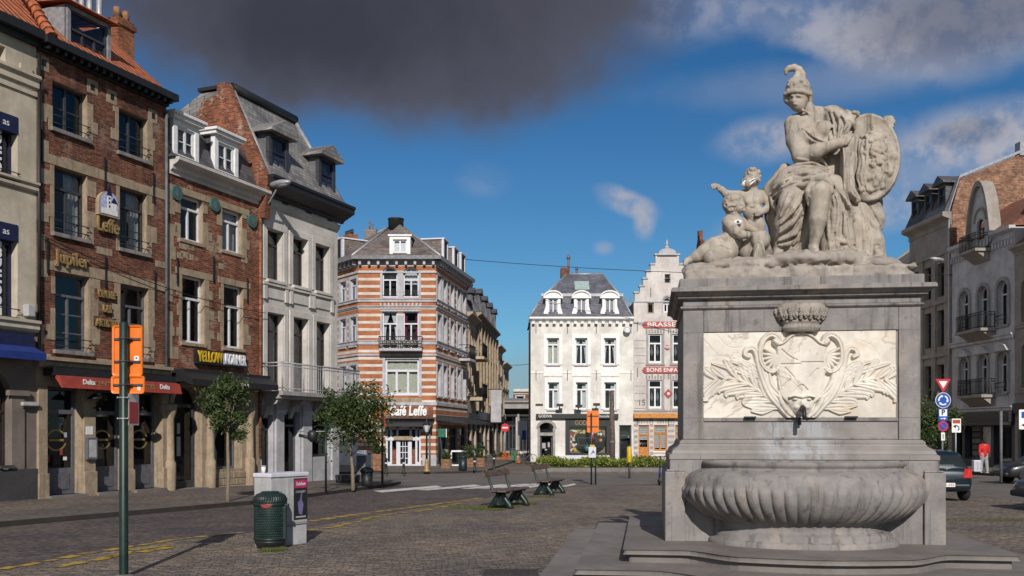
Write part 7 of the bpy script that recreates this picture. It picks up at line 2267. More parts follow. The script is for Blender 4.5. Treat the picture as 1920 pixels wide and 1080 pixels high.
# folds
fold = lambda pts, r=9: (pts, r * .6, r * 1.25, r * .5)
w.strokes([fold(p, r) for p, r in (
 ([(470,620),(540,566),(640,548),(722,560)],12),([(474,655),(545,600),(640,574),(705,590)],11),([(505,615),(560,602),(612,606),(650,590)],12),([(540,545),(610,530),(700,540)],9),
 ([(628,640),(640,720),(612,850),(560,935)],14),([(632,660),(632,750),(610,870),(590,935)],10),([(610,650),(598,740),(560,830),(505,885)],12),
 ([(722,610),(736,700),(722,800),(728,910)],13),([(735,590),(764,690),(756,800),(765,900)],11),
 ([(750,610),(806,700),(838,770)],12),([(742,630),(778,740),(800,840),(830,930)],12),([(735,785),(782,768),(842,730)],10),([(738,850),(790,868),(845,876)],9),
 ([(602,650),(562,716),(500,782)],12),([(596,715),(552,775),(494,826)],12),([(610,775),(560,832),(492,862)],12),([(600,838),(552,872),(492,884)],11),([(540,640),(522,700),(498,752)],10),
 ([(602,345),(640,384),(700,412),(738,402)],9),([(612,366),(652,400),(704,414)],8),([(708,272),(718,310),(730,380),(722,450)],9),
 ([(728,270),(742,315),(746,376)],8),([(750,272),(772,322),(762,392)],9),([(778,285),(802,325),(774,368)],9),([(562,520),(640,510),(722,534)],9),([(575,486),(640,494),(716,500)],6),
 ([(452,650),(468,700),(500,745)],10),([(470,690),(500,640),(520,600)],9),([(520,880),(560,900),(620,900)],9),([(760,920),(800,900),(850,905)],10),([(580,880),(570,920),(590,945)],9),([(640,470),(690,490),(720,540)],7),
 ([(800,300),(830,320),(842,350)],9),([(556,566),(500,600),(466,660)],9),([(700,575),(732,640),(730,740)],10),([(655,596),(634,625),(626,690)],10),([(570,650),(560,660),(510,720)],8))], lift=-.010, k=.010)
cutf = lambda pts, r=5: (pts, r * .6, r * 1.7, r * .6)
w.strokes([cutf(p, r) for p, r in (
 ([(480,636),(542,584),(640,562),(700,572)],5),([(620,640),(622,730),(590,850),(540,925)],6),([(728,640),(732,720),(724,860)],6),([(748,620),(780,710),(778,840)],6),([(772,650),(815,740),(820,860)],6),
 ([(600,685),(556,748),(498,805)],6),([(602,750),(556,806),(492,846)],6),([(605,806),(556,852),(492,874)],5),([(606,352),(646,392),(700,408)],4),([(712,260),(730,330),(738,400)],5),([(734,250),(758,320),(752,390)],4),([(760,268),(788,325),(766,380)],4),
 ([(566,536),(640,524),(715,548)],4),([(640,650),(634,740),(614,860)],5),([(716,560),(738,610),(744,680)],5))], lift=-.006, k=.012, mode='cut')
# finer pleats between the drawn folds
def pleats(groups, n=1, r=6):
 rid, gro = [],[]
 for gr in groups:
  Q = [smooth_pts(p, 6) for p in gr]; Q = [q[np.linspace(0, len(q) - 1,9).astype(int)] for q in Q]
  for a, b_ in zip(Q[:-1], Q[1:]):
   for i in range(1, n + 1):
    t = i / (n + 1); q = [tuple(p) for p in a * (1 - t) + b_ * t]
    (gro if i % 2 else rid).append((q, r * .5, r, r * .5))
 w.strokes(gro, lift=-.004, k=.008, mode='cut'); w.strokes(rid, lift=-.006, k=.006)
pleats([
 [[(545,640),(520,700),(500,755)],[(602,650),(562,716),(500,782)],[(596,715),(552,775),(494,826)],[(610,775),(560,832),(492,862)],[(600,838),(552,872),(492,884)],[(600,880),(560,905),(500,915)]],
 [[(610,650),(598,740),(560,830),(505,885)],[(628,640),(630,720),(595,850),(545,935)],[(634,650),(634,740),(612,870),(595,935)]],
 [[(728,620),(740,700),(730,800),(732,910)],[(742,600),(766,690),(758,800),(765,900)],[(748,620),(792,720),(800,830),(815,930)],[(752,612),(812,710),(838,780),(850,860)]],
 [[(470,620),(540,566),(640,548),(722,560)],[(474,650),(545,598),(640,570),(710,582)],[(480,680),(520,630),(590,604),(650,595)]],
 [[(602,345),(640,384),(700,412),(742,400)],[(612,366),(652,402),(704,416)]],
 [[(708,275),(718,310),(730,380),(722,450)],[(728,272),(744,315),(750,380)],[(750,275),(774,322),(766,386)],[(782,288),(804,325),(780,366)]],
 [[(566,500),(640,500),(720,515)],[(562,540),(640,530),(722,550)]]])
w.chain(LEG, .018); w.chain(FOOT, .015); w.ell((681,640,-.64),(45,44,42),.02); w.chain([(655,925,-.64,13),(682,944,-.77,8)],.015)
w.strokes([fold(p, r) for p, r in (([(640,590),(680,578),(722,592),(738,640)],12),([(636,600),(626,640),(628,700)],12),([(650,900),(620,925),(590,940)],8),([(735,640),(744,740),(735,860)],12))], lift=-.01, k=.01)
# face
w.strokes([([(516,194),(542,182),(590,178),(636,194)],8,10,8)], lift=-.032, k=.012)
w.strokes([([(526,150),(560,132),(610,140),(632,172)],4,5,4),([(535,130),(570,112),(610,122)],4,5,4),([(528,172),(560,158),(600,158),(636,182)],3,4,3)], lift=-.004, k=.01)
w.strokes([([(566,196),(562,210),(560,222)],5,6.5,8),([(548,199),(560,195)],4,5,4),([(572,195),(598,200)],4,5,3)], lift=-.004, k=.012)
w.dots([(550,206,5),(583,208,5.5)], k=.02, mode='cut', lift=-.006)
w.dots([(550,208,4),(583,210,4.5)], k=.008, lift=.004)
w.strokes([([(554,238),(563,235),(578,238)],3.5,5,3.5)], lift=-.004, k=.008); w.strokes([([(554,242),(564,241),(578,243)],2,2.5,2)], lift=-.014, k=.006, mode='cut'); w.dots([(566,256,12)], k=.015, lift=.004)
for i in range(16): w.dots([(532 + 96 * random.random(),120 + 48 * random.random(),6)], k=.012)
# toes
for i in range(4): w.chain([(672 + i * 7 - 8,934 + i * 2,-.75 + .02 * i, 6),(675 + i * 7 - 8,942 + i * 2,-.81 + .02 * i, 5)],.006)
w.chain([(650,300,-.06,5),(620,270,-.12,5),(600,262,-.16,6)],.01)
w.rough(.003,.05,5)
w.skin('seated_woman', M['statue'], statue)

# ---- medallion
md = Sdf(tuple(Zp(735,720,.3))[:1] + (-.55, Zp(800,760,0)[2]),(Zp(1060,400,0)[0],.45, Zp(900,240,0)[2]),.0105)
c3 = Zp(905,482,-.06)
nn = np.array([-.30,-.95,.06]); nn /= np.linalg.norm(nn); e2 = np.array([-.07,.08,1.0]); e2 -= nn * (e2 @ nn); e2 /= np.linalg.norm(e2); e1 = np.cross(e2,-nn); e1 *= -1 if e1[0] < 0 else 1
sl, g_ = md.sub(c3 - .8, c3 + .8)
dX, dY, dZ = g_[0] - c3[0], g_[1] - c3[1], g_[2] - c3[2]
pu = dX * e1[0] + dY * e1[1] + dZ * e1[2]; pv = dX * e2[0] + dY * e2[1] + dZ * e2[2]; pn = dX * nn[0] + dY * nn[1] + dZ * nn[2]
ea, eb = .375,.572
k0 = np.sqrt((pu / ea) ** 2 + (pv / eb) ** 2)
edge = (k0 - 1) * .42
md.put(sl, np.maximum(edge, np.abs(pn) - .05),.015, 'add')
md.put(sl, np.sqrt(((k0 - .955) * .42) ** 2 + (pn - .045) ** 2) - .014,.012, 'add')
def onm(u, v, n=.05): return c3 + e1 * u * ea + e2 * v * eb + nn * n
def ball_m(u, v, r, n=.05, k=.02, mode='add', q=None):
 p = onm(u, v, n); md.rc(p, p + 1e-4 if q is None else onm(*q), r, r, k, mode)
ball_m(.18,.12,.13,.02,.05); ball_m(.25,-.25,.14,.02,.05, q=(.2,-.5,.02)); ball_m(.45,-.05,.11,.02,.05)
ball_m(.05,-.65,.11,.01,.05, q=(-.2,-.75,.01)); ball_m(-.1,.0,.12,.01,.05, q=(-.15,-.5,.01))
for u, v, r in ((.66,.02,.045),(.78,-.13,.05),(.72,-.24,.04),(.70,-.33,.045),(.60,-.44,.06),(.62,.12,.05)): ball_m(u, v, r, .06,.025)
rg = random.Random(9)
ball_m(.2,.36,.11,.03,.05); ball_m(.22,.1,.12,.03,.04)
md.dots([(930 + 62 * math.sqrt(rg.random()) * math.cos(t),425 + 95 * math.sqrt(rg.random()) * math.sin(t), rg.uniform(7,12)) for t in [rg.uniform(0,6.28) for _ in range(70)]], k=.006, lift=-.004)
md.dots([(rg.uniform(860,985), rg.uniform(560,640), rg.uniform(8,14)) for _ in range(26)], k=.014, lift=.004)
md.strokes([([(846 + 17 * j, 400),(838 + 17 * j + 8 * (j % 2),450),(850 + 15 * j, 510),(838 + 16 * j, 570),(856 + 14 * j, 630)],6,9,5) for j in range(4)], lift=-.004, k=.006)
md.strokes([([(972,455),(982,470),(996,468)],4,5,3),([(990,500),(1002,520),(994,528)],5,7,4),([(978,545),(1000,548)],3,4,3),([(960,500),(970,540),(960,575)],4,5,4)], lift=-.003, k=.006)
md.dots([(982,482,6),(975,560,5),(958,520,8)], k=.008, mode='cut', lift=-.006)
# cloth over its lower left and hands on the rim
md.chain([(830,395,-.2,18),(785,460,-.28,34),(748,540,-.34,42),(765,620,-.34,36)],.03); md.chain([(815,420,-.2,20),(800,520,-.24,40),(800,620,-.26,34),(850,672,-.2,18)],.04)
md.strokes([fold(p, 8) for p in ([(805,410),(780,480),(756,556)],[(820,420),(806,520),(812,620),(850,668)],[(835,460),(826,560),(842,640)],[(795,470),(778,560),(800,640)])], lift=-.003, k=.012)
hx, hy, hy2 = 1000,312,.0
md.chain([(985,305,.08,18),(1000,308,-.02,20),(1010,318,-.06,18)],.02)
for i in range(4): md.chain([(992 + i * 8,296 + i * 9,-.07 - .012 * i, 7.5),(982 + i * 10,300 + i * 10,-.14,7),(984 + i * 11,312 + i * 8,-.15,6)],.006)
md.chain([(848,292,.0,14),(850,278,-.06,13),(838,272,-.10,10)],.012)
md.rough(.004,.05,6)
md.skin('medallion', M['statue'], statue)

# ---- putto behind the medallion
pb = Sdf((Zp(835,700,0)[0],-.35, H(3.66)),(Zp(1010,700,0)[0],.55, Zp(900,620,0)[2]),.0105)
pb.ell((936,692,.2),(34,36,40),.02); pb.chain([(905,715,.15,42),(912,790,.08,44),(912,840,.02,48)],.04)
pb.ell((900,862,-.04),(32,40,40),.02); pb.ell((942,858,.0),(30,40,40),.02)
pb.chain([(895,880,-.04,38),(890,930,-.05,30),(898,972,-.05,24)],.02); pb.chain([(945,875,.0,33),(955,930,-.02,26),(975,965,-.05,20),(985,972,-.12,12)],.02)
pb.chain([(870,700,.0,34),(880,770,-.02,30),(900,830,-.04,18)],.02); pb.chain([(930,700,.0,30),(955,760,.0,24),(962,800,.02,12)],.02)
pb.chain([(870,770,-.04,24),(878,850,-.1,26),(885,890,-.1,14)],.02); pb.chain([(855,820,.0,30),(860,960,.0,34)],.03)
pb.strokes([fold(p, 8) for p in ([(862,690),(885,750),(905,810)],[(885,690),(915,745),(955,800)],[(905,690),(940,740),(962,790)],[(866,740),(880,800),(884,860)],[(900,740),(925,790),(940,810)])], lift=-.004, k=.01)
pb.strokes([cutf(p, 4) for p in ([(920,838),(921,890),(918,930)],[(932,890),(955,884)],[(935,902),(960,898)])], lift=-.008, k=.01, mode='cut')
pb.dots([(948,690,7),(955,700,6),(925,672,8),(940,668,8),(950,676,7)], k=.008)
pb.rough(.004,.05,7)
pb.skin('standing_putto', M['statue'], statue)

# ---- putto with raised arm
ps = Sdf((Zp(170,700,.1)[0],-.45, H(3.7)),(Zp(480,700,.1)[0],.45, Zp(360,500,0)[2]),.0085)
ps.ell((368,572,.0),(38,44,46),.015); ps.ell((345,598,-.05),(24,28,26),.025)
ps.chain([(368,610,.04,24),(368,640,.06,30)],.03); ps.ell((368,680,.06),(48,40,52),.04); ps.ell((374,735,.03),(46,44,44),.04); ps.ell((382,780,.05),(42,42,36),.03)
ps.chain([(340,650,.05,24),(290,655,.0,22),(250,648,-.04,19)],.02); ps.chain([(250,648,-.04,18),(228,628,-.06,15),(212,615,-.07,11)],.015)
ps.chain([(212,613,-.07,11),(196,608,-.08,11)],.01)
for a in ([(194,604,-.08,6),(183,606,-.09,5),(180,614,-.10,4)],[(193,609,-.10,6),(182,614,-.11,5)],[(196,614,-.11,5),(187,622,-.11,4)],[(200,617,-.10,5),(194,626,-.10,4)],[(206,618,-.06,5),(214,628,-.08,5)]): ps.chain(a, .006)
ps.chain([(408,652,.06,24),(434,676,.06,21),(452,698,.04,19)],.02); ps.chain([(452,698,.04,19),(428,722,-.02,16),(404,736,-.07,13)],.015); ps.ell((396,738,-.09),(16,12,12),.012)
for i in range(4): ps.chain([(400,730 + i * 5,-.10,5),(384,732 + i * 5,-.12,4.5)],.005)
ps.chain([(370,795,.02,34),(362,850,-.02,27),(360,930,.0,20)],.02); ps.chain([(398,795,.04,33),(402,850,.06,26),(402,940,.06,20)],.02)
ps.dots([(336,583,6)], k=.01, mode='cut', lift=-.004); ps.strokes([([(330,580),(322,596)],5,6,6)], k=.01); ps.dots([(392,580,9)], k=.008)
for i in range(22):
 a = R(10 + 150 * random.random()); r = random.uniform(.6,.95); ps.dots([(374 + 36 * r * math.cos(a),562 - 38 * r * math.sin(a),6)], k=.010)
for zx, zy in ((400,548),(405,565),(402,585),(345,536),(362,530),(380,531)): ps.dots([(zx, zy, 7)], k=.014)
ps.strokes([cutf(p, 3) for p in ([(330,700),(370,712),(400,695)],[(352,765),(380,775),(410,760)])], lift=-.006, k=.01, mode='cut'); ps.dots([(374,742,4)], k=.006, mode='cut', lift=-.004)
ps.dots([(352,682,16),(388,680,16)], k=.03, lift=.02)
po = ps.skin('pointing_putto', M['statue'], statue)
mk = Sdf((Zp(290,600,-.1)[0],-.5, Zp(330,650,0)[2]),(Zp(400,600,-.1)[0],.2, Zp(330,560,0)[2]),.007)
mk.ell((337,601,-.055),(21,22,19),.01); mk.chain([(358,605,-.10,4),(380,588,-.10,3),(392,580,-.08,3)],.006); mk.chain([(355,590,-.12,3),(375,578,-.12,3),(392,572,-.08,3)],.006)
mk.skin('face_mask', M['white_mask'], po)

# ---- reclining putto
pr_ = Sdf((Zp(30,900,-.5)[0],-.95, H(3.66)),(Zp(420,800,-.3)[0],.1, Zp(300,625,-.3)[2]),.0085)
pr_.ell((282,692,-.32),(50,46,50),.015,(0,30,0)); pr_.ell((312,708,-.36),(26,30,28),.025)
pr_.chain([(278,735,-.32,26),(276,755,-.32,32)],.03); pr_.ell((285,800,-.34),(52,44,56),.04); pr_.ell((268,868,-.38),(56,46,46),.04)
pr_.ell((250,900,-.36),(52,46,40),.03)
pr_.chain([(256,775,-.40,26),(290,818,-.52,23),(318,834,-.56,20)],.02); pr_.chain([(318,834,-.56,20),(348,836,-.54,16),(366,834,-.5,13)],.015); pr_.ell((374,834,-.49),(14,12,12),.01)
for i in range(4): pr_.chain([(376,826 + i * 6,-.51,5),(392,824 + i * 7,-.50,4.5),(396,832 + i * 6,-.47,4)],.005)
pr_.chain([(320,775,-.3,22),(350,800,-.3,18),(385,818,-.3,14)],.02)
pr_.chain([(238,878,-.42,46),(190,892,-.54,42),(148,915,-.58,33)],.03); pr_.chain([(148,915,-.58,33),(118,932,-.56,27),(88,948,-.54,17)],.02)
pr_.chain([(84,950,-.54,16),(66,958,-.56,15),(62,972,-.62,10)],.015); pr_.chain([(70,955,-.58,12),(58,968,-.62,8)],.01)
pr_.chain([(260,915,-.46,44),(215,930,-.62,42),(185,940,-.66,36)],.03); pr_.chain([(185,940,-.66,36),(230,962,-.60,26),(280,965,-.5,16)],.02)
pr_.dots([(318,702,6)], k=.01, mode='cut', lift=-.004); pr_.dots([(335,706,7),(332,722,7),(275,715,8)], k=.01)
for i in range(22):
 a = R(70 + 170 * random.random()); r = random.uniform(.3,.85); pr_.dots([(274 + 44 * r * math.cos(a),688 - 44 * r * math.sin(a),6)], k=.012)
pr_.strokes([([(250,690),(285,700),(310,685)],4,5,4),([(255,665),(290,670),(312,662)],4,5,4),([(240,700),(262,720),(280,722)],4,6,4)], k=.008)
pr_.strokes([cutf(p, 3.5) for p in ([(222,850),(250,900),(290,905)],[(232,845),(270,838),(300,842)],[(250,735),(276,745),(302,738)])], lift=-.006, k=.012, mode='cut')
po = pr_.skin('reclining_putto', M['statue'], statue)
mb = MB(); p0 = Zp(303,776,-.50); mb.ball(tuple(p0),(.055,.018,.03),12); so = mb.build('eye_sticker', M['white_mask'], po)
mb = MB(); mb.ball((p0[0], p0[1] - .012, p0[2]),(.02,.01,.018),10); mb.build('painted_iris', M['black'], so)

# ---- urn with stone water
ur = Sdf((Zp(300,900,-.4)[0],-.9, H(3.6)),(Zp(470,900,-.3)[0],.1, Zp(400,800,-.3)[2]),.0085)
ur.ell((372,905,-.30),(70,62,62),.02,(0,-30,0)); ur.chain([(385,880,-.34,40),(400,866,-.48,34)],.03); ur.chain([(404,862,-.42,44),(406,858,-.46,44)],.012)
ur.ell((402,880,-.60),(24,34,14),.008, mode='cut')
ur.chain([(432,862,-.42,12),(440,900,-.36,14),(432,940,-.32,14)],.015)
ur.chain([(400,892,-.57,24),(402,930,-.60,28),(404,975,-.62,32)],.01)
ur.strokes([cutf([(388 + i * 9,895),(384 + i * 11,930),(380 + i * 13,978)],3) for i in range(4)], lift=-.006, k=.008, mode='cut')
ur.skin('urn', M['statue'], statue)

# ---------------------------------------------------------------- street furniture
def gpw(px, py, h=0.11):
 """point on the raised pavement"""
 y = (EYE - h) * F / (py - 830.55)
 if y > 58: y = (EYE + .597 - h) * F / (py - HY)
 return Vector(((px - CX) / F * y, y, gz(y) + h))


def rrect(x0, x1, z0, z1, r, n=5):
 out = []
 for cx, cz, a0 in ((x1 - r, z1 - r, 0),(x0 + r, z1 - r, 90),(x0 + r, z0 + r, 180),(x1 - r, z0 + r, 270)):
  for i in range(n + 1): a = R(a0 + 90 * i / n); out.append((cx + r * math.cos(a), cz + r * math.sin(a)))
 return out


# sign pole in the foreground
p = gp(232,1082); k = p.y / F
pole = thing('sign_post', 'tall dark green post in the left foreground carrying orange sign backs', 'sign post', p)
def zr(py): return EYE + (HY - py) * k - p.z
mb = MB(); mb.lathe([(.056,0),(.054,.02),(.052, zr(606)),(.03, zr(605) + .012)],20); mb.build('pole', M['green_metal'], pole)
mb = MB(); mb.lathe([(.16,0),(.12,.02),(.06,.035)],12); mb.build('base_mound', M['bluestone_dk'], pole)
for (a, b_, t, bt, nb) in ((207,263,609,704,(.27,.72)),(205,267,702.5,737,(.52,))):
 x0, x1, z1, z0 = (a - 232) * k, (b_ - 232) * k, zr(t), zr(bt)
 if nb == (.52,): z1 -= .012
 mb = MB(); mb.prism(rrect(x0, x1, z0, z1,.035),.075,.082, 'y'); so = mb.build('sign_plate', M['orange'], pole)
 mb = MB()
 o, i_ = rrect(x0 - .004, x1 + .004, z0 - .004, z1 + .004,.038), rrect(x0 + .02, x1 - .02, z0 + .02, z1 - .02,.022)
 n = len(o)
 for j in range(n):
  q = (j + 1) % n
  mb.hexa([(o[j][0],.055, o[j][1]),(o[q][0],.055, o[q][1]),(i_[q][0],.063, i_[q][1]),(i_[j][0],.063, i_[j][1]),(o[j][0],.086, o[j][1]),(o[q][0],.086, o[q][1]),(i_[q][0],.0745, i_[q][1]),(i_[j][0],.0745, i_[j][1])])
 mb.build('rim', M['orange'], so)
 mb = MB()
 for f in nb:
  z = z1 - (z1 - z0) * f; mb.box(x0 + .02, x1 - .02,.052,.0745, z - .012, z + .012); mb.tube([(-.057,.0, z),(-.035,-.045, z),(0,-.058, z),(.035,-.045, z),(.057,.0, z),(.05,.05, z)],.011,6)
  mb.ball((.075,.03, z),.016,8)
 mb.build('bracket', M['frame_d'], so)
 mb = MB(); xs = x1 - .075 if nb != (.52,) else x1 - .07; zs_ = z0 + (.21 if nb != (.52,) else .06); s_ = .03 if nb != (.52,) else .018
 mb.box(xs - s_, xs + s_, .070,.0745, zs_ - s_ * 1.2, zs_ + s_ * 1.2); st = mb.build('sticker', M['white'], so)
 mb = MB(); mb.disc((xs, zs_ + s_ * .3), s_ * .4,.068,.0698,10); mb.build('sticker_mark', M['lead'], st)
mb = MB(); z1, z0 = zr(738), zr(797); mb.hexa([(.055,.0, z0),(.068,-.02, z0),(.078,.28, z0),(.066,.28, z0),(.055,.0, z1),(.068,-.02, z1),(.078,.28, z1),(.066,.28, z1)]); so = mb.build('side_sign', M['white'], pole)
mb = MB(); mb.hexa([(.0685,.0, z0 + .02),(.071,.0, z0 + .02),(.079,.26, z0 + .02),(.0765,.26, z0 + .02),(.0685,.0, z1 - .1),(.071,.0, z1 - .1),(.079,.26, z1 - .1),(.0765,.26, z1 - .1)]); mb.build('side_sign_face', M['sign_red'], so)
mb = MB()
for z in (z1 - .05, z0 + .08): mb.tube([(-.058,0, z),(-.03,-.05, z),(.03,-.05, z),(.06,0, z)],.01,6); mb.ball((-.065,-.02, z),.014,8); mb.ball((.06,-.03, z),.014,8)
mb.build('bracket', M['zinc'], pole)

# litter bin in front of the cabinet
def dimple_mat():
 m, n, b = new_mat('dimpled_green_plastic')
 co = n.obj(); x, y, z = n.sep(co)
 u = n.m('MULTIPLY', n.m('ARCTAN2', y, x),7.0); v = n.m('MULTIPLY', z, 26.0)
 row = n.m('FLOOR', v); off = n.m('MULTIPLY', n.m('MODULO', row, 2.0),.5)
 fu = n.m('SUBTRACT', n.m('FRACT', n.m('ADD', u, off)),.5); fv = n.m('SUBTRACT', n.m('FRACT', v),.5)
 d = n.m('SQRT', n.m('ADD', n.m('MULTIPLY', fu, fu), n.m('MULTIPLY', fv, fv)))
 bp = n.n('ShaderNodeBump'); bp.inputs['Strength'].default_value = .8; bp.inputs['Distance'].default_value = .02
 n.put(bp.inputs['Height'], n.step(d, .45,.2)); n.put(b.inputs['Normal'], bp.outputs[0])
 n.put(b.inputs['Base Color'], n.mix(n.step(n.noise(co, 5,5,.6),.3,.7),(.006,.019,.017),(.012,.031,.026))); b.inputs['Roughness'].default_value = .42
 return m
M['dimple'] = dimple_mat()
p = gp(500,1031)
bn = thing('litter_bin', 'dark green dimpled litter bin with ribbed dome lid in front of the grey cabinet', 'bin', p + Vector((0,.22,0)))
mb = MB(); mb.lathe([(.19,.02),(.22,.05),(.235,.10),(.245,.13)],32); mb.build('base', M['black'], bn)
mb = MB(); mb.lathe([(.246,.13),(.25,.15),(.25,.66),(.246,.68)],40); mb.build('body', M['dimple'], bn)
mb = MB(); mb.lathe([(.25,.14),(.256,.145),(.256,.165),(.25,.17)],40); mb.lathe([(.25,.66),(.26,.67),(.262,.70),(.258,.72)],40); mb.build('band', M['green_bin'], bn)
n = 44; V = []; prof = [(.258,.72),(.262,.735),(.255,.775),(.235,.815),(.20,.85),(.15,.872),(.14,.876),(.138,.89),(.0,.893)]
mb = MB(); rings = []
for j, (r, z) in enumerate(prof):
 rings.append(mb.vs([((r + (.008 if (q % 2 and 1 < j < 5) else 0)) * math.cos(2 * math.pi * q / (2 * n)),(r + (.008 if (q % 2 and 1 < j < 5) else 0)) * math.sin(2 * math.pi * q / (2 * n)), z) for q in range(2 * n)]))
for j in range(len(prof) - 1):
 for q in range(2 * n): q2 = (q + 1) % (2 * n); mb.fc((rings[j] + q, rings[j] + q2, rings[j + 1] + q2, rings[j + 1] + q),0, j > 4)
mb.build('lid', M['green_bin'], bn)
mb = MB(); a = [R(250 + 40 * i / 12) for i in range(13)]
for i in range(12):
 d0, d1 = abs(i - 6) / 6, abs(i + 1 - 6) / 6
 z0a, z0b = .69 - .045 * (1 - d0 ** 2),.69 - .045 * (1 - d1 ** 2)
 mb.poly([(.262 * math.cos(a[i]),.262 * math.sin(a[i]), z0a),(.262 * math.cos(a[i + 1]),.262 * math.sin(a[i + 1]), z0b),(.262 * math.cos(a[i + 1]),.262 * math.sin(a[i + 1]),.70),(.262 * math.cos(a[i]),.262 * math.sin(a[i]),.70)])
mb.build('emblem', M['red_canvas'], bn)
mb = MB(); mb.box(.215,.275,-.12,-.05,.15,.66); mb.box(.24,.31,-.10,-.03,.655,.70); mb.build('hinge', M['green_bin'], bn, .01)

# grey utility cabinet
A, B = Vector((-3.81,15.15,0)), Vector((-3.373,15.85,0))
d = (B - A).normalized(); cz = gz(15.4)
cb = thing('utility_cabinet', 'grey roadside utility cabinet with a dark concert poster on its long side', 'cabinet', (A.x, A.y, cz), math.atan2(d.y, d.x))
L, Wd, Hh = (B - A).length, .37,1.17
mb = MB(); mb.box(0, L, 0, Wd, .32, Hh - .07); mb.build('body', M['grey_box'], cb, .012)
mb = MB(); mb.box(.01, L - .01,.01, Wd - .01,-.03,.30); mb.box(.02, L - .02,.02, Wd - .02,.30,.32); mb.build('base', M['grey_box'], cb, .01)
mb = MB(); mb.box(-.015, L + .015,-.02, Wd + .015, Hh - .068, Hh); mb.build('lid', M['frame_lil'], cb, .015)
mb = MB(); xd = L * .40; mb.box(.02, xd, -.010,0,.35, Hh - .10); mb.box(xd + .012, L - .02,-.010,0,.35, Hh - .10); mb.build('door', M['grey_box'], cb, .004)
mb = MB(); mb.box(.16,.22,-.02,-.01,.86,.885); mb.disc((.19,.873),.018,-.028,-.02,10); mb.build('handle', M['zinc'], cb)
mb = MB(); mb.prism([(.155,.60),(.225,.60),(.19,.68)],-.013,-.0102, 'y'); mb.build('warning_label', M['yellow'], cb)
px0, px1, pz0, pz1 = L * .60, L * .97,.36 + .04, Hh - .1
mb = MB(); mb.box(px0, px1,-.016,-.0102, pz0, pz1); po = mb.build('poster', M['black'], cb)
mb = MB(); mb.box(px0 + .01, px1 - .01,-.019,-.0162, pz1 - .155, pz1 - .02); mb.build('poster_heading', plain('magenta_ink', (.42,.03,.12),.6), po)
text('lettering', 'Sablon', .085, M['white'], po, ((px0 + px1) / 2,-.021, pz1 - .088), extrude=.001, width=(px1 - px0) * .7)
text('lettering', 'CONCERT', .05, M['grey_box'], po, ((px0 + px1) / 2,-.0185, pz1 - .22), extrude=.001, width=(px1 - px0) * .75)
mb = MB(); xc, zc_ = (px0 + px1) / 2,(pz0 + pz1) / 2 - .08
mb.prism([(xc - .04, zc_ - .16),(xc + .03, zc_ - .18),(xc + .06, zc_ - .02),(xc + .02, zc_ + .08),(xc + .035, zc_ + .19),(xc + .01, zc_ + .19),(xc - .015, zc_ + .07),(xc - .07, zc_ + .02)],-.0185,-.0165, 'y'); mb.build('poster_figure', plain('violet_ink', (.16,.14,.30),.6), po)
mb = MB(); mb.box(px0 + .04, px1 - .04,-.0185,-.0165, pz0 + .03, pz0 + .055); mb.build('poster_footer', M['grey_box'], po)
cup = thing('paper_cup', 'small white paper cup left on top of the grey cabinet', 'cup', Vector((A.x, A.y, cz + Hh + .001)) + d * .06 + Vector((-d.y, d.x, 0)) * .22)
mb = MB(); mb.lathe([(.028,0),(.038,.10)],14); mb.build('cup_body', M['white'], cup)
mb = MB(); mb.lathe([(.041,.10),(.041,.112),(.03,.12)],14); mb.build('cup_lid', M['grey_box'], cup)

# benches
def make_bench():
 t = thing('park_bench', 'nearer of two old wooden benches on cast iron feet, grass round its foot', 'bench', (0,0,0),0, 'old benches facing the square')
 for nm, y0, y1, z0, z1, tilt in (('seat', -.24,.0,.43,.475,0),('seat', .012,.21,.43,.475,0)):
  mb = MB(); mb.box(-.92,.92, y0, y1, z0, z1); mb.build('seat_plank', M['wood'], t, .01)
 mb = MB(Matrix.Translation((0,.36,.87)) @ Matrix.Rotation(R(-14),4, 'X')); mb.box(-.92,.92,-.025,.025,-.075,.085)
 for x in (-.62,.62): mb.ball((x, 0,.10),(.06,.03,.045),8)
 mb.build('backrest', M['wood'], t, .012)
 for x in (-.62,.62):
  f = MB()
  # splayed cast foot: two curved legs, a web between and the back post
  for s in (-1,1):
   f.tube([(x, s * .06,.43),(x, s * .07,.33),(x, s * .13,.22),(x, s * .21,.13),(x, s * .25,.06),(x, s * .29,.0)],[.075,.07,.075,.08,.07,.075],8)
   f.tube([(x, s * .05,.30),(x, s * .14,.30),(x, s * .19,.24),(x, s * .15,.19)],[.025,.03,.03,.02],6)
  f.box(x - .05, x + .05,-.18,.18,.13,.29); f.box(x - .03, x + .03,-.23,.23,.395,.432)
  f.tube([(x, -.05,.17),(x, 0,.07),(x, .05,.17)],.022,6)
  f.tube([(x, .18,.42),(x, .23,.47),(x, .26,.58),(x, .31,.70),(x, .335,.80),(x, .39,.93)],[.05,.048,.036,.03,.03,.02],8)
  f.build('foot', M['green_metal'], t)
 return t
bench = make_bench()
ba = math.atan2(.94,.34)
bench.location = (-.07,24.75, gz(24.75)); bench.rotation_euler = (0,0, ba)
b2 = dup(bench, (1.22,30.9, gz(30.9)), ba, 'farther of two old wooden benches on cast iron feet, towards the crosswalk')


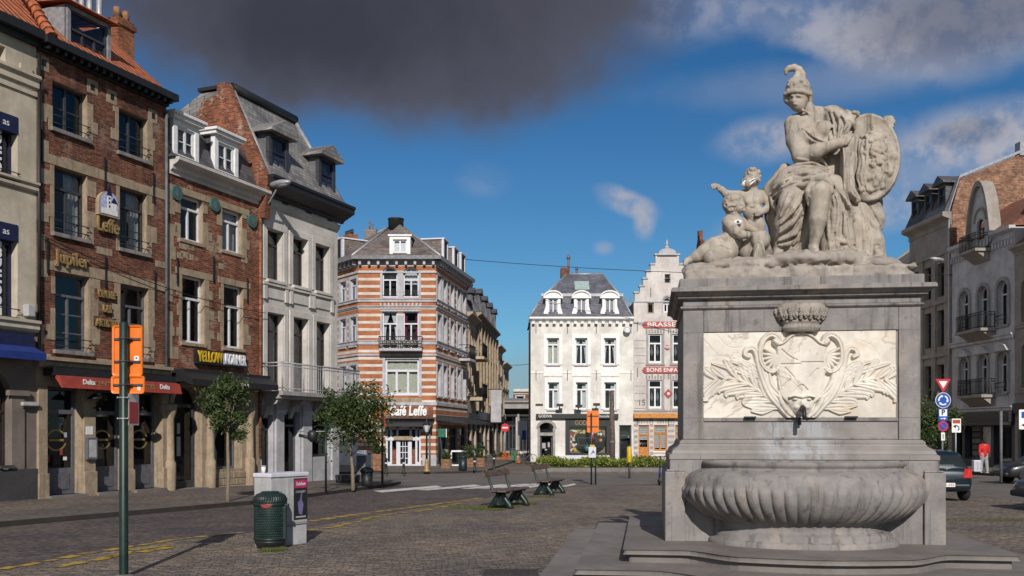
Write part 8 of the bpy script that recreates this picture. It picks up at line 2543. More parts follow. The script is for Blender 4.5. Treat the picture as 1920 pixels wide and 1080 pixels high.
# posts in the middle distance
def sign_pair():
 p = gp(1113,909); k = p.y / F
 t = thing('sign_post', 'pair of dark posts with orange sign back in front of the white corner house', 'sign post', p)
 zz_ = lambda py: EYE + (HY - py) * k - p.z
 for x in (-.09,.08):
  mb = MB(); mb.tube([(x, 0,0),(x, 0, zz_(775 if x < 0 else 830))],.032,10); mb.build('pole', M['green_metal'], t)
 mb = MB(); mb.prism(rrect(-.26,.21, zz_(811), zz_(770),.05),.04,.055, 'y')
 so = mb.build('sign_plate', M['orange'], t)
 mb = MB()
 for z in (zz_(780), zz_(800)): mb.box(-.24,.19,.02,.04, z - .02, z + .02)
 mb.build('bracket', M['frame_d'], so)
 mb = MB(); mb.prism(rrect(-.2,.09, zz_(858), zz_(838),.02),-.06,-.04, 'y'); so = mb.build('map_board', M['frame_lil'], t)
 mb = MB(); mb.box(-.15,.04,-.05,-.03, zz_(838), zz_(834)); mb.build('board_cap', M['yellow'], so)
 mb = MB(); mb.prism([(-.15, zz_(853)),(-.02, zz_(843)),(.05, zz_(850)),(-.04, zz_(849))],-.064,-.06, 'y'); mb.build('map_drawing', M['lead'], so)
 mb = MB(); mb.tube([(-.04,0, zz_(826)),(-.05,-.05, zz_(815))],.03,6); mb.build('warning_tape', M['sign_red'], t)
sign_pair()
p = gp(1180,897); k = p.y / F; zz_ = lambda py: EYE + (HY - py) * k - p.z
t = thing('marker_post', 'slim black post with bright yellow sleeve before the hedge', 'marker post', p)
mb = MB(); mb.lathe([(.12,0),(.12,.02),(.05,.03),(.05, zz_(868)),(.05, zz_(836)),(.03, zz_(834))],14); mb.build('pole', M['black'], t)
mb = MB(); mb.lathe([(.07, zz_(868)),(.115, zz_(866)),(.115, zz_(839)),(.07, zz_(837))],16); mb.build('sleeve', M['yellow'], t)
p = Vector(((1148 - CX) / F * 62,62,-.6)); k = 62 / F
t = thing('wooden_post', 'thick plain brown wooden post standing before the white corner house', 'post', p)
mb = MB(); mb.tube([(0,0,0),(.02,0,2),(-.06,0, EYE + (HY - 733) * k + .6)],[.19,.17,.14],12); mb.build('shaft', M['post_wood'], t)
mb = MB(); mb.lathe([(.2,1.6),(.205,1.62),(.205,1.72),(.2,1.74)],12); mb.build('metal_band', M['lead'], t)

# posts by the second tree
p = gpw(717,911); k = p.y / F; zz_ = lambda py: EYE + (HY - py) * k - p.z
t = thing('sign_post', 'black post with small orange and red signs behind the wider street tree', 'sign post', p)
mb = MB(); mb.tube([(0,0,0),(0,0, zz_(745))],.045,10); mb.build('pole', M['black'], t)
mb = MB(); mb.prism(rrect(-.28,-.06, zz_(782), zz_(764),.03),.04,.055, 'y'); mb.build('sign_plate', M['orange'], t)
mb = MB(); mb.prism(rrect(-.02,.16, zz_(775), zz_(756),.03),.04,.055, 'y'); mb.build('sign_plate', M['orange'], t)
mb = MB(); mb.prism(rrect(-.03,.12, zz_(800), zz_(784),.02),.04,.055, 'y'); mb.build('sign_plate', M['sign_red'], t)
p = gpw(611,922); k = p.y / F; zz_ = lambda py: EYE + (HY - py) * k - p.z
t = thing('lantern_post', 'thin green post with black projecting lantern before the white stucco house', 'post', p)
mb = MB(); mb.tube([(0,0,0),(0,0, zz_(795))],.035,8); mb.build('pole', M['green_metal'], t)
mb = MB(); mb.tube([(0,0, zz_(809)),(-.9,0, zz_(809))],.018,6); mb.build('arm', M['zinc'], t)
mb = MB(); mb.lathe([(.06,0),(.16,.1),(.16,.3),(.08,.38)],12,(-.42,0, zz_(829))); mb.tube([(-.42,0, zz_(822)),(-.85,0, zz_(816))],.05,6); mb.build('lantern', M['black'], t)

# cafe lamp post, planters, bollards, barrier
p = gpw(800,885); k = p.y / F; zz_ = lambda py: EYE + (HY - py) * k - p.z
t = thing('street_lamp', 'slender dark lamp post with gilded foot at the corner of the banded cafe', 'street lamp', p)
mb = MB(); mb.lathe([(.2,0),(.2,.1),(.12,.16),(.14,.3),(.09,.4),(.1,.55),(.07,.7)],14); mb.build('foot', M['gold'], t)
mb = MB(); mb.lathe([(.065,.7),(.05,1.5),(.045, zz_(815)),(.09, zz_(813)),(.05, zz_(810))],12); mb.build('pole', M['green_metal'], t)
mb = MB(); mb.lathe([(.08, zz_(810)),(.2, zz_(799)),(.22, zz_(797))],6, smooth=False); mb.build('lantern_glass', M['frame_lil'], t)
mb = MB(); mb.lathe([(.25, zz_(797)),(.12, zz_(792)),(.05, zz_(789)),(.01, zz_(786))],6, smooth=False); mb.build('lantern_cap', M['iron'], t)


M['leaf_m'] = leaf_mat('mid_green_leaves', (0.06,0.095,0.025),(0.11,0.135,0.045))
def leaves(mb, c, rad, n, size, flat=1.0, clump=None, seed=0, m=1, two=0):
 """many small bent leaves spread through clumps inside an ellipsoid"""
 rg = np.random.RandomState(seed)
 cl = clump or max(6, n // 160)
 d = rg.normal(size=(cl, 3)); d /= np.linalg.norm(d, axis=1)[:, None]; rr = rg.uniform(.12,1.18, cl)[:, None] ** .7
 cc_ = np.array(c) + d * rr * np.array(rad)
 cs = rg.uniform(.16,.40, cl) * float(np.mean(rad))
 idx = rg.randint(0, cl, n)
 pos = cc_[idx] + rg.normal(size=(n, 3)) * cs[idx][:, None] * .62
 nv = rg.normal(size=(n, 3)); nv[:, 2] = np.abs(nv[:, 2]) + .25; nv /= np.linalg.norm(nv, axis=1)[:, None]
 tv = np.cross(nv, rg.normal(size=(n, 3))); tv /= np.linalg.norm(tv, axis=1)[:, None] + 1e-9
 bv = np.cross(nv, tv); sz = size * rg.uniform(.6,1.35, n)
 for i in range(n):
  p, t_, b_, v, s = pos[i], tv[i], bv[i], nv[i], sz[i]
  b0 = mb.vs([tuple(p - t_ * s), tuple(p + b_ * s * .42 - v * s * .12), tuple(p + t_ * s), tuple(p - b_ * s * .42 - v * s * .12)])
  mm = m + (rg.rand() < .22) * two; mb.fc((b0, b0 + 1, b0 + 2), mm); mb.fc((b0, b0 + 2, b0 + 3), mm)
 return cc_


def make_tree(name, label, p, trunk_h, trunk_r, c, rad, n, size, seed, lean=(0,0)):
 t = thing(name, label, 'tree', p)
 mb = MB(); cc_ = leaves(mb, c, rad, n, size, seed=seed, m=0, two=1)
 mb.build('crown', [M['leaf'], M['leaf_m']], t)
 tr = MB(); top = Vector((lean[0], lean[1], trunk_h)); mid = Vector((lean[0] * .4 + .02, lean[1] * .4, trunk_h * .5))
 tr.tube([(0,0,-.05),(0,0,.1), mid, top, (c[0], c[1], c[2] + rad[2] * .5)],[trunk_r * 1.35, trunk_r * 1.05, trunk_r * .95, trunk_r * .8, trunk_r * .2],9)
 for q in cc_[::2]:
  b0 = Vector((lean[0], lean[1], trunk_h)).lerp(Vector(c), random.random() * .6); m_ = b0.lerp(Vector(q),.5) + Vector((0,0,.06))
  tr.tube([b0, m_, q],[trunk_r * .38, trunk_r * .25, trunk_r * .1],5)
 tr.build('trunk', M['bark'], t)
 return t


p = gpw(427,940); k = p.y / F; zz_ = lambda py: EYE + (HY - py) * k - p.z
make_tree('street_tree', 'slim young street tree with narrow crown in front of the red brick shop', p, zz_(835),.05,(0,0,(zz_(708) + zz_(832)) / 2),(.50,.50,(zz_(708) - zz_(838)) / 2),3200,.057,11)
p = gpw(662,917); k = p.y / F; zz_ = lambda py: EYE + (HY - py) * k - p.z
make_tree('street_tree', 'leaning street tree with wide rounded crown in front of the banded cafe', p, zz_(838),.06,(.02,0,(zz_(722) + zz_(838)) / 2),(1.08,1.0,(zz_(712) - zz_(842)) / 2),6400,.068,23,(-.1,0))
p = Vector((20.9,48.8, gz(48.8) + .12))
make_tree('street_tree', 'dark street tree behind the road signs, partly hidden by the fountain pedestal', p, 1.2,.09,(0,0,2.5),(1.5,1.4,1.35),8000,.085,31)


def bush(t, c, r, n, size, seed, name='bush', mat='leaf'):
 mb = MB(); leaves(mb, c, (r, r, r * .9), n, size, seed=seed, m=0, clump=14); return mb.build(name, M[mat], t)
def planter(px, py, w, h, label, bushr, seed, mat='wood_box', rz=0.0):
 p = gpw(px, py, .10); t = thing('planter', label, 'planter', p, rz, 'wooden planters outside the cafe')
 mb = MB(); mb.box(-w / 2, w / 2,-w / 2, w / 2,.05, h)
 mb.build('box', M[mat], t, .015)
 mb = MB()
 for sx in (-1,1):
  for sy in (-1,1): mb.box(sx * w / 2 - .05, sx * w / 2 + .05, sy * w / 2 - .05, sy * w / 2 + .05,0, h + .03)
 for z in (h * .35, h * .7): mb.box(-w / 2 - .012, w / 2 + .012,-w / 2 - .012, w / 2 + .012, z - .012, z + .012)
 mb.build('battens', M['post_wood'], t)
 bush(t, (0,0, h + bushr * .75), bushr, 700,.07, seed)
 return t
planter(710,884,.62,.95, 'square wooden planter with clipped bush left of the cafe doorway', .36,1)
planter(837,880,.50,.60, 'low wooden planter with small bush right of the cafe lamp post', .30,2)
planter(884,877,.62,.62, 'wooden planter with dark shrub touching the end of the glass barrier', .55,3)
planter(899,877,.62,.62, 'outermost wooden planter with dark shrub on the cafe terrace, nearest the narrow street', .55,4)
def bollard(px, py, label, h=.8):
 p = gpw(px, py, .10); t = thing('bollard', label, 'bollard', p, 0, 'black bollards along the far kerb')
 mb = MB(); mb.lathe([(.10,0),(.10,.08),(.065,.12),(.06, h - .12),(.085, h - .1),(.085, h - .06),(.05, h),(.0, h + .02)],12); mb.build('shaft', M['iron'], t)
 mb = MB(); mb.lathe([(.067, h - .3),(.067, h - .22)],12); mb.build('band', M['frame_lil'], t)
bollard(724,889, 'black bollard before the left side window of the cafe doorway')
bollard(757,889, 'black bollard directly before the glazed cafe door')
bollard(890,884, 'black bollard in front of the outer planters beside the glass barrier')
bollard(926,883, 'black bollard standing alone at the mouth of the narrow street', .95)
p = gpw(868,877,.10); t = thing('glass_barrier', 'white framed glass terrace screen in front of the cafe awning', 'barrier', p)
mb = MB(); w_, h_ = .72,.98
for (a, b_) in (((-w_, .0),(-w_, h_)),((w_, .0),(w_, h_))): mb.box(a[0] - .035, a[0] + .035,-.03,.03,0, h_)
mb.box(-w_, w_, -.03,.03, h_, h_ + .1); mb.box(-w_ + .035, w_ - .035,-.025,.025,.12,.2); mb.build('frame', M['white'], t)
mb = MB(); mb.poly([(-w_, 0,.2),(w_, 0,.2),(w_, 0, h_),(-w_, 0, h_)]); mb.build('pane', M['glass'], t)
p = gpw(868,883,.10); t = thing('litter_bin', 'small green litter bin before the white framed terrace screen', 'bin', p)
mb = MB(); mb.lathe([(.2,.02),(.24,.1),(.24,.72)],16); mb.build('body', M['green_bin'], t)
mb = MB(); mb.lathe([(.25,.72),(.24,.8),(.12,.88),(.0,.89)],16); mb.build('lid', M['black'], t)
p = gpw(688,912); t = thing('litter_bin', 'black litter bin at the kerb under the wide street tree', 'bin', p)
mb = MB(); mb.lathe([(.17,.0),(.2,.06),(.21,.5)],16); mb.build('body', M['black'], t)
mb = MB(); mb.lathe([(.24,.5),(.25,.56),(.2,.64),(.05,.7)],16); mb.build('lid', M['green_bin'], t)
p = gpw(678,892); t = thing('parking_meter', 'blue grey roadside box with sloping top behind the wide street tree', 'meter', p)
mb = MB(); mb.box(-.22,.22,-.18,.18,0,.95); mb.build('housing', M['frame_g'], t, .03)
mb = MB(); mb.hexa([(-.26,-.24,.95),(.26,-.24,.95),(.26,.2,.95),(-.26,.2,.95),(-.2,-.1,1.12),(.2,-.1,1.12),(.2,.2,1.2),(-.2,.2,1.2)]); mb.build('top', M['frame_lil'], t, .02)
p = gpw(652,905); t = thing('trough', 'long low black trough at the kerb between street tree and stucco house', 'trough', p)
mb = MB(); mb.hexa([(-.42,-.2,.0),(.42,-.2,.0),(.42,.2,.0),(-.42,.2,.0),(-.46,-.22,.30),(.46,-.22,.30),(.46,.22,.30),(-.46,.22,.30)]); mb.build('body', M['black'], t, .01)
mb = MB(); mb.box(-.42,.42,-.19,.19,.30,.31); mb.build('soil', M['post_wood'], t)

# planted bed in front of the white house
hx0, hx1, hy0, hy1 = 1.25,12.6,53.6,56.4
hb = thing('planted_bed', 'long raised bed of yellow green shrubs with stone edge before the white house', 'flower bed', ((hx0 + hx1) / 2,(hy0 + hy1) / 2, gz(55)))
w_, d_ = (hx1 - hx0) / 2,(hy1 - hy0) / 2
mb = MB(); mb.prism([(-w_, -d_ + .5),(-w_ + .5,-d_),(w_, -d_),(w_, d_),(-w_, d_)],0,.30, 'z'); eo = mb.build('stone_edge', M['bluestone_dk'], hb, .03)
rg = np.random.RandomState(5); mb = MB()
for i in range(15000):
 x = rg.uniform(-w_ + .15, w_ - .1); y = rg.uniform(-d_ + .15, d_ - .15); zt_ = .74 + .10 * math.sin(x * 2.3) + .07 * math.sin(x * 5.1 + y * 2) + rg.normal() * .05
 z = .28 + (zt_ - .28) * rg.uniform(.0,1) ** .6
 v = Vector((rg.normal(), rg.normal(), rg.normal() + .6)).normalized(); t_ = v.orthogonal().normalized(); b_ = v.cross(t_); s = .065 * rg.uniform(.6,1.5); a = rg.uniform(0,6.3); t2 = t_ * math.cos(a) + b_ * math.sin(a); b2_ = v.cross(t2); c = Vector((x, y, z))
 b0 = mb.vs([c - t2 * s, c + b2_ * s * .5, c + t2 * s, c - b2_ * s * .5]); mb.fc((b0, b0 + 1, b0 + 2, b0 + 3),0 if rg.rand() < .85 else 1)
mb.build('shrubs', [M['leaf_l'], M['leaf']], hb)
kb = MB(); kb.prism([(hx0 - .7, hy0 - 1.3),(hx1, hy0 - 1.3),(hx1, hy0 - 1.0),(hx0 - .4, hy0 - 1.0)], gz(53) - .1, gz(53) + .08, 'z'); props(kb.build('kerb', M['kerb']), None, None, None, 'structure')


def scooter(px, py, label, rz):
 p = gp(px, py); t = thing('electric_scooter', label, 'scooter', p, rz, 'electric scooters beside the fountain')
 mb = MB(); mb.box(-.5,.12,-.07,.07,.10,.15); mb.tube([(-.5,0,.13),(-.62,0,.2),(-.7,0,.12)],.03,6); mb.build('deck', M['black'], t, .01)
 mb = MB(); mb.tube([(.1,0,.13),(.22,0,.24),(.2,0,.5)],.035,8); mb.tube([(.2,0,.5),(.10,0,1.1)],.028,8); mb.build('stem', M['black'], t)
 mb = MB(); mb.tube([(.215,0,.3),(.17,0,.66)],.04,8); mb.build('stem_sleeve', M['blue'], t)
 mb = MB(); mb.tube([(.10,-.24,1.12),(.12,-.1,1.1),(.12,.1,1.1),(.10,.24,1.12)],.022,8); mb.box(.1,.15,-.04,.04,1.08,1.14); mb.build('handlebar', M['black'], t)
 for x in (.28,-.6):
  mb = MB(); mb.tube([(x + .1 * math.cos(2 * math.pi * i / 14),0,.11 + .1 * math.sin(2 * math.pi * i / 14)) for i in range(15)],.028,7); wo = mb.build('wheel', M['rubber'], t)
  mb = MB(); mb.prism([(x + .07 * math.cos(2 * math.pi * i / 12),.11 + .07 * math.sin(2 * math.pi * i / 12)) for i in range(12)],-.018,.018, 'y'); mb.build('hub', M['lead'], wo)
scooter(1240,910, 'electric scooter with blue stem sleeve, the one standing clear of the fountain pedestal', R(100))
scooter(1258,903, 'electric scooter half hidden behind the left edge of the fountain pedestal', R(80))

# clutter at the mouth of the narrow street
def bicycle(loc, rz, label):
 t = thing('bicycle', label, 'bicycle', loc, rz, 'bicycles parked by the narrow street')
 for x in (-.52,.52):
  mb = MB(); mb.tube([(x + .33 * math.cos(2 * math.pi * i / 20),0,.34 + .33 * math.sin(2 * math.pi * i / 20)) for i in range(21)],.018,6); wo = mb.build('wheel', M['rubber'], t)
  mb = MB()
  for i in range(8): a = math.pi * i / 8; mb.tube([(x + .32 * math.cos(a),0,.34 + .32 * math.sin(a)),(x - .32 * math.cos(a),0,.34 - .32 * math.sin(a))],.004,4)
  mb.build('spokes', M['zinc'], wo)
 mb = MB()
 for a, b_ in (((-.52,0,.34),(-.08,0,.30)),((-.08,0,.30),(.36,0,.72)),((-.08,0,.30),(-.2,0,.84)),((-.2,0,.80),(.34,0,.80)),((-.52,0,.34),(-.19,0,.78)),((.52,0,.34),(.33,0,.92))): mb.tube([a, b_],.018,6)
 mb.build('frame', M['lead'], t)
 mb = MB(); mb.tube([(.30,-.25,1.0),(.36,-.1,1.02),(.33,0,.95),(.36,.1,1.02),(.30,.25,1.0)],.015,6); mb.build('handlebar', M['zinc'], t)
 mb = MB(); mb.ball((-.22,0,.9),(.13,.07,.035),8); mb.build('saddle', M['black'], t)
zf = -.5
bicycle((.95,66.8, zf), R(20), 'grey bicycle leaning nearest the white house corner')
bicycle((.35,69.5, zf), R(150), 'grey bicycle among the clutter, next to the green wheeled bin')
p = Vector(((964 - CX) / F * 73,73, zf)); t = thing('wheeled_bin', 'small green wheeled bin among the bicycles at the narrow street', 'bin', p)
mb = MB(); mb.hexa([(-.22,-.2,.06),(.22,-.2,.06),(.22,.2,.06),(-.22,.2,.06),(-.28,-.26,.8),(.28,-.26,.8),(.28,.26,.8),(-.28,.26,.8)]); mb.build('body', plain('bright_green_plastic', (.03,.14,.05),.5), t, .02)
mb = MB(); mb.box(-.3,.3,-.28,.3,.8,.87); mb.build('lid', M['green_bin'], t, .02)
p = Vector(((972 - CX) / F * 70,70, zf)); t = thing('traffic_cone', 'orange traffic cone between the bicycles and the narrow street', 'traffic cone', p)
mb = MB(); mb.lathe([(.22,0),(.22,.04),(.15,.05),(.05,.75),(.0,.76)],14); mb.build('cone_body', M['orange'], t)
mb = MB(); mb.lathe([(.112,.35),(.085,.5)],14); mb.build('stripe', M['white'], t)
p = Vector(((950 - CX) / F * 78,78, zf)); t = thing('flower_display', 'low display of orange and dark leaved plants outside the narrow street shops', 'plants', p)
mb = MB(); leaves(mb, (0,0,.35),(.9,.4,.3),500,.08, seed=8, m=0, clump=10); mb.build('plants', M['leaf'], t)
mb = MB(); leaves(mb, (.1,-.2,.3),(.8,.3,.2),160,.09, seed=9, m=0, clump=8); mb.build('blooms', M['orange'], t)
mb = MB(); mb.box(-.9,.9,-.35,.35,0,.2); mb.build('crate', M['wood_box'], t)
p = Vector(((947 - CX) / F * 84,84, zf)); t = thing('road_sign', 'round red road sign on a thin pole in the narrow street', 'road sign', p)
mb = MB(); mb.tube([(0,0,0),(0,0,3.0)],.04,8); mb.build('pole', M['zinc'], t)
mb = MB(); mb.disc((0,2.62),.36,-.07,-.045,20); so = mb.build('sign_face', M['sign_red'], t)
mb = MB(); mb.box(-.24,.24,-.076,-.0702,2.56,2.68); mb.build('sign_bar', M['white'], so)
p = Vector(((986 - CX) / F * 92,92, zf)); t = thing('shop_flag', 'white and blue hanging flag outside the low grey shop', 'flag', p)
mb = MB(); mb.tube([(.15,0,0),(.15,0,3.4)],.05,8); mb.build('pole', M['lead'], t)
mb = MB(); mb.box(-.75,.05,-.03,0,1.9,3.3); mb.build('cloth', M['white'], t)
mb = MB(); mb.box(-.35,.05,-.05,-.031,1.5,2.4); mb.build('blue_cloth', M['sign_blue'], t)
p = Vector(((829 - CX) / F * 60.2,60.2, zf));
t = thing('pharmacy_sign', 'green box sign on a post at the shaded side of the banded cafe', 'sign', p)
mb = MB(); mb.tube([(-.12,0,0),(-.12,0,2.6)],.04,8); mb.build('pole', M['green_metal'], t)
kk = 60.2 / F
mb = MB(); mb.box(-.25,.25,-.08,.08, EYE + (HY - 820) * kk - zf, EYE + (HY - 804) * kk - zf); so = mb.build('sign_box', plain('green_sign', (.02,.12,.07),.4), t, .02)
mb = MB(); mb.box(.25,.29,-.09,.09, EYE + (HY - 820) * kk - zf, EYE + (HY - 804) * kk - zf); mb.build('sign_edge', M['white'], so)

# road signs on the right
def disc_part(root, name, mat, r, z, y=-.06, n=28, th=.015):
 mb = MB(); mb.disc((0, z), r, y - th, y, n); return mb.build(name, M[mat], root)
Ys = 43.0; k = Ys / F; p = Vector(((1767 - CX) * k, Ys, gz(Ys) + .1)); zz_ = lambda py: EYE + (HY - py) * k - p.z
t = thing('road_sign', 'pole of five road signs headed by red and white give way triangle', 'road signs', p)
mb = MB(); mb.tube([(0,0,0),(0,0, zz_(712))],.04,10); mb.build('pole', M['zinc'], t)
w_ = 14 * k
def tri(c, s): return [(c - s * .5 * 0,0)]
zt1, zb1 = zz_(711), zz_(736)
mb = MB(); mb.prism([(-w_, zt1),(0, zb1),(w_, zt1)],-.075,-.055, 'y'); so = mb.build('give_way_sign', M['sign_red'], t, .006)
mb = MB(); mb.prism([(-w_ * .58, zt1 - .09),(0, zb1 + .19),(w_ * .58, zt1 - .09)],-.084,-.0765, 'y'); mb.build('sign_centre', M['white'], so)
zc_ = zz_(750.5); r = 14.5 * k
so = disc_part(t, 'roundabout_sign', 'white', r, zc_); o2 = disc_part(so, 'sign_centre', 'sign_blue', r * .93, zc_, -.077, th=.006)
mb = MB()
for q in range(3):
 a0 = R(90 + 120 * q + 25); n = 8
 for i in range(n):
  a, b_ = a0 + R(75) * i / n, a0 + R(75) * (i + 1) / n
  mb.poly([(r * .48 * math.cos(a),-.085, zc_ + r * .48 * math.sin(a)),(r * .66 * math.cos(a),-.085, zc_ + r * .66 * math.sin(a)),(r * .66 * math.cos(b_),-.085, zc_ + r * .66 * math.sin(b_)),(r * .48 * math.cos(b_),-.085, zc_ + r * .48 * math.sin(b_))])
 a = a0; mb.poly([(r * .38 * math.cos(a),-.085, zc_ + r * .38 * math.sin(a)),(r * .57 * math.cos(a - R(28)),-.085, zc_ + r * .57 * math.sin(a - R(28))),(r * .76 * math.cos(a),-.085, zc_ + r * .76 * math.sin(a))])
mb.build('arrows', M['white'], so)
z0, z1 = zz_(789), zz_(766.5); w_ = 8.7 * k
mb = MB(); mb.box(-w_, w_, -.075,-.055, z0, z1); so = mb.build('parking_sign', M['sign_blue'], t, .004)
mb = MB(); mb.box(-w_ * .82, w_ * .82,-.08,-.0755, z0 + (z1 - z0) * .38, z1 - .03); mb.build('sign_field', M['white'], so)
text('lettering', 'P', (z1 - z0) * .62, M['navy'], so, (0,-.084, z0 + (z1 - z0) * .68), extrude=.003, bold=.01)
mb = MB(); zc2 = z0 + (z1 - z0) * .19; mb.prism([(-w_ * .6, zc2 - .015),(w_ * .2, zc2 - .015),(w_ * .2, zc2 - .05),(w_ * .65, zc2),(w_ * .2, zc2 + .05),(w_ * .2, zc2 + .015),(-w_ * .6, zc2 + .015)],-.08,-.0755, 'y'); mb.build('arrow', M['white'], so)
zc_ = zz_(799); r = 9.8 * k
so = disc_part(t, 'no_parking_sign', 'sign_red', r, zc_); o2 = disc_part(so, 'sign_centre', 'sign_blue', r * .74, zc_, -.077, th=.006)
mb = MB(); mb.hexa([(-r * .6,-.088, zc_ + r * .5),(-r * .5,-.088, zc_ + r * .62),(-r * .5,-.084, zc_ + r * .62),(-r * .6,-.084, zc_ + r * .5),(r * .5,-.088, zc_ - r * .62),(r * .6,-.088, zc_ - r * .5),(r * .6,-.084, zc_ - r * .5),(r * .5,-.084, zc_ - r * .62)]); mb.build('bar', M['sign_red'], so)
mb = MB(); mb.box(-.085,.085,-.07,-.05, zz_(826), zz_(811)); so = mb.build('small_plate', M['white'], t, .004)
mb = MB(); mb.box(-.02,.02,-.075,-.0705, zz_(823), zz_(814)); mb.build('plate_mark', M['lead'], so)
Ys = 46.0; k = Ys / F; p = Vector(((1792 - CX) * k, Ys, gz(Ys) + .1)); zz_ = lambda py: EYE + (HY - py) * k - p.z
t = thing('road_sign', 'white square sign with curved arrow and red band, right of the sign pole', 'road sign', p)
mb = MB(); mb.tube([(0,0,0),(0,0, zz_(785))],.035,8); mb.build('pole', M['zinc'], t)
mb = MB(); mb.prism(rrect(-8.5 * k, 8.5 * k, zz_(811), zz_(785),.03),-.07,-.05, 'y'); so = mb.build('sign_plate', M['white'], t)
mb = MB(); mb.box(-7 * k, 7 * k, -.076,-.0705, zz_(794), zz_(787)); mb.build('red_band', M['red_sign'], so)
mb = MB()
for i in range(8):
 a, b_ = R(-60 + 210 * i / 8), R(-60 + 210 * (i + 1) / 8); c = (0, zz_(803)); r = .1
 mb.poly([(c[0] + r * math.cos(a),-.074, c[1] + r * math.sin(a)),(c[0] + r * 1.5 * math.cos(a),-.074, c[1] + r * 1.5 * math.sin(a)),(c[0] + r * 1.5 * math.cos(b_),-.074, c[1] + r * 1.5 * math.sin(b_)),(c[0] + r * math.cos(b_),-.074, c[1] + r * math.sin(b_))])
mb.poly([(-.17,-.074, zz_(803) + .1),(-.02,-.074, zz_(803) + .0),(-.02,-.074, zz_(803) + .17)])
mb.build('arrow', M['navy'], so)
p = gpw(1877,904,.12); k = p.y / F; zz_ = lambda py: EYE + (HY - py) * k - p.z
t = thing('plain_post', 'plain grey green pole on the right pavement beside the person in red', 'post', p)
mb = MB(); mb.tube([(0,0,0),(0,0, zz_(770))],.055,10); mb.build('shaft', M['lead'], t)
mb = MB(); mb.lathe([(.06, zz_(770)),(.05, zz_(769)),(.0, zz_(768))],10); mb.build('cap', M['green_metal'], t)
Ys = 41.0; k = Ys / F; p = Vector(((1919 - CX) * k, Ys, gz(Ys))); zz_ = lambda py: EYE + (HY - py) * k - p.z
t = thing('road_sign', 'white sign with blue square and arrow cut by the right picture edge', 'road sign', p)
mb = MB(); mb.tube([(.1,0,0),(.1,0, zz_(768))],.04,8); mb.build('pole', M['zinc'], t)
mb = MB(); mb.prism(rrect(-.23,.43, zz_(805), zz_(768),.04),-.08,-.06, 'y'); so = mb.build('sign_plate', M['white'], t)
mb = MB(); mb.box(-.13,.33,-.086,-.0805, zz_(784), zz_(772)); mb.build('blue_square', M['sign_blue'], so)
mb = MB(); mb.prism([(-.14, zz_(797)),(0, zz_(794)),(0, zz_(796)),(.2, zz_(796)),(.2, zz_(798)),(0, zz_(798)),(0, zz_(800))],-.086,-.0805, 'y'); mb.build('arrow', M['navy'], so)

# lamps on the house fronts and the wires between them
f34 = lfac(490)
def wall_lamp(base, head, dirv, label, group='cobra head lamps on the house fronts'):
 t = thing('street_lamp', label, 'street lamp', base, 0, group)
 h = Vector(head) - Vector(base)
 mb = MB(); mb.tube([(0,0,0), h * .35 + Vector((0,0,.12)), h * .8 + Vector((0,0,.05))],.035,8); mb.build('arm', M['lead'], t)
 dn = Vector(dirv).normalized(); sn = Vector((-dn.y, dn.x, 0))
 mb = MB(); Mx = Matrix(((dn.x, sn.x, 0, h.x),(dn.y, sn.y, 0, h.y),(dn.z, 0,1, h.z),(0,0,0,1))); mb.M = Mx
 mb.ball((0,0,0),(.48,.17,.13),16); ho = mb.build('head', M['zinc'], t)
 mb = MB(Mx); mb.ball((.06,0,-.05),(.32,.13,.1),14); mb.build('lens', M['lilac_trim'], ho)
bs = f34.p - f34.n * .02 + Vector((0,0,9.55))
hd = at(525,344, bs.y - .35)
wall_lamp(bs, hd, Vector((.9,-.35,.05)), 'grey lamp head on an arm where red brick and stucco houses meet')
bs = Vector((28.35,63.2,12.6)); hd = at(1757,486,61.5)
wall_lamp(bs, hd, Vector((-.95,.0,.12)), 'grey lamp head reaching out from the brown ashlar building')
def cable(name, a, b_, sag, r, label):
 a, b_ = Vector(a), Vector(b_); mb = MB()
 mb.tube([a.lerp(b_, i / 24) - Vector((0,0, sag * 4 * (i / 24) * (1 - i / 24))) for i in range(25)], r, 5); props(mb.build(name, M['iron']), label, 'cable')
cable('overhead_cable', at(868,486,70), at(1800,515,62.0),.45,.022, 'thin black cable strung over the square from the cafe to the right')
cable('overhead_cable', at(945,683,90), at(995,682,71.9),.1,.02, 'short black cable crossing the narrow street to the white house')
cable('overhead_cable', f2.p + f2.d * f2.s_(72) - f2.n * .08 + Vector((0,0, f2.z(72,440) + ZB)), f34.p - f34.n * .2 + Vector((0,0, f2.z(250,470) + ZB - 1.2)),.3,.014, 'slack black wire along the old brick tavern front')

# tufts of grass
def tufts(name, spots, n, h, label):
 mb = MB(); rg = random.Random(3)
 for (px, py, rx, ry) in spots:
  c = gp(px, py)
  for i in range(n):
   a = rg.uniform(0,6.3); q = math.sqrt(rg.random()); x, y = c.x + rx * q * math.cos(a), c.y + ry * q * math.sin(a); z = gz(y); hh = h * rg.uniform(.4,1.3); dx, dy = rg.uniform(-.03,.03), rg.uniform(-.03,.03); w = .006
   b = mb.vs([(x - w, y, z),(x + w, y + w, z),(x + dx, y + dy, z + hh)]); mb.fc((b, b + 1, b + 2))
 props(mb.build(name, M['grass']), label, 'grass', None, 'stuff')
tufts('grass', [(515,1031,.2,.14),(508,1034,.18,.08),(908,956,.3,.16),(930,957,.25,.14),(940,950,.5,.4),(1012,932,.5,.4),(985,945,.4,.6),(880,952,.6,.8),(1840,975,1.0,.5),(614,923,.2,.15)],500,.045, 'short grass tufts in the paving joints')

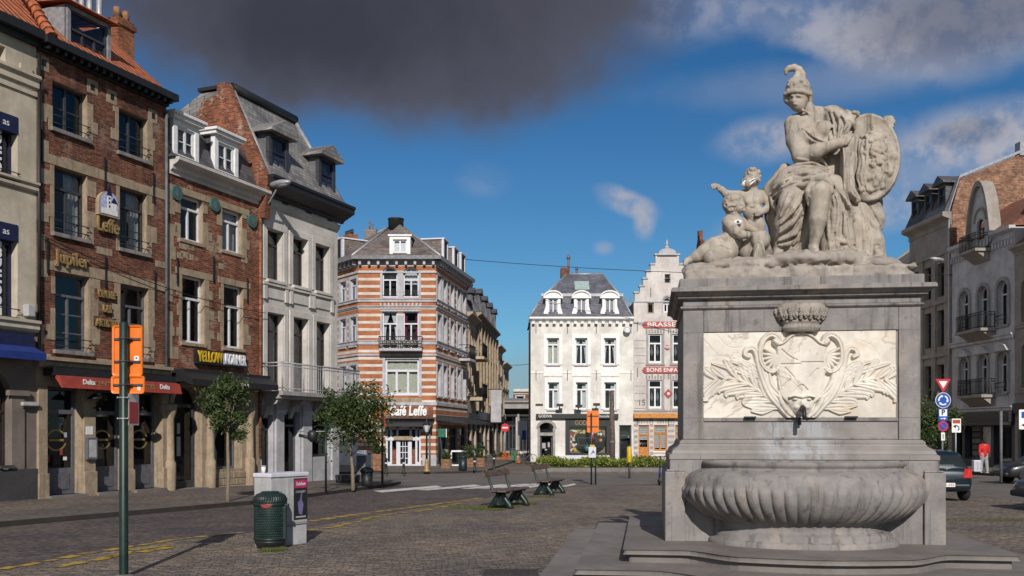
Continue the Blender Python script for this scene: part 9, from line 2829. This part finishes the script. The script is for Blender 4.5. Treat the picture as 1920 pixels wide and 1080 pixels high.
# ---------------------------------------------------------------- vehicles and the person
def paint(name, c, metal=.2):
 m, n, b = new_mat(name)
 n.put(b.inputs['Base Color'], n.mix(n.step(n.noise(n.obj(),3,4),.3,.7), tuple(x * .85 for x in c), c)); b.inputs['Roughness'].default_value = .3; b.inputs['Metallic'].default_value = metal
 try: b.inputs['Coat Weight'].default_value = .6; b.inputs['Coat Roughness'].default_value = .06
 except Exception: pass
 return m
M['car_glass'] = plain('car_glass', (.018,.024,.026),.08,0,.05)
M['lamp_red'] = plain('tail_lamp_red', (.50,.015,.012),.2,0,.05)
M['lamp_clear'] = plain('lamp_clear', (.6,.6,.6),.15,.3,.05)


def make_car(label, loc, rz, body_c, name='parked_car', plate=True):
 """x runs from the tail (0) to the nose; y is half width"""
 t = thing(name, label, 'car', loc, rz, None)
 pm = paint(label.split()[0] + '_car_paint', body_c)
 # lower body: sections along x of (half width, sill z, belt z)
 st = [(0.0,.62,.42,.62),(.03,.74,.30,.84),(.12,.80,.26,.92),(.5,.825,.24,.93),(1.2,.83,.22,.93),(2.0,.83,.22,.92),(2.6,.825,.22,.91),(3.0,.815,.23,.86),(3.4,.80,.25,.79),(3.68,.74,.28,.70),(3.8,.62,.36,.58)]
 mb = MB(); rings = []
 for x, w, zs, zb in st:
  pts = [(w * .90, zs),(w * .97, zs + .08),(w, zs + (zb - zs) * .45),(w * .985, zs + (zb - zs) * .75),(w * .93, zb - .02),(w * .80, zb + .015),(w * .4, zb + .03)]
  ring = [(x, y, z) for y, z in pts] + [(x, -y, z) for y, z in reversed(pts)]
  rings.append(mb.vs(ring))
 n = 14
 for i in range(len(rings) - 1):
  for q in range(n): q2 = (q + 1) % n; mb.fc((rings[i] + q, rings[i] + q2, rings[i + 1] + q2, rings[i + 1] + q),0, True)
 mb.fc([rings[0] + q for q in range(n - 1,-1,-1)],0, True); mb.fc([rings[-1] + q for q in range(n)],0, True)
 body = mb.build('body', pm, t)
 s_ = body.modifiers.new('round', 'SUBSURF'); s_.levels = 1; s_.render_levels = 2
 # cabin: sections
 cs = [(.10,.70,.90,.66,.93),(.34,.72,.90,.56,1.30),(.55,.735,.90,.57,1.385),(1.2,.745,.90,.58,1.42),(1.8,.74,.90,.57,1.40),(2.05,.735,.90,.56,1.35),(2.75,.72,.88,.66,.93)]
 mb = MB(); rings = []
 for x, wb, zb, wt, zt in cs:
  pts = [(wb, zb),((wb * .62 + wt * .38), zb + (zt - zb) * .45),(wt * 1.03, zt - .04),(wt * .90, zt),(wt * .45, zt + .02)]
  rings.append(mb.vs([(x, y, z) for y, z in pts] + [(x, -y, z) for y, z in reversed(pts)]))
 n = 10
 for i in range(len(rings) - 1):
  for q in range(n): q2 = (q + 1) % n; mb.fc((rings[i] + q, rings[i] + q2, rings[i + 1] + q2, rings[i + 1] + q),0, True)
 mb.fc([rings[0] + q for q in range(n - 1,-1,-1)]); mb.fc([rings[-1] + q for q in range(n)])
 mb.build('cabin', pm, t)
 def pane(name, pts, mat='car_glass'):
  m_ = MB(); m_.poly(pts); return m_.build(name, M[mat], t)
 pane('rear_window', [(.125,-.60,.985),(.125,.60,.985),(.318,.50,1.30),(.318,-.50,1.30)])
 pane('windscreen', [(2.70,.62,.97),(2.70,-.62,.97),(2.09,-.50,1.345),(2.09,.50,1.345)])
 for s in (1,-1):
  pane('side_window', [(.42, s * .745,.95),(1.28, s * .76,.95),(1.24, s * .605,1.35),(.58, s * .60,1.33)]); pane('side_window', [(1.34, s * .76,.95),(2.42, s * .745,.95),(1.98, s * .60,1.33),(1.30, s * .605,1.35)])
 for s in (1,-1):
  m_ = MB(); m_.hexa([(-.012, s * .50,.66),(-.005, s * .72,.66),(.12, s * .80,.66),(.1, s * .5,.66),(.03, s * .56,.92),(.06, s * .72,.92),(.16, s * .795,.92),(.12, s * .56,.92)]); m_.build('tail_lamp', M['lamp_red'], t, .02)
  m_ = MB(); m_.hexa([(3.70, s * .40,.55),(3.60, s * .74,.55),(3.5, s * .74,.55),(3.6, s * .4,.55),(3.66, s * .42,.69),(3.56, s * .73,.69),(3.46, s * .73,.69),(3.55, s * .42,.69)]); m_.build('headlight', M['lamp_clear'], t, .02)
  m_ = MB(); m_.ball((2.45, s * .90,.98),(.06,.1,.065),10); m_.build('mirror', M['black'], t)
 m_ = MB(); m_.box(-.07,.10,-.70,.70,.34,.50); m_.build('bumper', pm, t, .05)
 m_ = MB(); m_.box(3.68,3.84,-.66,.66,.32,.48); m_.build('bumper', M['black'], t, .05)
 m_ = MB(); m_.box(-.085,-.07,-.26,.26,.42,.53); po = m_.build('number_plate', M['white'], t)
 if plate: text('lettering', '1-KVR-452', .09, M['sign_red'], po, (-.088,0,.475), rot=(R(90),0, R(-90)), extrude=.002, width=.44)
 for x in (.62,3.05):
  for s in (1,-1):
   m_ = MB(Matrix.Translation((x, s * .73,.29)) @ Matrix.Rotation(R(90),4, 'X'))
   m_.lathe([(.17,-.1),(.26,-.105),(.29,-.07),(.29,.07),(.26,.105),(.17,.1)],24); wo = m_.build('wheel', M['rubber'], t)
   m_ = MB(Matrix.Translation((x, s * .73,.29)) @ Matrix.Rotation(R(90),4, 'X')); m_.lathe([(.17,-.09),(.15,-.06),(.03,-.07),(.03,.07),(.15,.06),(.17,.09)],20); m_.build('rim', M['chrome'], wo)
   m_ = MB(); m_.prism([(x + .34 * math.cos(math.pi * i / 12),.30 + .33 * math.sin(math.pi * i / 12)) for i in range(13)], s * .60, s * .832, 'y'); m_.build('wheel_arch', M['black'], t)
 return t


Yc = 27.0
cx_ = (1771 - CX) / F * Yc
make_car('teal dark hatchback parked tail on beside the fountain pedestal', (cx_, Yc, gz(Yc)), R(84),(.009,.020,.027))
make_car('red hatchback mostly hidden behind the teal dark hatchback', (14.6,33.5, gz(33.5)), R(84),(.20,.012,.012))
make_car('steel grey hatchback cut by the right picture edge', (16.35,23.5, gz(23.5)), R(180),(.05,.052,.056))
make_car('charcoal hatchback in the shade behind the steel grey one', (23.5,38.9, gz(38.9)), R(180),(.02,.02,.022))

# person in red with a suitcase
Yp = 49.0; p = Vector(((1845 - CX) / F * Yp, Yp, gz(Yp) + .12))
person = thing('person', 'person in red sweatshirt and grey trousers walking away with a pale suitcase', 'person', p, R(8))
def figure(name, mat, parent, build_, lo=(-.5,-.4,-.02), hi=(.5,.45,1.85), h=.014):
 s = Sdf(lo, hi, h); build_(s); return s.skin(name, mat, parent)
def ch(s, pts, k=.02):
 for a, b_ in zip(pts[:-1], pts[1:]): s.rc(a[:3], b_[:3], a[3], b_[3], k)
skin_m = plain('skin', (.45,.27,.19),.6)
def body_(s):
 s.rc((0,.02,1.60),(0,-.01,1.66),.085,.092,.02); s.rc((0,0,1.52),(0,0,1.44),.05,.06,.03); s.rc((0,.085,1.60),(0,.10,1.585),.018,.012,.015); s.rc((0,.05,1.55),(0,.07,1.545),.045,.035,.03)
 for e in (-1,1): s.rc((e * .09,.0,1.61),(e * .095,0,1.59),.02,.015,.01)
 s.rc((0,0,1.4),(0,0,1.0),.12,.13,.04)
 for e, y in ((-1,.12),(1,-.08)):
  ch(s, [(e * .09,0,.95,.085),(e * .1, y * .6,.52,.06),(e * .1, y - .03,.10,.04)]); ch(s, [(e * .1, y - .02,.06,.04),(e * .11, y + .14,.035,.032)])
 ch(s, [(-.2,0,1.38,.055),(-.27,-.06,1.12,.045),(-.27,-.10,.88,.033)]); ch(s, [(.2,0,1.38,.055),(.27,.02,1.12,.045),(.25,.12,.92,.033)])
 for sx, c in ((-1,(-.27,-.11,.83)),(1,(.25,.14,.87))):
  s.rc(c, (c[0], c[1], c[2] + .04),.034,.034,.015)
  for i in range(4): s.rc((c[0], c[1] - .03 + .02 * i, c[2] - .02),(c[0] + sx * -.02, c[1] - .03 + .02 * i, c[2] - .08 + .008 * abs(i - 1.5)),.010,.008,.004)
  s.rc((c[0], c[1] + .03, c[2] + .01),(c[0] - sx * .03, c[1] + .05, c[2] - .04),.011,.009,.004)
figure('body', skin_m, person, body_)
def top_(s):
 ch(s, [(0,0,1.42,.11),(0,.0,1.2,.165),(0,0,1.0,.155),(0,0,.93,.15)],.05); ch(s, [(-.19,0,1.40,.085),(.19,0,1.40,.085)],.05); ch(s, [(-.13,.0,1.3,.11),(.13,0,1.3,.11)],.05)
 ch(s, [(-.21,0,1.38,.078),(-.28,-.06,1.12,.068),(-.275,-.10,.90,.052)]); ch(s, [(.21,0,1.38,.078),(.28,.02,1.12,.068),(.255,.115,.94,.052)])
figure('sweatshirt', plain('red_cloth', (.55,.02,.022),.85, var=.15), person, top_)
def trs_(s):
 ch(s, [(-.07,0,.97,.13),(.07,0,.97,.13)],.04)
 for e, y in ((-1,.12),(1,-.08)): ch(s, [(e * .09,0,.92,.118),(e * .1, y * .6,.52,.088),(e * .1, y - .03,.13,.078)],.03)
figure('trousers', plain('grey_cloth', (.30,.29,.30),.85), person, trs_)
def hair_(s):
 s.rc((0,-.02,1.63),(0,-.03,1.68),.10,.10,.02); s.rc((0,-.07,1.58),(0,-.05,1.52),.07,.05,.03); s.rc((0,.075,1.60),(0,.11,1.58),.07,.07,.01, 'cut')
figure('hair', plain('dark_hair', (.015,.011,.009),.7), person, hair_)
for e, y in ((-1,.12),(1,-.08)):
 mb = MB(); mb.ball((e * .105, y + .05,.04),(.05,.15,.05),10); mb.build('shoe', M['white'], person)
mb = MB(); mb.lathe([(.075,1.43),(.082,1.455),(.07,1.475)],14, caps=False); mb.build('collar', M['white'], person)
sc = thing('suitcase', 'pale grey upright suitcase pulled by the person in red', 'suitcase', p + Vector((-.44,-.12,0)), R(8))
mb = MB(); mb.box(-.2,.2,-.12,.12,.07,.66); mb.build('shell', M['frame_lil'], sc, .04,3)
mb = MB(); mb.tube([(-.1,.08,.66),(-.1,.08,.86),(.1,.08,.86),(.1,.08,.66)],.012,6); mb.build('handle', M['black'], sc)
for sx in (-1,1):
 for sy in (-1,1):
  mb = MB(); mb.ball((sx * .15, sy * .08,.035),(.02,.035,.035),8); mb.build('wheel', M['rubber'], sc)
mb = MB()
for i in range(4): mb.box(-.13 + i * .08,-.10 + i * .08,-.128,-.12,.14,.60)
mb.build('ribs', M['zinc'], sc)

# ---------------------------------------------------------------- masonry that belongs to a wall joins that wall's mesh; anchors become single parts
def absorb(root, names):
 ch = list(root.children)
 tgt = next((c for c in ch if c.type == 'MESH' and c.name.split('.')[0] in ('wall', 'front_wall')), None)
 src = [c for c in ch if c.type == 'MESH' and c.name.split('.')[0] in names]
 if not tgt or not src: return
 V, FA, MI, mats = [],[],[],[]
 for o in [tgt] + src:
  me = o.data; b = len(V); mp = []
  for m in me.materials:
   if m not in mats: mats.append(m)
   mp.append(mats.index(m))
  V += [tuple(v.co) for v in me.vertices]
  for p in me.polygons: FA.append([b + i for i in p.vertices]); MI.append(mp[p.material_index])
 me = bpy.data.meshes.new('wall'); me.from_pydata(V, [], FA)
 for m in mats: me.materials.append(m)
 me.polygons.foreach_set('material_index', MI); me.update(); tgt.data = me
 for o in src: bpy.data.objects.remove(o)
for o in [q for q in COL.objects if q.type == 'EMPTY' and not q.parent]:
 absorb(o, {'stone_blocks', 'string_courses', 'mouldings', 'stone_bands', 'sandstone_panels', 'window_stonework', 'pilasters', 'coping'})
for o in [x for x in COL.objects if x.name.split('.')[0] in ('wall_anchors', 'columns', 'panel_clamp')]:
 vs = [tuple(v.co) for v in o.data.vertices]; nm = {'wall_anchors': 'wall_anchor', 'columns': 'column', 'panel_clamp': 'clamp'}[o.name.split('.')[0]]
 for i in range(0, len(vs) - 7,8): mesh_obj(nm, vs[i:i + 8],[(0,3,2,1),(4,5,6,7),(0,1,5,4),(1,2,6,5),(2,3,7,6),(3,0,4,7)], list(o.data.materials), o.parent)
 bpy.data.objects.remove(o)
